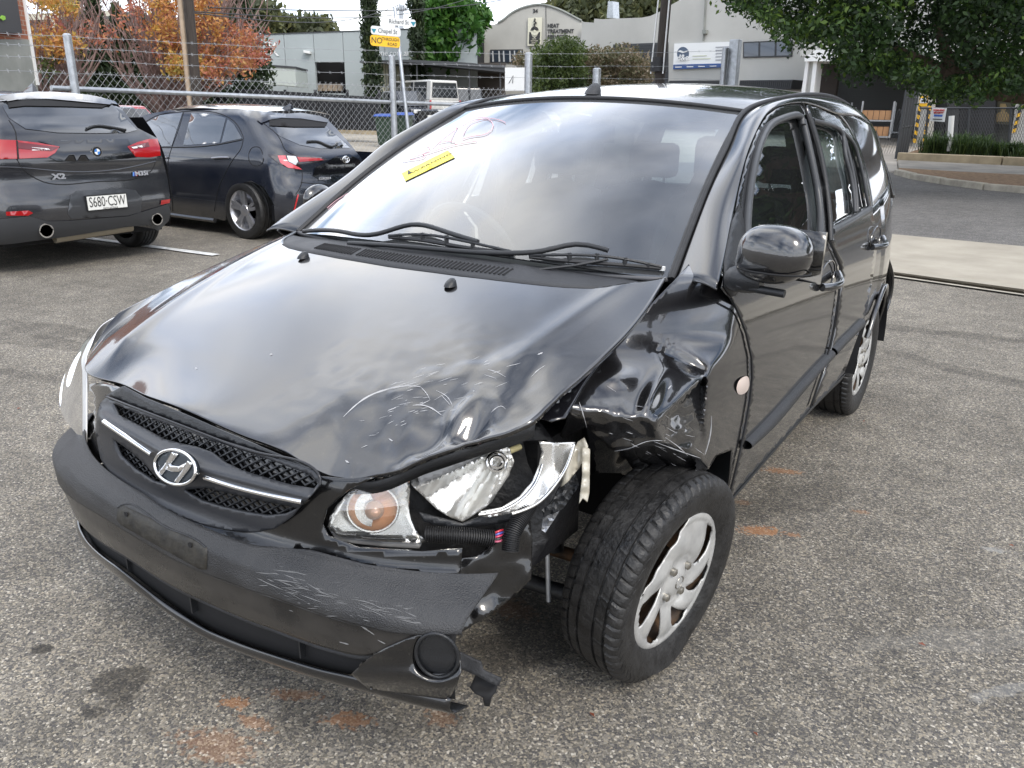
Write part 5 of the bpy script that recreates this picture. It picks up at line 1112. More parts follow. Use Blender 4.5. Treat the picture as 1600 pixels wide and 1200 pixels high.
for nm, P in (('door_glass', [(205, 226), (212, 210), (228, 192), (250, 180), (285, 176), (268, 228), (230, 230)]), ('door_glass', [(299, 177), (330, 178), (353, 184), (343, 223), (286, 227)]), ('quarter_glass', [(356, 186), (366, 195), (378, 216), (346, 223)]), ('rear_window', [(412, 193), (421, 197), (508, 196), (526, 212), (547, 231), (500, 232), (468, 226), (438, 213)])):
    patch(nm, P, o3(.004), M['gl_dark'] if nm == 'rear_window' else glass('hatch_side_glass', (.30, .34, .35), dust=.10, boost=1.8) if 'hatch_side_glass' not in bpy.data.materials else bpy.data.materials['hatch_side_glass'], CO, 8, 0)
patch('spoiler', [(400, 186), (418, 180), (470, 176), (500, 181), (514, 187), (511, 191), (470, 185), (440, 184), (421, 187), (408, 192)], o3(.03), M['navy'], CO, 7, 0)
patch('spoiler_underside', [(421, 187), (440, 184), (500, 187), (512, 192), (508, 198), (460, 198), (421, 196)], o3(.018), M['dark'], CO, 7, 0)
lm = patch('tail_lamp', [(418, 241), (430, 241), (470, 242), (505, 246), (512, 250), (490, 254), (469, 256), (472, 265), (450, 262), (436, 256)], o3(.010), mat('dark_lamp_cover', (.02, .012, .014), .1, coat=1), CO, 5, 0)
patch('lamp_bar', [(434, 243), (446, 243), (449, 252), (468, 262), (472, 265), (450, 262), (438, 254)], o3(.014), mat('lamp_pink_red', (.60, .08, .10), .2, coat=1, emit=(.7, .08, .1, .06)), lm, 3, 0)
patch('lamp_bar', [(448, 243), (462, 244), (466, 252), (462, 258), (451, 252)], o3(.014), mat('lamp_clear', (.55, .55, .55), .2, coat=1), lm, 3, 0); patch('lamp_bar', [(464, 245), (500, 247), (506, 250), (468, 253)], o3(.014), rl_, lm, 3, 0)
patch('tailgate_panel', [(492, 262), (512, 252), (525, 244), (545, 240), (562, 250), (569, 264), (566, 284), (540, 285), (510, 284), (489, 275)], o3(.008), bpy.data.materials['gloss_black_trim'], CO, 7, 0)
bq = F3(540, 249, .012)
for a, b_, dx_, dz_ in ((.052, .036, 0, 0), (.018, .034, 0, 0), (.036, .013, 0, .017)): tube('badge_oval', [bq + [a * math.cos(t) + dx_, -.006 + 0 * t, b_ * math.sin(t) + dz_] for t in np.linspace(0, 2 * PI, 25)], .005, M['chrome'], CO, 6)
text('COROLLA', .036, M['alloy'], CO, F3(508, 279, .012), (1, 0, 0), (0, .05, 1), 'model_badge', .005, bold=.001, sx=1.1)
strip2('reflector_strip', [(466, 304), (462, 320), (458, 336)], .008, M['redlens'], CO, F3, .006, 8)
for P in ([(287, 175), (278, 205), (268, 232), (262, 262), (268, 300), (270, 330)], [(380, 218), (375, 235), (368, 244), (355, 265), (345, 285), (335, 330)], [(268, 230), (330, 227), (379, 218)], [(214, 202), (240, 183), (290, 174), (345, 178), (370, 194), (381, 217)], [(402, 187), (440, 222), (445, 233), (460, 242)], [(472, 265), (470, 290), (462, 304)], [(389, 240), (394, 231), (406, 231), (410, 240), (409, 256), (395, 258), (389, 250), (389, 240)], [(470, 285), (505, 288), (560, 290)]):
    strip2('shut_line', P, .0045, M['dark'], CO, F3, 0)
strip2('window_trim', [(205, 230), (268, 230), (330, 227), (378, 218)], .007, M['seal'], CO, F3, .004)
strip2('door_handle', [(331, 247), (343, 246), (357, 246)], .011, M['alloy'], CO, F3, .02, 10); strip2('door_handle', [(247, 246), (260, 246)], .011, M['alloy'], CO, F3, .02, 6)
strip2('sill', [(205, 327), (262, 334), (320, 342), (336, 344)], .03, M['charc'], CO, F3, -.01)
strip2('rear_wiper', [(480, 221), (500, 222), (522, 228), (527, 224)], .012, M['plasticdk'], CO, F3, .02)
rows = []
for y, h, wd in ((.80, 1.375, .58), (1.3, 1.425, .60), (2.1, 1.435, .62), (2.6, 1.38, .60)): rows.append([np.array([s * wd, y, h - .05 * abs(s) ** 3]) for s in np.linspace(-1, 1, 9)])
sheet('roof', net(rows, 20, 24), M['navy'], CO)
rows = [[np.array([.86 - (.15 * max(0, y - 3.4) ** 2), y, z]) for z in (.2, .5, .8, .90)] for y in (.4, 1.0, 2.0, 3.0, 3.8, 4.3)]
sheet('side_panel', net(rows, 12, 20), M['navy'], CO)
fin(CO, np.array([0, .86, 1.385]), M['navy'], .065)
box('underfloor', (0, 2.2, .30), (1.5, 3.9, .16), M['dark'], CO)
for s in (-1, 1):
    for y in (.76, 3.40): wheel_simple(CO, (s * .79, y, .316), .316, .205, s, 5)
# ---------------------------------------------------------------- small vehicles beyond the fence
def generic(name, loc, rz, prof, wd, gh, m, label, wheels, wr=.32, glassm=None, cat='car', extras=()):
    """prof: lower-body side outline (y,z); gh: greenhouse outline (y,z) and its roof inset"""
    r = empty(name, loc, rz, label, cat)
    def hull(nm, P, w0, w1, mt, z0=None, z1=None):
        n = len(P); zs = [p[1] for p in P]; a, b_ = min(zs), max(zs); V = []
        for s in (-1, 1):
            for y, z in P: V.append((s * (w0 + (w1 - w0) * (z - a) / (b_ - a)), y, z))
        o = mk(nm, V, [tuple(range(n - 1, -1, -1)), tuple(range(n, 2 * n))] + [(i, (i + 1) % n, n + (i + 1) % n, n + i) for i in range(n)], mt, r); md = o.modifiers.new('bevel', 'BEVEL'); md.width = .05; md.segments = 3; md.limit_method = 'ANGLE'; md.angle_limit = .5
        return o
    hull('body', prof, wd / 2, wd / 2 - .03, m)
    P, inset, pil = gh; cab = hull('cabin', P, wd / 2 - .04, wd / 2 - inset, m)
    # panes stand just proud of the cabin sides
    z0 = min(p[1] for p in P); z1 = max(p[1] for p in P); X_ = lambda z: wd / 2 - .04 + (inset - .04) * -(z - z0) / (z1 - z0)
    for a, b_, c_, d_ in pil:
        for s in (-1, 1):
            zA, zB = z0 + .03, z1 - .09; mk('side_window', [(s * (X_(zA) + .012), a, zA), (s * (X_(zA) + .012), b_, zA), (s * (X_(zB) + .012), d_, zB), (s * (X_(zB) + .012), c_, zB)], [(0, 1, 2, 3)], M['gl_dark2'], r)
    ys0 = [p for p in P]; lo = sorted(P, key=lambda p: p[1])
    for end in (0, 1):
        low = sorted([p for p in P if p[1] < z0 + .05], key=lambda p: p[0])[-1 if end else 0]; top = sorted([p for p in P if p[1] > z1 - .12], key=lambda p: p[0])[-1 if end else 0]; e = .015 * (1 if end else -1)
        q = lambda t: (low[0] + (top[0] - low[0]) * t + e, low[1] + (top[1] - low[1]) * t + .01)
        a_, b2 = q(.12), q(.88); mk('end_window', [(-(X_(a_[1]) - .08), *a_), (X_(a_[1]) - .08, *a_), (X_(b2[1]) - .08, *b2), (-(X_(b2[1]) - .08), *b2)], [(0, 1, 2, 3)], M['gl_dark2'], r)
    for y in wheels:
        for s in (-1, 1): wheel_simple(r, (s * (wd / 2 - .11), y, wr), wr, .21, s, 6, double=False, segs=28)
    for nm, c, d, mt in extras: box(nm, c, d, mt, r, bev=.01)
    return r
M['gl_dark2'] = mat('vehicle_window', (.02, .024, .028), .06, coat=1)
rl3 = M['redlens']; hlw = mat('headlamp_clear', (.7, .7, .68), .15, coat=1)
p = gp(705, 200); p[2] = ground_z(p[0], p[1])
def face(u, r, extra=0):   # heading so that the nose points away along the view, plus extra turn
    d = ray(u, 175); return math.atan2(-d[0], d[1]) + extra
vp = atr(696, 176, 40.5); vz = CAM[2] - (193 - 174) / FPX * 40.5
van = generic('delivery_van', (vp[0], vp[1], vz), face(696, 40, math.radians(34)), [(0, .28), (0, 1.12), (3.9, 1.1), (4.6, .95), (4.7, .3)], 1.75, ([(.02, 1.12), (.06, 2.0), (.2, 2.03), (3.4, 2.03), (4.0, 1.12)], .14, [(.35, 1.5, .4, 1.5), (1.6, 2.7, 1.6, 2.7), (2.8, 3.75, 2.8, 3.3)]), M['whitep'], 'white van parked side on in front of the open shed', (.9, 3.6), extras=[('tail_lamp', (-.84, -.01, .95), (.08, .06, .35), rl3), ('tail_lamp', (.84, -.01, .95), (.08, .06, .35), rl3), ('bumper', (0, -.03, .40), (1.72, .10, .20), M['whitep']), ('number_plate', (0, -.02, .78), (.36, .03, .12), M['platebg'])], cat='van')
sp = atr(604, 176, 43); sz = CAM[2] - (197 - 173) / FPX * 43
generic('offroad_car', (sp[0], sp[1], sz), face(604, 43, math.radians(205)), [(0, .35), (0, .98), (.6, 1.05), (3.4, 1.02), (4.5, .92), (4.6, .4)], 1.8, ([(.1, 1.04), (.35, 1.72), (2.6, 1.74), (3.4, 1.04)], .16, [(.4, 1.5, .5, 1.5), (1.6, 3.1, 1.6, 2.6)]), M['navy'], 'dark four-wheel drive with its nose showing beside the white van', (.9, 3.6), .36, extras=[('headlight', (-.62, 4.58, .82), (.34, .08, .16), hlw), ('headlight', (.62, 4.58, .82), (.34, .08, .16), hlw), ('bull_bar', (0, 4.70, .62), (1.3, .06, .45), M['dark']), ('number_plate', (0, 4.75, .6), (.36, .02, .12), M['platebg'])])
sp = atr(672, 176, 25); sz = CAM[2] - (232 - 175) / FPX * 25
generic('parked_sedan', (sp[0], sp[1], sz), face(672, 25, math.radians(-70)), [(0, .28), (0, .82), (1.0, .92), (3.4, .86), (4.4, .68), (4.5, .3)], 1.7, ([(.6, .90), (1.35, 1.38), (2.5, 1.40), (3.4, .87)], .20, [(1.0, 1.9, 1.35, 1.9), (2.0, 3.1, 2.0, 2.55)]), M['silverp'], 'silver green sedan half hidden behind the windscreen pillar of the damaged car', (.9, 3.5), .30)
sp = atr(212, 176, 15.0); sz = CAM[2] - (182 - 168) / FPX * 15 - 1.02
generic('red_hatchback', (sp[0], sp[1], 0), face(212, 15, math.radians(40)), [(0, .28), (0, .86), (.5, .95), (3.0, .92), (3.9, .72), (4.0, .3)], 1.7, ([(.1, .93), (.55, 1.42), (2.2, 1.46), (3.1, .93)], .18, [(.5, 1.4, .75, 1.4), (1.5, 2.7, 1.5, 2.2)]), M['redp'], 'red hatchback whose roof shows between the two dark parked cars', (.8, 3.3), .30, extras=[('tail_lamp', (-.75, -.01, .85), (.2, .06, .16), rl3), ('tail_lamp', (.75, -.01, .85), (.2, .06, .16), rl3)])
sp = atr(172, 176, 13.6)
generic('dark_hatchback', (sp[0], sp[1], 0), face(172, 14, math.radians(30)), [(0, .28), (0, .86), (.5, .95), (3.0, .92), (3.9, .72), (4.0, .3)], 1.7, ([(.1, .93), (.45, 1.40), (2.2, 1.44), (3.1, .93)], .18, [(.5, 1.4, .75, 1.4), (1.5, 2.7, 1.5, 2.2)]), M['charc'], 'dark hatchback just over the roof of the charcoal crossover, left of the red car', (.8, 3.3), .30)
sp = atr(745, 176, 40); sz = CAM[2] - (198 - 176) / FPX * 40
generic('pickup_truck', (sp[0], sp[1], sz), face(745, 40, math.radians(15)), [(0, .4), (0, 1.15), (1.9, 1.15), (4.0, 1.1), (5.0, 1.0), (5.1, .45)], 1.85, ([(2.0, 1.12), (2.1, 1.82), (3.4, 1.82), (4.1, 1.12)], .16, [(2.2, 3.0, 2.25, 3.0), (3.1, 3.9, 3.1, 3.4)]), M['navy'], 'dark pickup under the shed roof at the right end', (1.0, 4.1), .38, cat='truck')
# ================================================================== street: road, concrete, kerbs
def flat(name, px, m, dz, th=None, parent=None, step=16, world=None):
    P = [gp(u, v) for u, v in px] if world is None else world
    return P
def gsheet(name, poly, m, dz, kind='structure', label=None, parent=None, step=2.0):
    """polygon in world xy laid over the ground sheet"""
    out = rnd(poly, step); vs = [Vector(p) for p in out]; ed = [(i, (i + 1) % len(out)) for i in range(len(out))]
    A = np.array(out); lo, hi = A.min(0), A.max(0)
    y = lo[1]
    while y < hi[1]:
        x = lo[0]
        while x < hi[0]:
            if inside((x, y), out) and np.min(np.hypot(A[:, 0] - x, A[:, 1] - y)) > step * .5: vs.append(Vector((x, y)))
            x += step
        y += step
    V, _, F, *_r = delaunay_2d_cdt(vs, ed, [], 0, 1e-5); fs = [tuple(f) for f in F if inside(sum((V[i] for i in f), Vector((0, 0))) / 3, out)]
    o = mk(name, [(v[0], v[1], ground_z(v[0], v[1]) + dz) for v in V], fs, m, parent, True)
    bm = bmesh.new(); bm.from_mesh(o.data); bmesh.ops.recalc_face_normals(bm, faces=bm.faces)
    for f in bm.faces:
        if f.normal.z < 0: f.normal_flip()
    bm.to_mesh(o.data); bm.free()
    if kind: o['kind'] = kind
    return o
M['road'] = asphalt('road_asphalt', stone=(.16, .155, .15), dark=(.085, .085, .086), sc=95, wear=.35, stains_shade=False)
M['conc'] = mat('sandy_concrete', (.33, .295, .235), .9, var=.18, vscale=1.6, c2=(.39, .355, .29), bump=.2, bscale=90)
M['conc2'] = mat('driveway_concrete', (.27, .245, .21), .9, var=.2, vscale=.8, c2=(.34, .31, .27), bump=.15, bscale=60)
M['kerbm'] = mat('weathered_kerb', (.36, .33, .27), .9, var=.3, vscale=4, bump=.4, bscale=40)
M['bark'] = mat('bark_mulch', (.20, .115, .055), 1, var=.5, vscale=9, c2=(.27, .17, .09), bump=.8, bscale=50)
M['path'] = mat('footpath', (.19, .175, .15), .9, var=.3, vscale=1.5, bump=.2, bscale=70)
w2 = lambda u, v: tuple(gp(u, v)[:2])
kl = [w2(1600, 302), w2(1540, 297), w2(1480, 289), w2(1430, 281), w2(1402, 273)]
kd = np.array(kl[0]) - np.array(kl[1]); kd /= np.linalg.norm(kd); kfar = tuple(np.array(kl[0]) + kd * 40)
# road runs off to the right
ca, cb_ = np.array(w2(1385, 366)), np.array(w2(1600, 386)); cdv = (cb_ - ca) / np.linalg.norm(cb_ - ca)
ra, rb = ca - cdv * 14, ca + cdv * 60
gsheet('road', [tuple(ra), tuple(rb), (rb[0], rb[1] + 14), kfar] + kl + [w2(1385, 268), w2(1300, 262), (ra[0], ra[1] + 16)], M['road'], .004, step=2.5)
cc, cdn = np.array(w2(1390, 431)), np.array(w2(1600, 461)); cv = (cdn - cc) / np.linalg.norm(cdn - cc)
gsheet('concrete_apron', [tuple(ca - cdv * 10), tuple(ca + cdv * 40), tuple(cc + cv * 40), tuple(cc - cv * 10)], M['conc'], .009, step=1.2)
# joint groove along the near edge
P = [tuple(cc - cv * 10 + cv * k * 2.0) for k in range(26)]; nrm_ = np.array([-cv[1], cv[0]])
for o_, wd_, nm, mt in ((.02, .006, 'joint', M['dark']), (.085, .006, 'joint', M['dark']), (.05, .035, 'joint_strip', M['kerbm'])):
    vs = [];  Q = [np.array(p) + nrm_ * -o_ for p in P]
    for p in Q: vs += [(*(p + nrm_ * wd_), ground_z(*p) + .014), (*(p - nrm_ * wd_), ground_z(*p) + .014)]
    tag(mk(nm, vs, [(2 * i, 2 * i + 1, 2 * i + 3, 2 * i + 2) for i in range(len(P) - 1)], mt), kind='structure')
la, lb_ = np.array(w2(150, 375)), np.array(w2(338, 400)); ld = (lb_ - la) / np.linalg.norm(lb_ - la); ln = np.array([-ld[1], ld[0]])
vs = []; 
for k in range(30):
    p = lb_ - ld * k * .25 * 1.4; wv = .05 + .004 * math.sin(k * 2.1); vs += [(*(p + ln * wv), .012), (*(p - ln * wv), .012)]
tag(mk('parking_line', vs, [(2 * i, 2 * i + 1, 2 * i + 3, 2 * i + 2) for i in range(29)], mat('worn_line_paint', (.60, .60, .58), .7, var=.35, vscale=14, bump=.3, bscale=90)), kind='structure')
# kerb with stones, verge, footpath, planting bed wall
def kerb(name, pts2, h, wd, m, seg=1.0, gap=.015):
    P = np.array(pts2); d = np.concatenate([[0], np.cumsum(np.linalg.norm(np.diff(P, axis=0), axis=1))]); n = max(1, int(d[-1] / seg)); root = None; k0 = None
    for i in range(n):
        a = np.array([np.interp(d[-1] * i / n, d, P[:, 0]), np.interp(d[-1] * i / n, d, P[:, 1])]); b = np.array([np.interp(d[-1] * (i + 1) / n, d, P[:, 0]), np.interp(d[-1] * (i + 1) / n, d, P[:, 1])])
        t = (b - a) / np.linalg.norm(b - a); c = (a + b) / 2; L_ = np.linalg.norm(b - a) - gap
        if root is None:
            root = empty(name, (c[0], c[1], 0)); root['kind'] = 'structure'
        o = MB().box((0, 0, 0), (L_, wd, h)).build('kerb_stone', m, root); o.location = (c[0] - root.location.x, c[1] - root.location.y, ground_z(*c) + h / 2 - .02 + random.uniform(-.006, .006)); o.rotation_euler = (0, 0, math.atan2(t[1], t[0]) + random.uniform(-.01, .01))
        md = o.modifiers.new('bevel', 'BEVEL'); md.width = .02; md.segments = 2
    return root
kpts = [tuple(np.array(kl[0]) + kd * 14)] + kl
kerb('kerb', kpts, .15, .16, M['kerbm'], 1.2)
bed = [w2(1402, 252), w2(1500, 257), w2(1600, 262)]; bd_ = np.array(bed[2]) - np.array(bed[0]); bd_ /= np.linalg.norm(bd_); bfar = tuple(np.array(bed[2]) + bd_ * 16)
gsheet('verge', kl[::1] + [w2(1404, 266), w2(1500, 272), w2(1600, 277), tuple(np.array(w2(1600, 277)) + kd * 22), tuple(np.array(kl[0]) + kd * 22)], M['bark'], .06, step=1.5)
gsheet('footpath', [w2(1404, 266), w2(1500, 272), w2(1600, 277), tuple(np.array(w2(1600, 277)) + kd * 22), tuple(np.array(bed[2]) + kd * 22), bed[2], bed[1], bed[0]], M['path'], .05, step=1.5)
wr_ = kerb('retaining_edge', [bed[0], bed[1], bed[2], bfar], .28, .25, mat('sandstone_block', (.33, .27, .18), .9, var=.25, vscale=3, bump=.3, bscale=40), 2.6, .03)
gsheet('planting_bed', [bed[0], bed[2], bfar, (bfar[0], bfar[1] + 6), (bed[0][0], bed[0][1] + 6)], M['bark'], .16, step=1.6)
gsheet('driveway', [w2(1300, 262), w2(1385, 270), w2(1402, 268), bed[0], (bed[0][0] - .6, bed[0][1] + 30), (bed[0][0] - 14, bed[0][1] + 34), (bed[0][0] - 12, bed[0][1] - 2)], M['conc2'], .012, step=2.5)
gsheet('side_street', [w2(470, 240), w2(640, 250), (6, 30), (-30, 62), (-62, 40)], mat('pale_gravel_concrete', (.30, .27, .22), .9, var=.2, vscale=.7), .006, step=4)
rndl = random.Random(3)
# ================================================================== chain-link fence with barbed wire
def pline(pr):     # polyline of (u, r) -> xy as function of u
    return lambda u: float(np.interp(u, [a for a, b in pr], [b for a, b in pr]))
FRr = pline([(-60, 11.5), (80, 12.5), (440, 14.2), (826, 17), (1150, 20)])
_fA = np.array([atr(u, 150, FRr(u))[:2] for u in (-60, 80, 440, 826, 1150)])
def fpt(u, v): return atr(u, v, FRr(u))
fence = empty('chain_link_fence', tuple(fpt(80, 300) * [1, 1, 0]), 0, 'galvanised chain-link fence with barbed wire along the back of the car park', 'fence'); fo_ = Vector(fence.location)
def fp_(mb): mb.v = [(x - fo_.x, y - fo_.y, z - fo_.z) for x, y, z in mb.v]; return mb
M['wire'] = mat('fence_wire', (.36, .37, .38), .5, metal=.4)
rail_px = [(80, 137.5), (200, 142), (320, 147), (440, 152), (540, 156.5), (620, 160), (700, 163), (780, 166)]
fp_(MB().tube([fpt(u, v) for u, v in spl(rail_px, 40)], .033, 10)).build('rail', M['steel'], fence, True)
wires = ([(-60, 46), (0, 52), (240, 64), (440, 75), (618, 80), (826, 85), (1133, 80)], [(-60, 62), (0, 68), (240, 82), (440, 93), (618, 99), (826, 104), (1133, 103)], [(-60, 80), (0, 87), (240, 100), (440, 110), (618, 117), (826, 122), (1133, 124)], [(-60, 104), (0, 110), (240, 120), (440, 129), (618, 136), (826, 142)])
topf = lambda u: float(np.interp(u, [-60, 0, 240, 440, 618, 826], [104, 110, 120, 129, 136, 142]))
for k, W_ in enumerate(wires):
    mb = MB(); P = []
    for u in np.arange(W_[0][0], W_[-1][0] + 1, 6): P.append(fpt(u, float(np.interp(u, [a for a, b in W_], [b for a, b in W_])) + .5 * math.sin(u * .05 + k)))
    mb.tube(P, .0030, 4)
    if k < 3 or True:
        for i in range(1, len(P) - 1, 1):
            if i % 3 == 0: c = P[i]; a = rndl.uniform(0, PI); mb.tube([c + [-.02, 0, .022], c + [.02, 0, -.022]], .002, 3, caps=False); mb.tube([c + [.02, 0, .02], c + [-.02, 0, -.02]], .002, 3, caps=False)
    fp_(mb).build('barbed_wire', M['wire'], fence)
for u0, v0, u1, v1, r in ((104, 52, 135, 330, .052), (612, 86, 634, 300, .058), (826, 82, 826, 240, .075), (933, 106, 931, 240, .085), (1134, 74, 1128, 240, .07)):
    a = fpt(u0, v0); b = np.array([a[0], a[1], 0]); mb = MB().tube([b, a - [0, 0, .02], a], [r, r, r * .6], 12); fp_(mb).build('post', M['steel'], fence, True, 40)
# woven mesh
us = np.arange(52, 800, 4.0); XY = np.array([fpt(u, 150)[:2] for u in us]); ds = np.concatenate([[0], np.cumsum(np.linalg.norm(np.diff(XY, axis=0), axis=1))]); TZ = np.array([fpt(u, topf(u))[2] for u in us]) + .04
mb = MB(); pit = .108; Hh = 2.3; S_t = ds[-1]
def fxy(s): return np.interp(s, ds, XY[:, 0]), np.interp(s, ds, XY[:, 1])
for sg in (-1, 1):
    n = int((S_t + Hh) / pit)
    for i in range(-int(Hh / pit) if sg > 0 else 0, n):
        s0 = i * pit; P = []
        for j in range(0, 13):
            h = .05 + j * .20; s = s0 + sg * (h) * .92 if sg > 0 else s0 - h * .92
            if 0 <= s <= S_t:
                zt2 = np.interp(s, ds, TZ)
                if h > zt2: 
                    hh = zt2; s2 = s0 + sg * hh * .92; x, y = fxy(min(max(s2, 0), S_t)); P.append((x, y + .006 * sg, hh)); break
                x, y = fxy(s); P.append((x, y + .006 * sg, h))
        if len(P) > 1: mb.tube(P, .0021, 3, caps=False)
o = fp_(mb).build('wire_mesh', M['wire'], fence); o['kind'] = 'stuff'
# big square post right of the fence
p = fpt(1150, 62); sq = box('steel_post', (p[0], p[1], p[2] / 2), (.22, .22, p[2]), M['steel'], None, bev=.012); tag(sq, 'wide square galvanised post with a rounded top in front of the white company sign', 'post')
# ================================================================== street name pole
pr_ = 15.5
a, b_ = atr(617, 22, pr_), atr(642, 240, pr_); b_[2] = 0; b_[:2] = a[:2] + (b_[:2] - a[:2]) * 1.25
sg_ = empty('street_sign', (b_[0], b_[1], 0), 0, 'street name pole with Richard St, Chapel St and yellow No Through Road blades', 'street sign'); so_ = np.array([b_[0], b_[1], 0])
MB().tube([b_ - so_, a - so_ + [0, 0, .10], a - so_ + [0, 0, .12]], [.032, .032, .02], 12).build('pole', M['steel'], sg_, True, 50)
M['signw'] = mat('sign_white', (.72, .73, .72), .4); M['signy'] = mat('sign_yellow', (.85, .48, .015), .4); M['inkg'] = mat('sign_grey_ink', (.10, .11, .12), .5); M['teal'] = mat('sign_teal', (.02, .22, .30), .5)
def blade(quad, r, m, txts, arrow=None):
    T_ = [atr(u, v, r) - so_ for u, v in quad]; tl, tr, br, bl = T_; ex = (tr - tl + br - bl) / 2; ey = (tl - bl + tr - br) / 2; W_, H_ = np.linalg.norm(ex), np.linalg.norm(ey); X, Y = ex / W_, ey / H_; Zn = np.cross(X, Y); Zn /= np.linalg.norm(Zn); c = (tl + tr + br + bl) / 4
    out = []; q = H_ * .28
    for (cx, cy, a0) in ((W_ / 2 - q, H_ / 2 - q, 0), (-W_ / 2 + q, H_ / 2 - q, 90), (-W_ / 2 + q, -H_ / 2 + q, 180), (W_ / 2 - q, -H_ / 2 + q, 270)):
        for k in range(5): t = math.radians(a0 + k * 22.5); out.append((cx + q * math.cos(t), cy + q * math.sin(t)))
    mb = MB().prism(out, .02, lambda x, y, d: c + X * x + Y * y - Zn * d); o = mb.build('sign_blade', m, sg_)
    for s, sz, x, y, sx in txts: text(s, sz * H_, M['inkg'] if m is M['signw'] else M['ink'], o, c + X * x * W_ + Y * y * H_ + Zn * .004, X, Y, 'lettering', .003, sx=sx)
    if arrow is not None:
        p = c + X * arrow * W_ + Zn * .005; mk('arrow_mark', [p + X * -.045 + Y * .02, p + X * .045 + Y * .02, p - Y * .05], [(0, 1, 2)], M['teal'], o)
    return o
blade([(602, 27), (649, 31), (650, 42), (603, 39)], pr_ - .05, M['signw'], [('Richard St', .82, -.06, .02, .86)], .42)
blade([(579, 40), (626, 44), (626, 58), (580, 53)], pr_ - .07, M['signw'], [('Chapel St', .72, .06, .0, .86)], -.40)
blade([(578, 54), (625, 58), (625, 75), (579, 71)], pr_ - .07, M['signy'], [('NO', .78, -.28, .0, .9), ('THROUGH', .40, .18, .20, .85), ('ROAD', .40, .24, -.24, .85)])
# ================================================================== poles
def pole(name, px, r, rad, m, label, cat='pole', extra=None):
    a, b = atr(*px[0], r), atr(*px[1], r); b = np.array([b[0], b[1], b[2]]); d = (b - a); t = (0 - a[2]) / d[2]; base = a + d * t; top = a - d * .8
    e = empty(name, tuple(base), 0, label, cat); MB().tube([np.zeros(3), top - base], rad, 12).build('shaft', m, e, True)
    return e, base, top
M['timber'] = mat('tarred_timber', (.045, .036, .030), .85, var=.4, vscale=6, bump=.5, bscale=30, stretch=(8, 8, .6)); M['paletimber'] = mat('pale_timber', (.42, .33, .24), .8, var=.2, vscale=6)
e1, bs1, tp1 = pole('power_pole', ((1041, 0), (1031, 120)), 21, .125, M['timber'], 'dark timber power pole with white conduits rising behind the car roof')
for d_, c_ in ((-.15, M['white']), (.16, M['white'])):
    tube('cable_conduit', [np.array([d_, -.10, 2.3]) , (tp1 - bs1) + [d_ * .8, -.1, 0]], .018, c_, e1)
for z in (2.35, 2.45): MB().tube([(0, 0, z), (0, 0, z + .22)], .20 if z < 2.4 else .17, 12).build('cable_collar', M['rubber'], e1, True, 40)
e2, bs2, tp2 = pole('power_pole', ((296, 20), (304, 110)), 19, .10, M['timber'], 'dark timber pole with a pale batten standing among the autumn trees')
tube('pale_batten', [np.array([-.17, -.05, .3]), (tp2 - bs2) + [-.20, -.05, 0]], .055, M['paletimber'], e2)
# overhead wires
for k, (A_, B_) in enumerate((((300, 18), (760, -12)), ((300, 20), (640, 0)), ((330, 12), (900, -30)), ((1040, -10), (1300, -60)))):
    a, b = atr(*A_, 19), atr(*B_, 40); P = [a + (b - a) * t + np.array([0, 0, -.5 * math.sin(PI * t)]) for t in np.linspace(0, 1, 12)]
    tag(tube('overhead_wire', P, .012, M['rubber'], None, 4), ['overhead wire from the timber pole, upper one', 'overhead wire from the timber pole, lower one', 'overhead wire high over the grey warehouse', 'overhead wire leaving the right-hand power pole'][k], 'wire')
# ================================================================== bins
def bin_(u, v, r, rz, label):
    p = atr(u, v, r); e = empty('wheelie_bin', (p[0], p[1], p[2]), rz, label, 'bin', 'wheelie bins behind the fence'); g = mat('bin_green', (.022, .045, .028), .5) if 'bin_green' not in bpy.data.materials else bpy.data.materials['bin_green']; bl = bpy.data.materials.get('bin_blue_lid') or mat('bin_blue_lid', (.03, .08, .32), .4)
    V = []; 
    for z, a, b in ((.06, .22, .25), (.9, .28, .34), (.96, .31, .37), (1.0, .31, .37)): V += [(-a, -b, z), (a, -b, z), (a, b, z), (-a, b, z)]
    mk('bin_body', V, [(i * 4 + k, i * 4 + (k + 1) % 4, (i + 1) * 4 + (k + 1) % 4, (i + 1) * 4 + k) for i in range(3) for k in range(4)] + [(3, 2, 1, 0), (12, 13, 14, 15)], g, e).modifiers.new('bevel', 'BEVEL').width = .02
    V = [(-.32, -.39, 1.0), (.32, -.39, 1.0), (.32, .38, 1.0), (-.32, .38, 1.0), (-.27, -.32, 1.075), (.27, -.32, 1.075), (.27, .32, 1.09), (-.27, .32, 1.09)]
    mk('lid', V, [(0, 1, 5, 4), (1, 2, 6, 5), (2, 3, 7, 6), (3, 0, 4, 7), (4, 5, 6, 7), (3, 2, 1, 0)], bl, e)
    for s in (-1, 1): MB().tube([(s * .20, .30, .10), (s * .29, .30, .10)], .10, 14).build('bin_wheel', M['rubber'], e, True, 40)
    tube('bin_handle', [(-.25, .42, 1.0), (.25, .42, 1.0)], .018, g, e)
bin_(604, 229, 29.5, face(604, 29, -.3), 'green wheelie bin with blue lid, left of the fence post'); bin_(631, 226, 30, face(631, 29, -.25), 'green wheelie bin with blue lid, right behind the fence post')
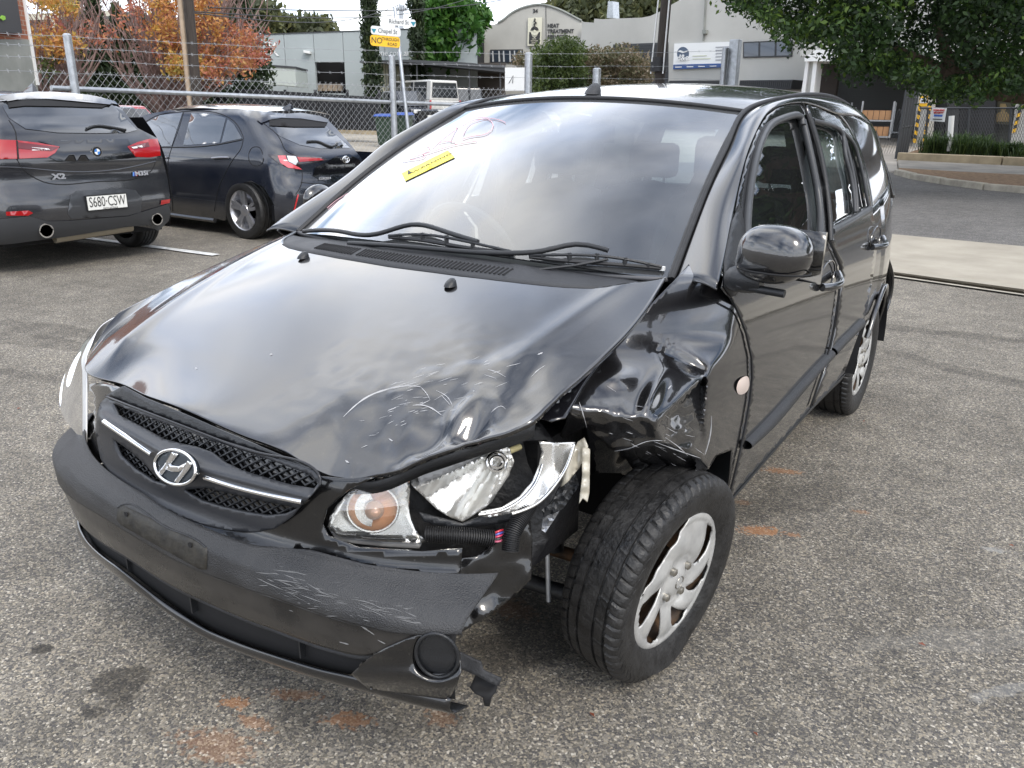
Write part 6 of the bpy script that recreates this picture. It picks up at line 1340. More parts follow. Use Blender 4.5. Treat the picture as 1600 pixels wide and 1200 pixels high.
# ================================================================== buildings
def plane2(uA, rA, uB, rB):
    a = atr(uA, 175, rA); b = atr(uB, 175, rB); t = (b - a)[:2]; t /= np.linalg.norm(t); n = np.array([-t[1], t[0], 0.0])
    if np.dot(n, CAM - a) < 0: n = -n
    def F(u, v, off=0.0):
        d = ray(u, v); return CAM + d * (np.dot(a + n * off - CAM, n) / np.dot(d, n))
    F.n = n; F.t = np.array([t[0], t[1], 0]); 
    if np.dot(np.cross(F.t, [0, 0, 1]), n) < 0: F.t = -F.t
    return F
def slab(name, F, px, m, parent, front=0.0, depth=.3):
    ps = [F(u, v, front) for u, v in px]; n = len(ps); ar = 0
    V = ps + [p - F.n * depth for p in ps]
    cen = sum(ps) / n; nn = np.zeros(3)
    for i in range(n): nn += np.cross(ps[i] - cen, ps[(i + 1) % n] - cen)
    if np.dot(nn, F.n) < 0: V = [V[i] for i in range(n - 1, -1, -1)] + [V[n + i] for i in range(n - 1, -1, -1)]
    return mk(name, V, [tuple(range(n)), tuple(range(2 * n - 1, n - 1, -1))] + [(i, n + i, n + (i + 1) % n, (i + 1) % n) for i in range(n)], m, parent)
def lab(s, sz, F, u, v, m, parent, off=.03, sx=1.0, bold=0.0, align='CENTER', dv=1.0):
    """sz in photo pixels of cap height"""
    c = F(u, v, off); h = np.linalg.norm(F(u, v - sz / 2, off) - F(u, v + sz / 2, off)); return text(s, h * 1.42, m, parent, c, F.t, (0, 0, 1), 'lettering', .02, align=align, bold=bold * h, sx=sx)
def win(F, px, parent, panes=3, curtain=False, fr_m=None):
    f = slab('window', F, px, fr_m or M['winframe'], parent, .06, .06); (u0, v0), (u1, v1), (u2, v2), (u3, v3) = px
    for k in range(panes):
        a, b = (k + .06) / panes, (k + .94) / panes; L_ = lambda P, Q, t: (P[0] + (Q[0] - P[0]) * t, P[1] + (Q[1] - P[1]) * t)
        tl, tr = L_(px[0], px[1], a), L_(px[0], px[1], b); bl, br = L_(px[3], px[2], a), L_(px[3], px[2], b); iv = lambda P, Q, t: L_(P, Q, t)
        slab('pane', F, [iv(tl, bl, .08), iv(tr, br, .08), iv(tr, br, .92), iv(tl, bl, .92)], M['pane'], f, .075, .02)
        if curtain:
            for c in (.12, .78): slab('curtain', F, [iv(L_(tl, tr, c), L_(bl, br, c), .1), iv(L_(tl, tr, c + .12), L_(bl, br, c + .12), .1), iv(L_(tl, tr, c + .2), L_(bl, br, c + .2), .9), iv(L_(tl, tr, c + .02), L_(bl, br, c + .02), .9)], M['curt'], f, .085, .015)
    return f
M['winframe'] = mat('dark_window_frame', (.03, .032, .036), .5); M['pane'] = mat('window_pane', (.03, .04, .055), .05, coat=1); M['curt'] = mat('pale_curtain', (.45, .46, .46), .8)
M['render'] = mat('warm_grey_render', (.41, .40, .365), .9, var=.10, vscale=.5, bump=.05, bscale=20); M['render2'] = mat('pale_grey_render', (.43, .425, .395), .9, var=.10, vscale=.4)
M['tilt'] = mat('blue_grey_tilt_panel', (.34, .375, .375), .85, var=.06, vscale=.4); M['ivory'] = mat('ivory_render', (.60, .57, .46), .9, var=.08, vscale=.6); M['dkgrey'] = mat('dark_grey_steel', (.045, .048, .052), .6)
M['concw'] = mat('weathered_concrete_wall', (.21, .225, .205), .9, var=.22, vscale=.9, c2=(.29, .30, .275), bump=.1, bscale=12)
def bricks():
    m = bpy.data.materials.new('red_brickwork'); m.use_nodes = True; nt = m.node_tree; b = nt.nodes['Principled BSDF']; b.inputs['Roughness'].default_value = .9
    t = nt.nodes.new('ShaderNodeTexCoord'); mp = nt.nodes.new('ShaderNodeMapping'); mp.inputs['Rotation'].default_value = (PI / 2, 0, 0); br = nt.nodes.new('ShaderNodeTexBrick'); br.inputs['Scale'].default_value = 1; br.inputs['Color1'].default_value = (.30, .105, .055, 1); br.inputs['Color2'].default_value = (.22, .075, .045, 1); br.inputs['Mortar'].default_value = (.30, .20, .15, 1); br.inputs['Brick Width'].default_value = .25; br.inputs['Row Height'].default_value = .095; br.inputs['Mortar Size'].default_value = .012
    nt.links.new(t.outputs['Object'], mp.inputs[0]); nt.links.new(mp.outputs[0], br.inputs[0]); nt.links.new(br.outputs[0], b.inputs['Base Color']); return m
M['brick'] = bricks()
# --- brick and concrete workshop, far left
Fa = plane2(-60, 19, 60, 21.5)
B = empty('brick_workshop', tuple(Fa(30, 150) * [1, 1, 0]), 0, 'brick building over a grey concrete base with a dark sign panel, far left', 'building')
def rel(root, *objs):
    for o in objs: o.parent = root; o.matrix_parent_inverse = Matrix.Translation(root.location).inverted()
def kids(root, since):
    """everything built since the mark that still sits at world scale is moved under its root"""
    mi = Matrix.Translation(root.location).inverted()
    for o in list(bpy.data.objects):
        if o.name not in since and o.parent is root and o.type == 'MESH': o.matrix_parent_inverse = mi
def begin(): return set(o.name for o in bpy.data.objects)
mk0 = begin()
slab('brick_wall', Fa, [(-90, -90), (23, -90), (37, 0), (50, 62), (-90, 60)], M['brick'], B, 0, 5)
slab('concrete_base', Fa, [(-90, 60), (50, 62), (61, 150), (66, 175), (-90, 200)], M['concw'], B, .01, 5)
slab('white_edge', Fa, [(28, -60), (31, -60), (62, 133), (58, 133)], M['white'], B, .03, .2)
slab('sign_panel', Fa, [(-90, -60), (15, -60), (27, 0), (35, 52), (-90, 48)], M['dkgrey'], B, .14, .12)
slab('leaf_mark', Fa, [(0, 28), (4, 24), (8, 25), (9, 30), (5, 32)], mat('lime', (.25, .5, .06), .6), B, .17, .02); kids(B, mk0)
# --- ivory colonnaded building
Fb = plane2(60, 40, 420, 52)
B = empty('colonnaded_building', tuple(Fb(200, 150) * [1, 1, 0]), 0, 'ivory building with a row of pillars behind the autumn trees', 'building'); mk0 = begin()
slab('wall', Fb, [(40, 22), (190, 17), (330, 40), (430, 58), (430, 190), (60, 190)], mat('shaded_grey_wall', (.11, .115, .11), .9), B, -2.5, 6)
slab('parapet', Fb, [(40, 22), (190, 16), (191, 24), (42, 32)], M['ivory'], B, .0, 2.4)
for P in ([(79, 30), (93, 30), (104, 124), (85, 124)], [(112, 28), (127, 28), (141, 125), (121, 125)], [(146, 22), (160, 22), (171, 128), (160, 128)], [(178, 30), (192, 30), (204, 128), (192, 128)], [(210, 40), (219, 40), (224, 122), (215, 122)], [(303, 95), (310, 95), (315, 130), (308, 130)], [(327, 90), (342, 90), (345, 130), (331, 130)], [(361, 92), (370, 92), (373, 128), (364, 128)], [(252, 60), (258, 60), (262, 124), (256, 124)]):
    slab('pillar', Fb, P, M['ivory'], B, 0, .6)
kids(B, mk0)
M['orangef'] = mat('orange_flowers', (.75, .22, .02), .8, var=.5, vscale=14)
# --- blue-grey tilt-up warehouse
Fc = plane2(330, 50, 740, 46)
B = empty('tilt_panel_warehouse', tuple(Fc(500, 170) * [1, 1, 0]), 0, 'blue-grey concrete panel warehouse with an open dark bay and stone.com.au lettering', 'building'); mk0 = begin()
xs = [(330, 57), (402, 54), (443, 53), (489, 50.5), (535, 48.5), (600, 46), (668, 43.5), (745, 41)]
for (a, va), (b, vb) in zip(xs[:-1], xs[1:]):
    sh_ = lambda u, v: u + (v - 50) * (790 - u) / 4600.0
    g_ = .35
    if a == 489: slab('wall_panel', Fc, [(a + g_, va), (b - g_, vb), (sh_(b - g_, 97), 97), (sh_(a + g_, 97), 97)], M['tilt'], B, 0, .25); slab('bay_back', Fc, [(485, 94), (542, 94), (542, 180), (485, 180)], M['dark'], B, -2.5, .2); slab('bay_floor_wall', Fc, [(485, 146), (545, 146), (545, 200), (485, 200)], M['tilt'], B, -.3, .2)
    else: slab('wall_panel', Fc, [(a + g_, va), (b - g_, vb), (sh_(b - g_, 205), 205), (sh_(a + g_, 205), 205)], M['tilt'], B, 0, .25)
slab('capping', Fc, [(329, 56), (746, 40), (746, 41.5), (329, 57.5)], M['dkgrey'], B, .04, .3); slab('backing', Fc, [(330, 60), (480, 56), (480, 200), (330, 200)], M['dark'], B, -.3, 12); slab('backing', Fc, [(545, 55), (740, 46), (740, 200), (545, 200)], M['dark'], B, -.3, 12)
lab('JK', 22, Fc, 424, 78, M['white'], B, sx=.9); lab('stone.com.au', 9.5, Fc, 611, 83, M['white'], B, sx=.92)
slab('ac_unit', Fc, [(474, 78), (484, 80), (484, 84), (474, 82)], M['white'], B, .3, .3)  # air-conditioning unit on the wall, not a lamp
for k in range(5): slab('pallet_stack', Fc, [(496 + k * 8, 131), (503 + k * 8, 131), (503 + k * 8, 142), (496 + k * 8, 142)], M['paletimber'], B, -.9, .3)
kids(B, mk0)
Fx = plane2(400, 44, 470, 43.5); o = slab('container_office', Fx, [(402, 102), (461, 106), (463, 135), (403, 130)], mat('pale_mint_panel', (.44, .48, .45), .8), None, 0, 3); tag(o, 'pale box office with a dark capping in front of the blue-grey warehouse', 'building')
slab('roof_capping', Fx, [(401, 99.5), (462, 104), (462, 107), (401, 102.5)], M['dkgrey'], o, .05, 3)
# --- carport shed
Fd = plane2(562, 43, 800, 42)
B = empty('open_shed', tuple(Fd(650, 190) * [1, 1, 0]), 0, 'open shed with cream ribbed side wall and dark sloping roof', 'shed'); mk0 = begin()
slab('roof', Fd, [(562, 95), (632, 93), (720, 97), (789, 103), (789, 107), (700, 101), (632, 97), (562, 98)], M['dkgrey'], B, .5, 7)
slab('side_wall', Fd, [(567, 97), (594, 97), (602, 160), (571, 150)], mat('cream_cladding', (.50, .48, .36), .7), B, .1, .1)
for k in range(12):
    u = 594 + k * 4.2; slab('rib', Fd, [(u, 97), (u + 3.0, 97), (u + 7.0, 172), (u + 4.0, 170)], bpy.data.materials['cream_cladding'], B, -.3 - k * .45, .12)
for k in range(5): u = 570 + k * 5; slab('rib', Fd, [(u, 98), (u + .9, 98), (u + 4.5, 150), (u + 3.6, 150)], bpy.data.materials['cream_cladding'], B, .14, .06)
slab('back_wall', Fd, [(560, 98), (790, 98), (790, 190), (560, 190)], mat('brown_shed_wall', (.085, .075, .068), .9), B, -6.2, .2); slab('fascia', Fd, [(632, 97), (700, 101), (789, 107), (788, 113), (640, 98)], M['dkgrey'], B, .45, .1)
for u in (568, 650, 732, 780): slab('shed_post', Fd, [(u, 98), (u + 2, 98), (u + 4, 190), (u + 2, 190)], M['dkgrey'], B, .2, .12)
kids(B, mk0)
# --- black slat fence, stone edging
Ff = plane2(300, 37, 595, 32); B = empty('black_slat_fence', tuple(Ff(450, 200) * [1, 1, 0]), 0, 'black vertical slat fence beyond the wire mesh, under the blue-grey warehouse', 'fence'); mk0 = begin()
mb = MB(); u = 300.0
while u < 594:
    vt = float(np.interp(u, [300, 400, 592], [134, 140, 152])); 
    for q in [[(u, vt), (u + 2.1, vt), (u + 3.6, 208), (u + 1.5, 208)]]:
        ps = [Ff(*p) for p in q]; V = ps + [p - Ff.n * .05 for p in ps]; mb.add(V, [(0, 1, 2, 3), (7, 6, 5, 4), (0, 4, 5, 1), (1, 5, 6, 2), (2, 6, 7, 3), (3, 7, 4, 0)])
    u += 3.0
o = mb.build('slat', M['dkgrey'], B); o['kind'] = 'stuff'; o.data.materials[0] = mat('black_slat', (.018, .019, .022), .6)
for u in (345, 400, 443, 490, 540, 590): slab('post', Ff, [(u, 140), (u + 3, 140), (u + 5, 208), (u + 2, 208)], bpy.data.materials['black_slat'], B, .06, .08)
for v in (158, 198): slab('fence_rail', Ff, [(300, v - 6), (592, v), (592, v + 1.5), (300, v - 4.5)], bpy.data.materials['black_slat'], B, -.06, .05)
slab('shade_cloth', Ff, [(300, 142), (592, 158), (592, 206), (300, 206)], M['dark'], B, -.14, .02); kids(B, mk0)
o = slab('stone_edging', Ff, [(525, 203), (560, 204), (592, 205), (592, 211), (525, 208)], bpy.data.materials['sandstone_block'], None, .4, .4); tag(o, 'low sandstone edging at the foot of the black slat fence', 'edging')
# --- curved parapet building No 34
Fg = plane2(700, 52, 930, 50)
B = empty('curved_parapet_building', tuple(Fg(820, 170) * [1, 1, 0]), 0, 'warm grey building with curved parapet, number 34, heat treatment services', 'building'); mk0 = begin()
arc = [(778, 35.5), (786, 31), (795, 23.5), (805, 17), (815, 12.5), (827, 9), (838, 7.2), (850, 7.6), (865, 11.5), (878, 16.5), (890, 22.5), (902, 29), (909, 32.5)]
slab('facade', Fg, [(706, 97), (709, 86), (714, 76), (721, 69.5), (728, 67.5), (733, 66), (733, 39), (749, 39.5), (772, 38.5)] + arc + [(909, 180), (706, 180)], M['render'], B, 0, .4)
slab('hall', Fg, [(752, 44), (905, 38), (905, 180), (752, 180)], M['render2'], B, -.45, 16)
for P in (arc,):
    tube('parapet_capping', [Fg(u, v, .02) for u, v in spl(P, 40)], .07, M['concw'], B, 6)
tube('control_joint', [Fg(853, 9, .02), Fg(854, 120, .02)], .02, M['dkgrey'], B, 4); tube('control_joint', [Fg(749, 41, .02), Fg(750, 120, .02)], .02, M['dkgrey'], B, 4)
win(Fg, [(766, 77.5), (817, 77), (817, 98.5), (766, 98.5)], B, 3, True)
bn = slab('banner', Fg, [(825, 28), (847, 27), (845.5, 71), (824, 71.5)], mat('cream_banner', (.62, .60, .48), .7), B, .12, .06); ik = M['ink']
slab('banner_print', Fg, [(827, 50), (829, 50), (831, 56), (835, 59.5), (839, 56), (842, 50), (844, 50), (843, 68.5), (826.5, 68.5)], ik, bn, .14, .02)
def bdisc(u, v, r, m_, off, n=20, a0=0, a1=2 * PI): return slab('banner_disc', Fg, [(u + r * math.cos(a0 + (a1 - a0) * k / n), v + r * math.sin(a0 + (a1 - a0) * k / n)) for k in range(n)], m_, bn, off, .015)
bdisc(835.4, 47.5, 6.2, ik, .155, 14, PI, 2 * PI + .2); bdisc(835.4, 49.5, 5.8, bpy.data.materials['cream_banner'], .175, 14, 0, PI + .2); bdisc(835.4, 48.5, 2.0, bpy.data.materials['cream_banner'], .195)
tube('banner_hook', [Fg(u, v, .18) for u, v in ((836, 29), (835, 33), (838, 36), (834.5, 37.5), (835.5, 41), (835.5, 45))], .05, ik, bn, 5)
lab('HEAT', 2.0, Fg, 834.7, 61, bpy.data.materials['cream_banner'], bn, .17); lab('TREATMENT', 2.0, Fg, 834.7, 64, bpy.data.materials['cream_banner'], bn, .17, sx=.8); lab('SERVICES', 2.0, Fg, 834.7, 67, bpy.data.materials['cream_banner'], bn, .17, sx=.8)
lab('34', 5.5, Fg, 836.5, 17.5, ik, B, bold=.05, sx=1.1)
for s, v in (('HEAT', 40.5), ('TREATMENT', 49.2), ('SERVICES', 58)): lab(s, 5.8, Fg, 855.5, v, ik, B, sx=.97, bold=.05, align='LEFT')
rs_ = slab('red_sign', Fg, [(909, 39.5), (919.5, 39), (918, 65), (908, 66)], M['signw'], B, .3, .06); slab('sign_stripe', Fg, [(911.5, 42), (916, 42), (915.5, 57), (911, 57)], mat('sign_red', (.6, .03, .03), .5), rs_, .33, .02)
kids(B, mk0)
# --- pale grey hall with the roller door and the d&e sign
Fh = plane2(905, 47, 1262, 40)
B = empty('grey_gabled_hall', tuple(Fh(1080, 170) * [1, 1, 0]), 0, 'pale grey hall with stepped gable, roller door and the white d&e sign', 'building'); mk0 = begin()
slab('facade', Fh, [(909, 34), (928, 35.5), (928.5, 29), (941, 30), (975, 28.5), (1003, 27.5), (1016, 25), (1030, 18.5), (1048, 8), (1066, -2), (1100, -20), (1150, -38), (1230, -50), (1280, -50), (1262, 90), (1256, 190), (905, 190)], M['render2'], B, 0, .4)
slab('hall', Fh, [(912, 60), (1000, 50), (1255, 50), (1250, 190), (912, 190)], M['render2'], B, -.45, 18)
dr = slab('roller_door', Fh, [(958, 69.5), (1044, 66), (1044, 140), (958, 140)], M['dkgrey'], B, .03, .1)
for k in range(16): v = 71 + k * 3.6; slab('slat', Fh, [(959.5, v), (1042.5, v - 3.2 + k * .02), (1042.5, v - 1.2), (959.5, v + 2.0)], M['dkgrey'], dr, .06, .03)
sg2 = slab('company_sign', Fh, [(1053.5, 68), (1147, 65), (1145.5, 103), (1051.5, 108)], M['signw'], B, .10, .08); blue = mat('sign_navy', (.025, .07, .22), .5); slate = mat('sign_slate', (.07, .10, .15), .5)
slab('sign_band', Fh, [(1052, 101), (1146, 98.5), (1145.5, 104.5), (1051.5, 108.5)], blue, sg2, .12, .02)
slab('sign_logo', Fh, [(1067 + 9.2 * math.cos(t), 84 + 10.8 * math.sin(t)) for t in np.linspace(0, 2 * PI, 25)[:-1]], slate, sg2, .12, .02)
slab('logo_swash', Fh, [(1059, 80), (1063, 78.5), (1068, 80.5), (1075, 78.5), (1072, 81.5), (1066, 83), (1061, 81)], M['signw'], sg2, .14, .02)
lab('d&e', 9.5, Fh, 1067, 90.5, M['signw'], sg2, .15, sx=1.05, bold=.02)
gy = mat('sign_fine_print', (.30, .31, .33), .6); gp_ = mat('sign_pale_print', (.52, .55, .42), .6)
for u, v, w0 in ((1082, 87, 22), (1082, 91.5, 28)): slab('print_line', Fh, [(u, v), (u + w0, v - .8), (u + w0, v + .4), (u, v + 1.2)], gp_, sg2, .12, .015)
for k, w0 in enumerate((24, 16, 14, 22, 24)): slab('print_line', Fh, [(1118, 73 + k * 5), (1118 + w0, 72.2 + k * 5), (1118 + w0, 73.8 + k * 5), (1118, 74.6 + k * 5)], gy, sg2, .12, .015)
for k in range(5): slab('print_line', Fh, [(1055 + k * 18, 104.2 - k * .5), (1065 + k * 18, 103.9 - k * .5), (1065 + k * 18, 105.3 - k * .5), (1055 + k * 18, 105.6 - k * .5)], M['signw'], sg2, .14, .015)
win(Fh, [(1161, 65.5), (1238, 62.5), (1237, 88.5), (1161, 90.5)], B, 3)
for P in ([(1046, 126), (1128, 125.5), (1124, 140), (1040, 140)], [(1156, 125.5), (1239, 124.5), (1236, 139), (1154, 140)]):
    aw = slab('awning', Fh, P, M['dkgrey'], B, 1.0, 1.0)
    for k in range(26): t = (k + .5) / 26; a = (P[0][0] + (P[1][0] - P[0][0]) * t, P[0][1] + .5); b = (P[3][0] + (P[2][0] - P[3][0]) * t, P[3][1] - .5); tube('corrugation', [Fh(*a, 1.02), Fh(*b, 1.02)], .035, M['dkgrey'], aw, 5)
tube('downpipe', [Fh(1103, -10, .06), Fh(1099, 64, .06)], .04, M['concw'], B, 6); slab('meter_box', Fh, [(1097, 46.5), (1103, 46.5), (1103, 52.5), (1097, 52.5)], M['concw'], B, .2, .2)
slab('flue', Fh, [(950, 2), (957, 2), (958, 28), (948, 28)], M['steel'], B, -4, .6)
kids(B, mk0)
# --- warehouse with the open canopy bay
Fi = plane2(1255, 37, 1460, 35)
B = empty('open_warehouse', tuple(Fi(1350, 210) * [1, 1, 0]), 0, 'warehouse with a deep open bay under a white canopy, roll cages inside', 'building'); mk0 = begin()
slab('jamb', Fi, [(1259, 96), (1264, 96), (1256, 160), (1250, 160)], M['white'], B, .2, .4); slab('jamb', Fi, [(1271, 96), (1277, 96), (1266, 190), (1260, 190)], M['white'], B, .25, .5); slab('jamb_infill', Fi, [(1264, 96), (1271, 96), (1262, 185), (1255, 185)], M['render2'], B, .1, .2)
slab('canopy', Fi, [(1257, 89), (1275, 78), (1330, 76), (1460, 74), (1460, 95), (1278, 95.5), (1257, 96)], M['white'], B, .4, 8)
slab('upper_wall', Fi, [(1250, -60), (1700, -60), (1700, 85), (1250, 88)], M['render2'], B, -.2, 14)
slab('back_wall', Fi, [(1270, 80), (1470, 80), (1470, 230), (1270, 230)], mat('grey_roller_wall', (.085, .09, .09), .7), B, -4.6, .2)  # shade of the deep bay is put into this dark wall colour
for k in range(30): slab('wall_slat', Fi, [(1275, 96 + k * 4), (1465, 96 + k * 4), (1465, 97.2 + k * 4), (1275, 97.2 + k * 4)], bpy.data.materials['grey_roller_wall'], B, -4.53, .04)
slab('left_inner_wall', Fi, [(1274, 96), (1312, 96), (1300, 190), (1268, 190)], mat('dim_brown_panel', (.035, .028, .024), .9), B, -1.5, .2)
slab('pier', Fi, [(1439, 95), (1458, 95), (1446, 245), (1424, 245)], M['render2'], B, .3, .6)
for a in ([(1436, 160), (1440, 160), (1431, 222), (1426, 222)], [(1452, 158), (1456, 158), (1446, 222), (1441, 222)]):
    for k in range(10):
        L_ = lambda P, Q, t: (P[0] + (Q[0] - P[0]) * t, P[1] + (Q[1] - P[1]) * t); t0, t1 = k / 10, (k + 1) / 10
        slab('hazard_stripe', Fi, [L_(a[0], a[3], t0), L_(a[1], a[2], t0 + .03), L_(a[1], a[2], t1 + .03), L_(a[0], a[3], t1)], M['signy'] if k % 2 else M['ink'], B, .34, .03)
cs_ = slab('camera_sign', Fi, [(1437, 151), (1449.5, 150), (1448, 166), (1435.5, 166.5)], M['signy'], B, .36, .04); slab('sign_face', Fi, [(1437.6, 153.5), (1448.6, 153), (1447.6, 161), (1437, 161.3)], M['signw'], cs_, .38, .02); slab('camera_symbol', Fi, [(1438.5, 157.5), (1445, 154.5), (1447, 156), (1441, 159.5)], M['ink'], cs_, .40, .015)
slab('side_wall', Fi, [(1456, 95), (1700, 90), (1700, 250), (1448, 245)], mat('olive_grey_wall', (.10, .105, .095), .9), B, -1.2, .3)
for P, c_ in (([(1480, 155), (1500, 155), (1496, 215), (1476, 215)], .05), ([(1500, 150), (1530, 150), (1528, 222), (1498, 222)], .012), ([(1530, 152), (1556, 150), (1552, 224), (1527, 224)], .02), ([(1462, 150), (1480, 152), (1474, 214), (1456, 214)], .015)): slab('stacked_equipment', Fi, P, mat('equipment', (c_, c_ * 1.02, c_ * 1.05), .6), B, -.6, .5)
ps_ = slab('poster', Fi, [(1556, 155), (1583, 157), (1579, 195), (1550, 193)], mat('olive_poster', (.075, .070, .045), .8), B, -.8, .05); tan = mat('poster_tan', (.28, .20, .09), .8)
slab('poster_figure', Fi, [(1553, 184), (1558, 177), (1565, 174), (1571, 174), (1577, 179), (1580, 190), (1553, 190)], tan, ps_, -.78, .02); slab('poster_figure', Fi, [(1563, 162), (1571, 162), (1573, 168), (1570, 174), (1565, 174), (1562, 168)], tan, ps_, -.78, .02)
slab('second_pier', Fi, [(1596, 95), (1625, 95), (1610, 250), (1575, 250)], M['render2'], B, .3, .6)
for k in range(8): slab('hazard_stripe', Fi, [(1594 - k * 1.6, 160 + k * 6), (1599 - k * 1.6, 158 + k * 6), (1597.5 - k * 1.6, 164 + k * 6), (1592.5 - k * 1.6, 166 + k * 6)], M['signy'] if k % 2 else M['ink'], B, .34, .03)
kids(B, mk0)
# roll cages and cartons
def cage(u0, u1, vb, vt, r, label, shelves):
    a, b, t = atr(u0, vb, r), atr(u1, vb, r), atr(u0, vt, r); ex = b - a; ex[2] = 0; W_ = np.linalg.norm(ex); X = ex / W_; Y = np.array([-X[1], X[0], 0]); h = t[2] - a[2]; z0 = a[2]
    e = empty('roll_cage', tuple(a), 0, label, 'trolley', 'roll cages in the warehouse bay')
    for s in (0, 1):
        for q in (0, 1): MB().tube([X * W_ * s + Y * .7 * q + [0, 0, .08], X * W_ * s + Y * .7 * q + [0, 0, h]], .03, 8).build('cage_upright', M['steel'], e)
    for z in shelves: MB().box(X * W_ / 2 + Y * .35 + np.array([0, 0, z * h]), (W_, .75, .05), Matrix.Rotation(math.atan2(X[1], X[0]), 3, 'Z')).build('shelf', M['steel'], e)
    for s in (0, 1): MB().tube([X * W_ * s + [0, 0, .08], X * W_ * s + [0, 0, .0]], .06, 8).build('castor', M['rubber'], e)
    return a, X, Y, W_, h
a, X, Y, W_, h = cage(1340, 1389, 218, 158, 34, 'roll cage with two shelves of brown cartons in the open bay', (.08, .50))
M['card'] = mat('brown_cardboard', (.36, .20, .10), .85, var=.12, vscale=3)
ordn = ['first', 'second', 'third', 'fourth', 'fifth']
for lv, z in (('upper', .52), ('lower', .10)):
    for k in range(5):
        p = a + X * (W_ * (.10 + k * .19)) + Y * .3 + np.array([0, 0, z * h + h * .125]); o = box('carton', tuple(p), (W_ * .175, .5, h * .24), M['card'], None, Matrix.Rotation(math.atan2(X[1], X[0]), 3, 'Z'))
        tag(o, f'{ordn[k]} brown carton from the left on the {lv} shelf of the roll cage', 'carton', 'cartons on the roll cage')
for q, (u0, u1) in enumerate(((1392, 1404), (1310, 1326))): cage(u0, u1, 212 if q == 0 else 200, 160, 38, ['narrow empty roll cage right of the loaded one', 'empty roll cage at the left, over the car roof'][q], (.1,))
for k, (u, v, wpx, hpx) in enumerate(((1278, 157, 24, 9), (1292, 158, 16, 10), (1306, 163, 14, 11), (1272, 166, 30, 10))):
    p = atr(u, v, 33); s = 33 / FPX; o = box('carton', tuple(p), (wpx * s, .5, hpx * s), M['card'], None, Matrix.Rotation(.35, 3, 'Z')); tag(o, ['long carton on top of the stack at the left of the bay', 'carton second from left on top of the stack by the white jamb', 'darker carton right of the stack by the white jamb', 'lowest carton of the stack seen over the car roof'][k], 'carton', 'cartons stacked by the jamb')
# folded sliding gate: dark posts leaning together
e = empty('folded_gate', tuple(gp(1402, 257)), 0, 'folded dark steel gate standing at the driveway edge', 'gate'); go_ = np.array(e.location)
for k in range(5):
    a, b = atr(1399 + k * 3.6, 257 - k * 1.2, 28 + k * .35), atr(1417 + k * 4.4, 141 + (k % 2) * 2, 28 + k * .35); MB().tube([a - go_, b - go_], .055, 6).build('gate_bar', M['dkgrey'], e)
for t in (.1, .5, .9):
    a, b = atr(1399 + 18 * t, 257 - 116 * t, 28.1), atr(1414 + 20 * t, 252 - 110 * t, 29.3); MB().tube([a - go_, b - go_], .03, 6).build('gate_brace', M['dkgrey'], e)
# low mesh fence with warning sign in front of the warehouse
Fj = plane2(1420, 30, 1660, 28.5); B = empty('mesh_fence', tuple(Fj(1500, 240) * [1, 1, 0]), 0, 'dark chain mesh fence between the hazard-striped pier and the planting bed', 'fence'); mk0 = begin(); mb = MB()
for k in range(64):
    for s in (-1, 1):
        u = 1405 + k * 4.2; P = [Fj(u + s * q * 28, 170 + q * 70, .0) for q in (0, .5, 1)]; mb.tube(P, .006, 3, caps=False)
o = mb.build('wire_mesh', M['dkgrey'], B); o['kind'] = 'stuff'
MB().tube([Fj(1437, 169), Fj(1670, 169)], .025, 8).build('rail', M['dkgrey'], B, True)
for u in (1450, 1515, 1580, 1650): MB().tube([Fj(u, 168), Fj(u - 6, 250)], .03, 8).build('post', M['dkgrey'], B, True)
kids(B, mk0)
sn = slab('warning_sign', Fj, [(1456.5, 168), (1479, 169), (1475.5, 190.5), (1453, 189)], M['signw'], None, .06, .02); tag(sn, 'white warning security notice with red and blue print on the mesh fence', 'sign'); redi = bpy.data.materials['sign_red']; blui = mat('sign_blue_print', (.04, .12, .45), .5)
lab('WARNING', 2.6, Fj, 1467, 172.3, redi, sn, .075, sx=1.0); lab('SECURITY', 2.6, Fj, 1466.4, 176.2, redi, sn, .075, sx=.95); lab('Shops', 3.4, Fj, 1465.6, 181, blui, sn, .075, sx=1.1) if False else None
slab('sign_band', Fj, [(1459.5, 179), (1472.5, 179.5), (1472, 182.3), (1459, 181.8)], blui, sn, .075, .01); slab('sign_print', Fj, [(1457.5, 185.2), (1472, 185.8), (1471.8, 187.2), (1457.3, 186.6)], M['ink'], sn, .075, .01)
wp = gp(1484, 245); o = tag(MB().tube([atr(1483, 236, 27.5), atr(1487, 181, 27.5)], .075, 10).build('bollard', M['white'], None, True, 40), 'white post standing in the grass by the mesh fence', 'bollard')
wb = slab('white_board', plane2(780, 19, 830, 19), [(789, 105.5), (824, 105.5), (823, 142), (789, 142)], M['signw'], None, 0, .04); tag(wb, 'blank white board on the wire fence beside its post', 'board')
tube('graffiti', [plane2(780, 19, 830, 19)(u, v, .01) for u, v in ((795, 130), (802, 118), (801, 130))], .008, M['inkg'], wb, 4)
# phone tower
Ft = plane2(600, 90, 660, 90); e = empty('phone_tower', tuple(Ft(627, 170) * [1, 1, 0]), 0, 'slim phone tower with antenna panels rising over the street signs', 'tower'); mk0 = begin()
MB().tube([Ft(628, 175), Ft(627, 8)], .25, 8).build('mast', M['steel'], e, True)
for k in range(6): u = 620.5 + k * 2.6; slab('antenna_panel', Ft, [(u, 8 + (k % 2) * 1.5), (u + 1.6, 8 + (k % 2) * 1.5), (u + 1.6, 17), (u, 17)], M['steel'], e, .5 - .3 * (k % 3), .3)
tube('platform', [Ft(619.5, 13), Ft(635.5, 13)], .15, M['steel'], e, 5); kids(e, mk0)
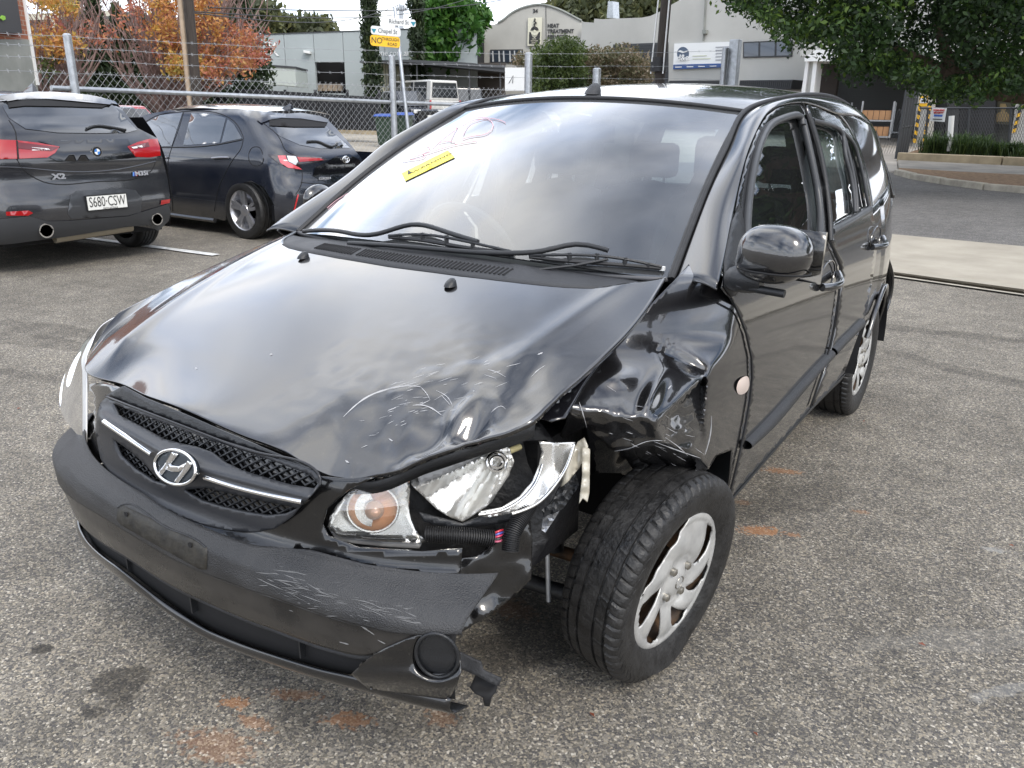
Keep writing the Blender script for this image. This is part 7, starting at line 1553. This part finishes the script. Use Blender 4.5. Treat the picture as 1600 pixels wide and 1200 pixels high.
# ================================================================== foliage
def leafmat(name, cols, rough=.55):
    """leaf colour picked per leaf from a ramp"""
    m = bpy.data.materials.new(name); m.use_nodes = True; nt = m.node_tree; b = nt.nodes['Principled BSDF']; b.inputs['Roughness'].default_value = rough
    a = nt.nodes.new('ShaderNodeAttribute'); a.attribute_name = 'leaf'; r = nt.nodes.new('ShaderNodeValToRGB'); e = r.color_ramp.elements
    e[0].position = 0; e[0].color = tuple(cols[0]) + (1,); e[1].position = 1; e[1].color = tuple(cols[-1]) + (1,)
    for i, c in enumerate(cols[1:-1]): k = e.new((i + 1) / (len(cols) - 1)); k.color = tuple(c) + (1,)
    nt.links.new(a.outputs['Fac'], r.inputs[0]); nt.links.new(r.outputs[0], b.inputs['Base Color'])
    tr = nt.nodes.new('ShaderNodeBsdfTranslucent'); nt.links.new(r.outputs[0], tr.inputs[0]); mx = nt.nodes.new('ShaderNodeMixShader'); mx.inputs[0].default_value = .35
    o = nt.nodes['Material Output']; nt.links.new(b.outputs[0], mx.inputs[1]); nt.links.new(tr.outputs[0], mx.inputs[2]); nt.links.new(mx.outputs[0], o.inputs[0]); return m
def leaves(name, cen, rad, n, size, m, parent=None, tone=None, up=0.0, asp=1.9, droop=0.0, flat_=1.0, seed=1):
    """cen (k,3) clump centres, rad (k,) radii, n leaves per clump; every leaf a kinked diamond of its own"""
    g_ = np.random.default_rng(seed); cen = np.asarray(cen, float); k = len(cen); rad = np.broadcast_to(rad, (k,)); N_ = k * n
    d = g_.normal(size=(N_, 3)); d /= np.linalg.norm(d, axis=1, keepdims=True); rr = g_.random(N_) ** .45
    P = np.repeat(cen, n, 0) + d * (np.repeat(rad, n) * rr)[:, None] * [1, 1, flat_]
    a = g_.normal(size=(N_, 3)); a[:, 2] += up - droop; a /= np.linalg.norm(a, axis=1, keepdims=True); b = np.cross(a, g_.normal(size=(N_, 3))); b /= np.linalg.norm(b, axis=1, keepdims=True)
    s = size * g_.uniform(.6, 1.35, N_)[:, None]; a = a * s * asp / 2; b = b * s / 2
    V = np.stack([P - a, P + b * .9 - a * .1, P + a, P - b * .9 - a * .1], 1).reshape(-1, 3)
    t = (np.repeat(tone if tone is not None else g_.random(k), n) * .55 + g_.random(N_) * .45)
    me = bpy.data.meshes.new(name); me.vertices.add(len(V)); me.vertices.foreach_set('co', V.ravel()); me.loops.add(N_ * 4); me.loops.foreach_set('vertex_index', np.arange(N_ * 4)); me.polygons.add(N_); me.polygons.foreach_set('loop_start', np.arange(N_) * 4); me.update(calc_edges=True)
    at_ = me.attributes.new('leaf', 'FLOAT', 'FACE'); at_.data.foreach_set('value', t); me.materials.append(m); me.validate()
    o = bpy.data.objects.new(name, me); col.objects.link(o)
    if parent: o.parent = parent; o.matrix_parent_inverse = Matrix.Translation(parent.location).inverted()
    return o
def samp(poly, n, r0, r1, g_, fn=None):
    A = np.array(poly); lo, hi = A.min(0), A.max(0); o = []
    while len(o) < n:
        u, v = g_.uniform(lo[0], hi[0]), g_.uniform(lo[1], hi[1])
        if inside((u, v), poly) and (fn is None or g_.random() < fn(u, v)): o.append((u, v, g_.uniform(r0, r1)))
    return o
LM = {'fig': leafmat('fig_leaf', [(.009, .020, .008), (.017, .040, .010), (.036, .080, .014), (.14, .22, .025)]),
      'cyp': leafmat('cypress_leaf', [(.012, .024, .010), (.026, .046, .016), (.055, .080, .026)]),
      'aut': leafmat('autumn_orange_leaf', [(.26, .085, .05), (.44, .18, .06), (.56, .28, .07), (.52, .37, .09), (.22, .23, .06)]),
      'red': leafmat('autumn_red_leaf', [(.26, .08, .07), (.42, .14, .09), (.50, .24, .09), (.46, .33, .10)]),
      'grn': leafmat('fresh_green_leaf', [(.020, .065, .012), (.045, .13, .020), (.11, .24, .03)]),
      'euc': leafmat('eucalyptus_leaf', [(.045, .055, .025), (.085, .10, .045), (.17, .17, .06)]),
      'bush': leafmat('green_shrub_leaf', [(.022, .042, .010), (.055, .085, .018), (.12, .16, .035)]),
      'brn': leafmat('flecked_shrub_leaf', [(.05, .055, .022), (.11, .11, .05), (.20, .15, .09), (.33, .27, .19)]),
      'gra': leafmat('strappy_grass_blade', [(.018, .040, .010), (.038, .075, .018), (.09, .14, .035)])}
M['barkm'] = mat('grey_brown_bark', (.10, .075, .055), .9, var=.4, vscale=3, bump=.6, bscale=14, stretch=(3, 3, .8)); M['twig'] = mat('pinkish_twig', (.22, .15, .135), .85, var=.3, vscale=5)
def limb(mb, P, r0, r1, n=10, nn=8):
    Q = spl([np.array(p) for p in P], n); mb.tube(Q, [r0 + (r1 - r0) * i / (n - 1) for i in range(n)], nn)
def tree_root(name, base, label, cat='tree', group=None): return empty(name, tuple(base), 0, label, cat, group)
def relm(mb, base): mb.v = [(x - base[0], y - base[1], z - base[2]) for x, y, z in mb.v]; return mb
g0 = np.random.default_rng(11)
# ---- fig tree over the right-hand side
tb = np.array([6.2, 19.5, .05]); T = tree_root('fig_tree', tb, 'big dark fig tree whose heavy limb and canopy hang over the street at the right')
mb = MB(); L3 = lambda u, v, r: atr(u, v, r)
fork = tb + [-.6, -.4, 3.0]
limb(mb, [tb, tb + [-.2, -.1, 1.5], fork, fork + [-1, -.4, 1.2]], .62, .42, 12, 14)
limb(mb, [fork + [0, 0, -.3], L3(1690, 150, 20.2), L3(1600, 146, 19.6), L3(1540, 138, 19.2), L3(1490, 118, 18.8), L3(1430, 92, 18.4), L3(1385, 72, 18)], .42, .08, 26, 12)
limb(mb, [fork, L3(1700, 60, 20), L3(1600, 0, 19), L3(1500, -60, 18)], .35, .1); limb(mb, [L3(1490, 118, 18.8), L3(1478, 80, 18.5), L3(1462, 40, 18.2)], .13, .05); limb(mb, [L3(1560, 142, 19.3), L3(1520, 90, 19), L3(1510, 30, 19)], .16, .06); limb(mb, [L3(1430, 92, 18.4), L3(1360, 60, 18), L3(1290, 20, 17.6)], .1, .03); limb(mb, [fork, fork + [2, -2, 2], fork + [5, -3, 3.2]], .35, .1); limb(mb, [fork, fork + [1, 3, 2.5], fork + [2, 6, 3]], .3, .1)
relm(mb, tb).build('trunk', M['barkm'], T, True, 60)
fp = [(1142, -40), (1150, -2), (1185, 18), (1205, 34), (1240, 60), (1262, 58), (1295, 50), (1312, 84), (1335, 108), (1372, 96), (1400, 112), (1440, 122), (1462, 146), (1500, 138), (1530, 150), (1560, 130), (1600, 138), (1660, 150), (1700, 150), (1700, -330), (1142, -330)]
C1 = samp(fp, 560, 15.5, 21, g0); lim_u = [1385, 1430, 1490, 1540, 1600, 1700]; lim_v = [72, 92, 118, 138, 146, 150]
C1 = [(u, v, (g0.uniform(22, 25) if (u > 1395 and abs(v - np.interp(u, lim_u, lim_v)) < 32) else r)) for u, v, r in C1]; cen = np.array([atr(*c) for c in C1]); tone = np.array([min(1, max(0, .25 + .5 * g0.random() ** 2 + (.45 if (g0.random() < .30) else 0))) * (.55 if 1330 < c[0] < 1560 and 20 < c[1] < 110 else 1) for c in C1])
edge = [(u + g0.uniform(-6, 6), v + g0.uniform(-12, 3), g0.uniform(15.5, 20)) for u, v in [(np.interp(k, range(18), [p[0] for p in fp[:18]]), np.interp(k, range(18), [p[1] for p in fp[:18]])) for k in np.linspace(0, 17, 130)]]
cen2 = np.array([atr(*c) for c in edge]); leaves('crown', cen, g0.uniform(.30, .62, len(cen)), 150, .062, LM['fig'], T, tone, seed=2); leaves('drooping_spray', cen2, g0.uniform(.14, .32, len(cen2)), 55, .055, LM['fig'], T, .3 + .7 * g0.random(len(cen2)), droop=.6, seed=3)
# the part of the crown beyond the frame: it is what the car's side mirrors
cc_ = np.array([[8.5 + 5 * x, 19 + 6 * y, 5.6 + 1.9 * z] for x, y, z in g0.normal(size=(420, 3)) * .55]); cc_ = cc_[(cc_[:, 2] > 3.2) & (cc_[:, 0] > 2.2)]
_q = [prj(c) for c in cc_]; cc_ = cc_[np.array([not (q[0] < 1660) for q in _q])]
leaves('outer_crown', cc_, .95, 90, .16, LM['fig'], T, .6 * g0.random(len(cc_)), seed=4)
def blobtree(name, base, h, rx, ry, cz, rz_, k, n, size, mt, label, cat='tree', tr=.18, group=None, seed=5, crad=.5, bark=None, tone=None):
    g_ = np.random.default_rng(seed); base = np.array(base, float); T = tree_root(name, base, label, cat, group); mb = MB()
    limb(mb, [base, base + [.05, 0, h * .3], base + [0, .1, h * .55]], tr, tr * .5)
    D = g_.normal(size=(k, 3)); D /= np.linalg.norm(D, axis=1, keepdims=True); R_ = g_.random(k) ** .4
    c = base + [0, 0, cz] + D * R_[:, None] * [rx, ry, rz_]
    for i in range(min(9, k)): limb(mb, [base + [0, 0, h * .4], base * .5 + c[i] * .5 + [0, 0, .2], c[i]], tr * .4, tr * .1, 6, 5)
    relm(mb, base).build('trunk', bark or M['barkm'], T, True, 60); leaves('crown', c, crad * g_.uniform(.7, 1.3, k), n, size, mt, T, tone, seed=seed); return T
# trees outside the frame on the right, mirrored in the doors and seen if one steps aside
blobtree('street_tree', (17, 13, 0), 5.5, 3.4, 3.4, 3.6, 2.2, 90, 80, .2, LM['fig'], 'low round street tree outside the frame to the right', seed=21, crad=.9, tr=.25)
blobtree('street_tree', (21, 19, .2), 8, 5, 5, 5, 3.2, 120, 90, .22, LM['fig'], 'tall dense street tree outside the frame to the right', seed=22, crad=1.1, tr=.3)
# ---- autumn trees
def autumn(base, label, regs, seed, twig_n, top, fan):
    g_ = np.random.default_rng(seed); base = np.array(base); T = tree_root('autumn_tree', base, label, 'tree', 'autumn trees behind the fence'); mb = MB()
    fk = base + [0, 0, 1.1]; limb(mb, [base, fk], .16, .13)
    for i in range(twig_n):
        u = g_.uniform(*fan); v = g_.uniform(*top); r = g_.uniform(23, 27); tip = atr(u, v, r); mid = fk * .55 + tip * .45 + [g_.uniform(-.3, .3), g_.uniform(-.3, .3), -.25]
        Q = spl([fk + g_.normal(size=3) * .05, mid, tip], 9); mb.tube(Q, [.055 - .047 * k / 8 for k in range(9)], 4, caps=False)
        for j in range(7):
            k = g_.integers(3, 9); p = Q[k]; q = p + np.array([g_.uniform(-.5, .5), g_.uniform(-.5, .5), g_.uniform(.3, 1.1)]); mb.tube([p, (p + q) / 2 + g_.normal(size=3) * .04, q], [.014, .010, .005], 3, caps=False)
    relm(mb, base).build('branches', M['twig'], T)
    for i, (poly, n, mt, k, t0, t1, rad, nm) in enumerate(regs):
        C_ = samp(poly, int(n * .85), 22.5, 27, g_); c = np.array([atr(*q) for q in C_]); leaves('leaves', c, g_.uniform(.12, rad, len(c)), int(k * 1.15), .055, mt, T, g_.uniform(t0, t1, len(c)), seed=seed + i)
    return T
ab = atr(258, 176, 25); ab[2] = .1
autumn(ab, 'autumn tree with orange and red leaves and bare pinkish twigs, left of centre', [([(225, -30), (240, 10), (235, 60), (285, 95), (330, 100), (345, 60), (345, 0), (330, -40)], 190, LM['aut'], 30, 0, .75, .35, 'leaves'), ([(300, 40), (290, 105), (330, 118), (385, 112), (420, 88), (424, 62), (400, 50), (350, 30)], 170, LM['red'], 34, 0, .85, .36, 'leaves'), ([(195, 0), (175, 20), (215, 70), (265, 110), (290, 110), (280, 40), (240, -20)], 110, LM['red'], 13, 0, .6, .35, 'leaves'), ([(255, 85), (262, 118), (300, 122), (330, 112), (320, 90)], 60, LM['aut'], 30, .7, 1, .35, 'leaves')], 31, 64, (-60, 80), (150, 430))
ab = atr(66, 176, 24); ab[2] = .1
autumn(ab, 'smaller autumn tree with gold and orange leaves beside the brick building', [([(48, -30), (55, 10), (85, 14), (118, 24), (112, 0), (95, -30)], 70, LM['aut'], 30, .4, 1, .33, 'leaves'), ([(48, 55), (54, 92), (70, 98), (105, 90), (125, 75), (120, 55), (90, 48), (60, 45)], 95, LM['aut'], 30, .1, .9, .33, 'leaves'), ([(55, 92), (62, 112), (85, 106), (90, 92)], 20, LM['bush'], 20, .3, 1, .33, 'leaves'), ([(60, 25), (120, 30), (180, 50), (170, 75), (110, 60), (60, 48)], 60, LM['red'], 9, 0, .4, .4, 'leaves')], 47, 30, (-20, 70), (55, 185))
for k, (u, v0, v1) in enumerate(((94, 124, 134), (128, 124, 135))):
    C_ = [(u + g0.uniform(-9, 9), g0.uniform(v0, v1 - 2), 37) for i in range(26)]; o = leaves('flower_shrub', [atr(*c) for c in C_], .22, 30, .09, leafmat('marigold', [(.40, .10, .01), (.70, .25, .02), (.8, .4, .05)]) if k == 0 else bpy.data.materials['marigold'], None, seed=50 + k)
    tag(o, ['orange flowering shrub at the foot of the leftmost ivory pillar', 'orange flowering shrub at the foot of the second ivory pillar'][k], 'shrub')
# ---- cypresses
for k, (u, w_px, vt, vb, r, lb) in enumerate(((136, 13, -30, 176, 33, 'between the first two ivory pillars'), (168, 14, 0, 176, 34, 'second from the left, behind bare twigs'), (205, 16, 20, 176, 34, 'behind the long bare branch'), (235, 15, 30, 176, 34, 'left of the pink-twigged tree'), (276, 16, 10, 178, 35, 'directly behind the autumn tree trunk'), (321, 17, 60, 178, 36, 'left of the dark power pole'), (343, 9, -30, 178, 40, 'thin, its tip above the orange leaves'), (392, 17, -30, 180, 40, 'tall, beside the blue-grey warehouse wall'), (584, 20, -60, 168, 41, 'dark column left of the street signs'), (654, 15, -60, 166, 44, 'dark column right of the street signs'))):
    b = atr(u, vb, r); t = atr(u - (vt - 50) * .0 - (u - 790) * (vb - vt) / 4300 * -0 , vt, r); h = t[2] - b[2]; wr = w_px / 2 * r / FPX; T = tree_root('cypress_tree', b, 'narrow dark cypress, ' + lb, 'tree', 'cypress trees')
    mb = MB(); limb(mb, [b, b + [0, 0, h * .8]], .12, .03); relm(mb, b).build('trunk', M['barkm'], T, True)
    n = int(60 + h * 22); z = g0.random(n); a = g0.uniform(0, 2 * PI, n); rr = np.sqrt(g0.random(n)) * wr * np.minimum(1, (1.02 - z) * 3.5 if vt > -20 else 1); c = b + np.stack([rr * np.cos(a), rr * np.sin(a), z * h], 1)
    leaves('crown', c, .26, 26, .10, LM['cyp'], T, g0.random(n), up=1.4, asp=3, flat_=1.5, seed=60 + k)
C_ = samp([(60, 100), (150, 60), (420, 70), (420, 175), (60, 175)], 260, 35.5, 36.5, g0); o = leaves('clipped_hedge', [atr(*c) for c in C_], .5, 40, .12, LM['cyp'], None, .5 * g0.random(260), up=.8, seed=80); tag(o, 'dark green hedge filling in behind the autumn trees', 'hedge', kind='stuff')
# ---- other trees
def pxtree(name, poly, n, r0, r1, k, size, mt, rad, label, basepx, seed, cat='tree', up=0, group=None, tw=.12, fn=None):
    g_ = np.random.default_rng(seed); b = atr(*basepx, (r0 + r1) / 2); T = tree_root(name, b, label, cat, group); C_ = samp(poly, n, r0, r1, g_, fn); c = np.array([atr(*q) for q in C_]); mb = MB(); top = c.mean(0)
    limb(mb, [b, (b + top) / 2, top], tw, tw * .5)
    for i in range(12): limb(mb, [b * .4 + top * .6, (top + c[i]) / 2, c[i]], tw * .35, tw * .1, 5, 4)
    relm(mb, b).build('trunk', M['barkm'], T, True); leaves('crown', c, g_.uniform(rad * .6, rad, n), k, size, mt, T, g_.random(n), up=up, seed=seed); return T
pxtree('leafy_tree', [(672, 12), (690, 4), (706, 2), (722, 6), (735, 14), (752, 12), (757, 22), (750, 32), (740, 40), (738, 64), (714, 72), (706, 92), (672, 95), (660, 80), (664, 50), (668, 30)], 150, 46, 49, 60, .24, LM['grn'], .95, 'bright green leafy tree between the warehouse and the curved parapet', (690, 170), 91)
pxtree('eucalyptus_tree', [(330, 20), (345, 5), (375, 0), (400, 5), (425, 20), (440, 40), (425, 50), (400, 35), (370, 45), (340, 45)], 60, 62, 68, 45, .35, LM['euc'], 1.2, 'airy eucalyptus rising behind the blue-grey warehouse at its left end', (385, 175), 92)
pxtree('eucalyptus_tree', [(440, 42), (455, 36), (480, 38), (500, 34), (515, 38), (514, 50), (470, 52), (440, 54)], 46, 66, 72, 40, .35, LM['euc'], 1.0, 'low eucalyptus crowns just over the warehouse roof', (480, 175), 93)
pxtree('eucalyptus_tree', [(862, 14), (872, 4), (895, 0), (915, 6), (940, 2), (948, 14), (946, 30), (912, 34), (880, 18)], 70, 74, 80, 45, .38, LM['euc'], 1.3, 'olive tree crowns behind the number 34 building', (900, 175), 94)
pxtree('eucalyptus_tree', [(948, 14), (965, 8), (990, 6), (1010, 2), (1034, 0), (1050, 2), (1028, 20), (1010, 28), (950, 30)], 70, 70, 76, 45, .38, LM['euc'], 1.3, 'yellow-green tree crowns behind the hall roof, left of the power pole', (1000, 175), 95)
bf = lambda u, v: 1.0
pxtree('bushy_shrub', [(836, 92), (848, 74), (868, 68), (890, 66), (908, 74), (912, 95), (912, 142), (834, 142), (838, 115)], 170, 23, 25.5, 70, .055, LM['bush'], .34, 'tall green bushy shrub behind the wire, in front of the number 34 building', (872, 165), 96, 'shrub', up=.8, tw=.05)
pxtree('flowering_shrub', [(900, 92), (925, 82), (955, 84), (985, 80), (1005, 92), (1018, 112), (1022, 142), (900, 142)], 170, 24, 26, 60, .055, LM['brn'], .34, 'wide shrub flecked with dry brown flowers, left of the power pole', (960, 165), 97, 'shrub', up=.4, tw=.05)
pxtree('flowering_shrub', [(800, 96), (812, 90), (826, 92), (836, 104), (834, 118), (826, 112), (806, 106)], 26, 24, 26, 26, .055, LM['brn'], .26, 'thin dry twigs and seed heads above the white board', (822, 165), 98, 'shrub', up=.4, tw=.04)
# ---- planting bed: strappy clumps
g_ = np.random.default_rng(5); Vg = []; tn = []
bx = np.array(bed[0]); 
for i in range(330):
    t = g_.random(); s = g_.random(); L_ = 17; base = bx + bd_ * (.2 + t * L_) + np.array([-bd_[1], bd_[0]]) * (.5 + s * 1.9); hh = (.42 + .35 * g_.random()) if t < .10 else .22 + .30 * g_.random()
    if t > .12 and g_.random() < .50: continue
    for j in range(70):
        a = g_.uniform(0, 2 * PI); l = hh * g_.uniform(.6, 1.2); p0 = np.array([base[0] + g_.normal() * .10, base[1] + g_.normal() * .10, ground_z(*base) + .16]); ln = l * g_.uniform(.2, .95); p1 = p0 + [math.cos(a) * ln * .4, math.sin(a) * ln * .4, l * .7]; p2 = p0 + [math.cos(a) * ln, math.sin(a) * ln, l * (.95 - .3 * ln / l)]; w_ = np.array([-math.sin(a), math.cos(a), 0]) * .011
        Vg += [p0 - w_, p0 + w_, p1 + w_ * .9, p1 - w_ * .9, p1 - w_ * .9, p1 + w_ * .9, p2 + w_ * .2, p2 - w_ * .2]; tn += [g_.random()] * 2
Vg = np.array(Vg); N_ = len(Vg) // 4; me = bpy.data.meshes.new('strappy_grass'); me.vertices.add(len(Vg)); me.vertices.foreach_set('co', Vg.ravel()); me.loops.add(N_ * 4); me.loops.foreach_set('vertex_index', np.arange(N_ * 4)); me.polygons.add(N_); me.polygons.foreach_set('loop_start', np.arange(N_) * 4); me.update(calc_edges=True)
at_ = me.attributes.new('leaf', 'FLOAT', 'FACE'); at_.data.foreach_set('value', np.array(tn)); me.materials.append(LM['gra']); o = bpy.data.objects.new('strappy_grass', me); col.objects.link(o); tag(o, 'strappy green grass clumps in the planting bed', 'grass', kind='stuff')
# fallen leaves and grit on the tarmac
for i, (u, v) in enumerate(((60, 1120), (1440, 1010), (925, 1120), (1290, 905), (1580, 855), (1350, 660), (250, 910), (1180, 1150), (30, 640), (1500, 700))):
    p = gp(u, v); s = g0.uniform(.008, .014); a = g0.uniform(0, PI); c_, s_ = math.cos(a), math.sin(a); V = [(x * c_ - y * s_, x * s_ + y * c_, z) for x, y, z in ((-s, 0, .003), (0, s * .5, .006), (s, 0, .002), (0, -s * .5, .005))]; o = mk('fallen_leaf', V, [(0, 1, 2), (0, 2, 3)], bpy.data.materials['autumn_orange_leaf'] if i % 3 else M['conc']); o.location = (p[0], p[1], p[2] + .004); tag(o, 'small dry fallen leaf on the tarmac ' + ['at the bottom left corner, near the oil stain', 'right of the flat tyre near the bottom', 'just below the flat tyre', 'right of the rust stain beside the flat tyre', 'at the right edge level with the hubcap', 'beside the rear wheel', 'left of the headlamp under the bumper edge', 'at the bottom, under the flat tyre', 'at the left edge level with the bonnet', 'at the right, level with the rear tyre'][i], 'leaf', 'fallen leaves on the tarmac')
# brick workshop runs on past the left edge
Bw = bpy.data.objects['brick_workshop']; pA = Fa(-88, 175); pB = pA - Fa.t * 1.5 
for nm, z0, z1, mt in (('concrete_base', -.2, 2.3, M['concw']), ('brick_wall', 2.3, 6.5, M['brick'])):
    V = [np.array([*q[:2], z]) for q in (pA, pB, pB - Fa.n * 5, pA - Fa.n * 5) for z in (z0, z1)]; o = mk(nm, V, [(0, 2, 3, 1), (2, 4, 5, 3), (4, 6, 7, 5), (6, 0, 1, 7), (1, 3, 5, 7)], mt, Bw); o.matrix_parent_inverse = Matrix.Translation(Bw.location).inverted()

# loose grit on the tarmac
mb = MB(); rg = random.Random(9)
for i in range(420):
    u, v = rg.uniform(-40, 1640), rg.uniform(420, 1190); p = gp(u, v)
    if -.8 < p[0] < .8 and -.8 < p[1] < 3.1: continue
    s_ = rg.uniform(.0015, .0048); a = rg.uniform(0, PI); V = [p + np.array([s_ * math.cos(a + k * PI / 2) * rg.uniform(.7, 1.2), s_ * math.sin(a + k * PI / 2) * rg.uniform(.7, 1.2), s_ * .35]) for k in range(4)] + [p + np.array([0, 0, s_]), p]
    mb.add(V, [(0, 1, 4), (1, 2, 4), (2, 3, 4), (3, 0, 4), (1, 0, 5), (2, 1, 5), (3, 2, 5), (0, 3, 5)])
o = mb.build('grit', mat('grit_stone', (.26, .24, .21), .9, var=.5, vscale=3)); tag(o, 'loose grit scattered over the tarmac', 'grit', kind='stuff')
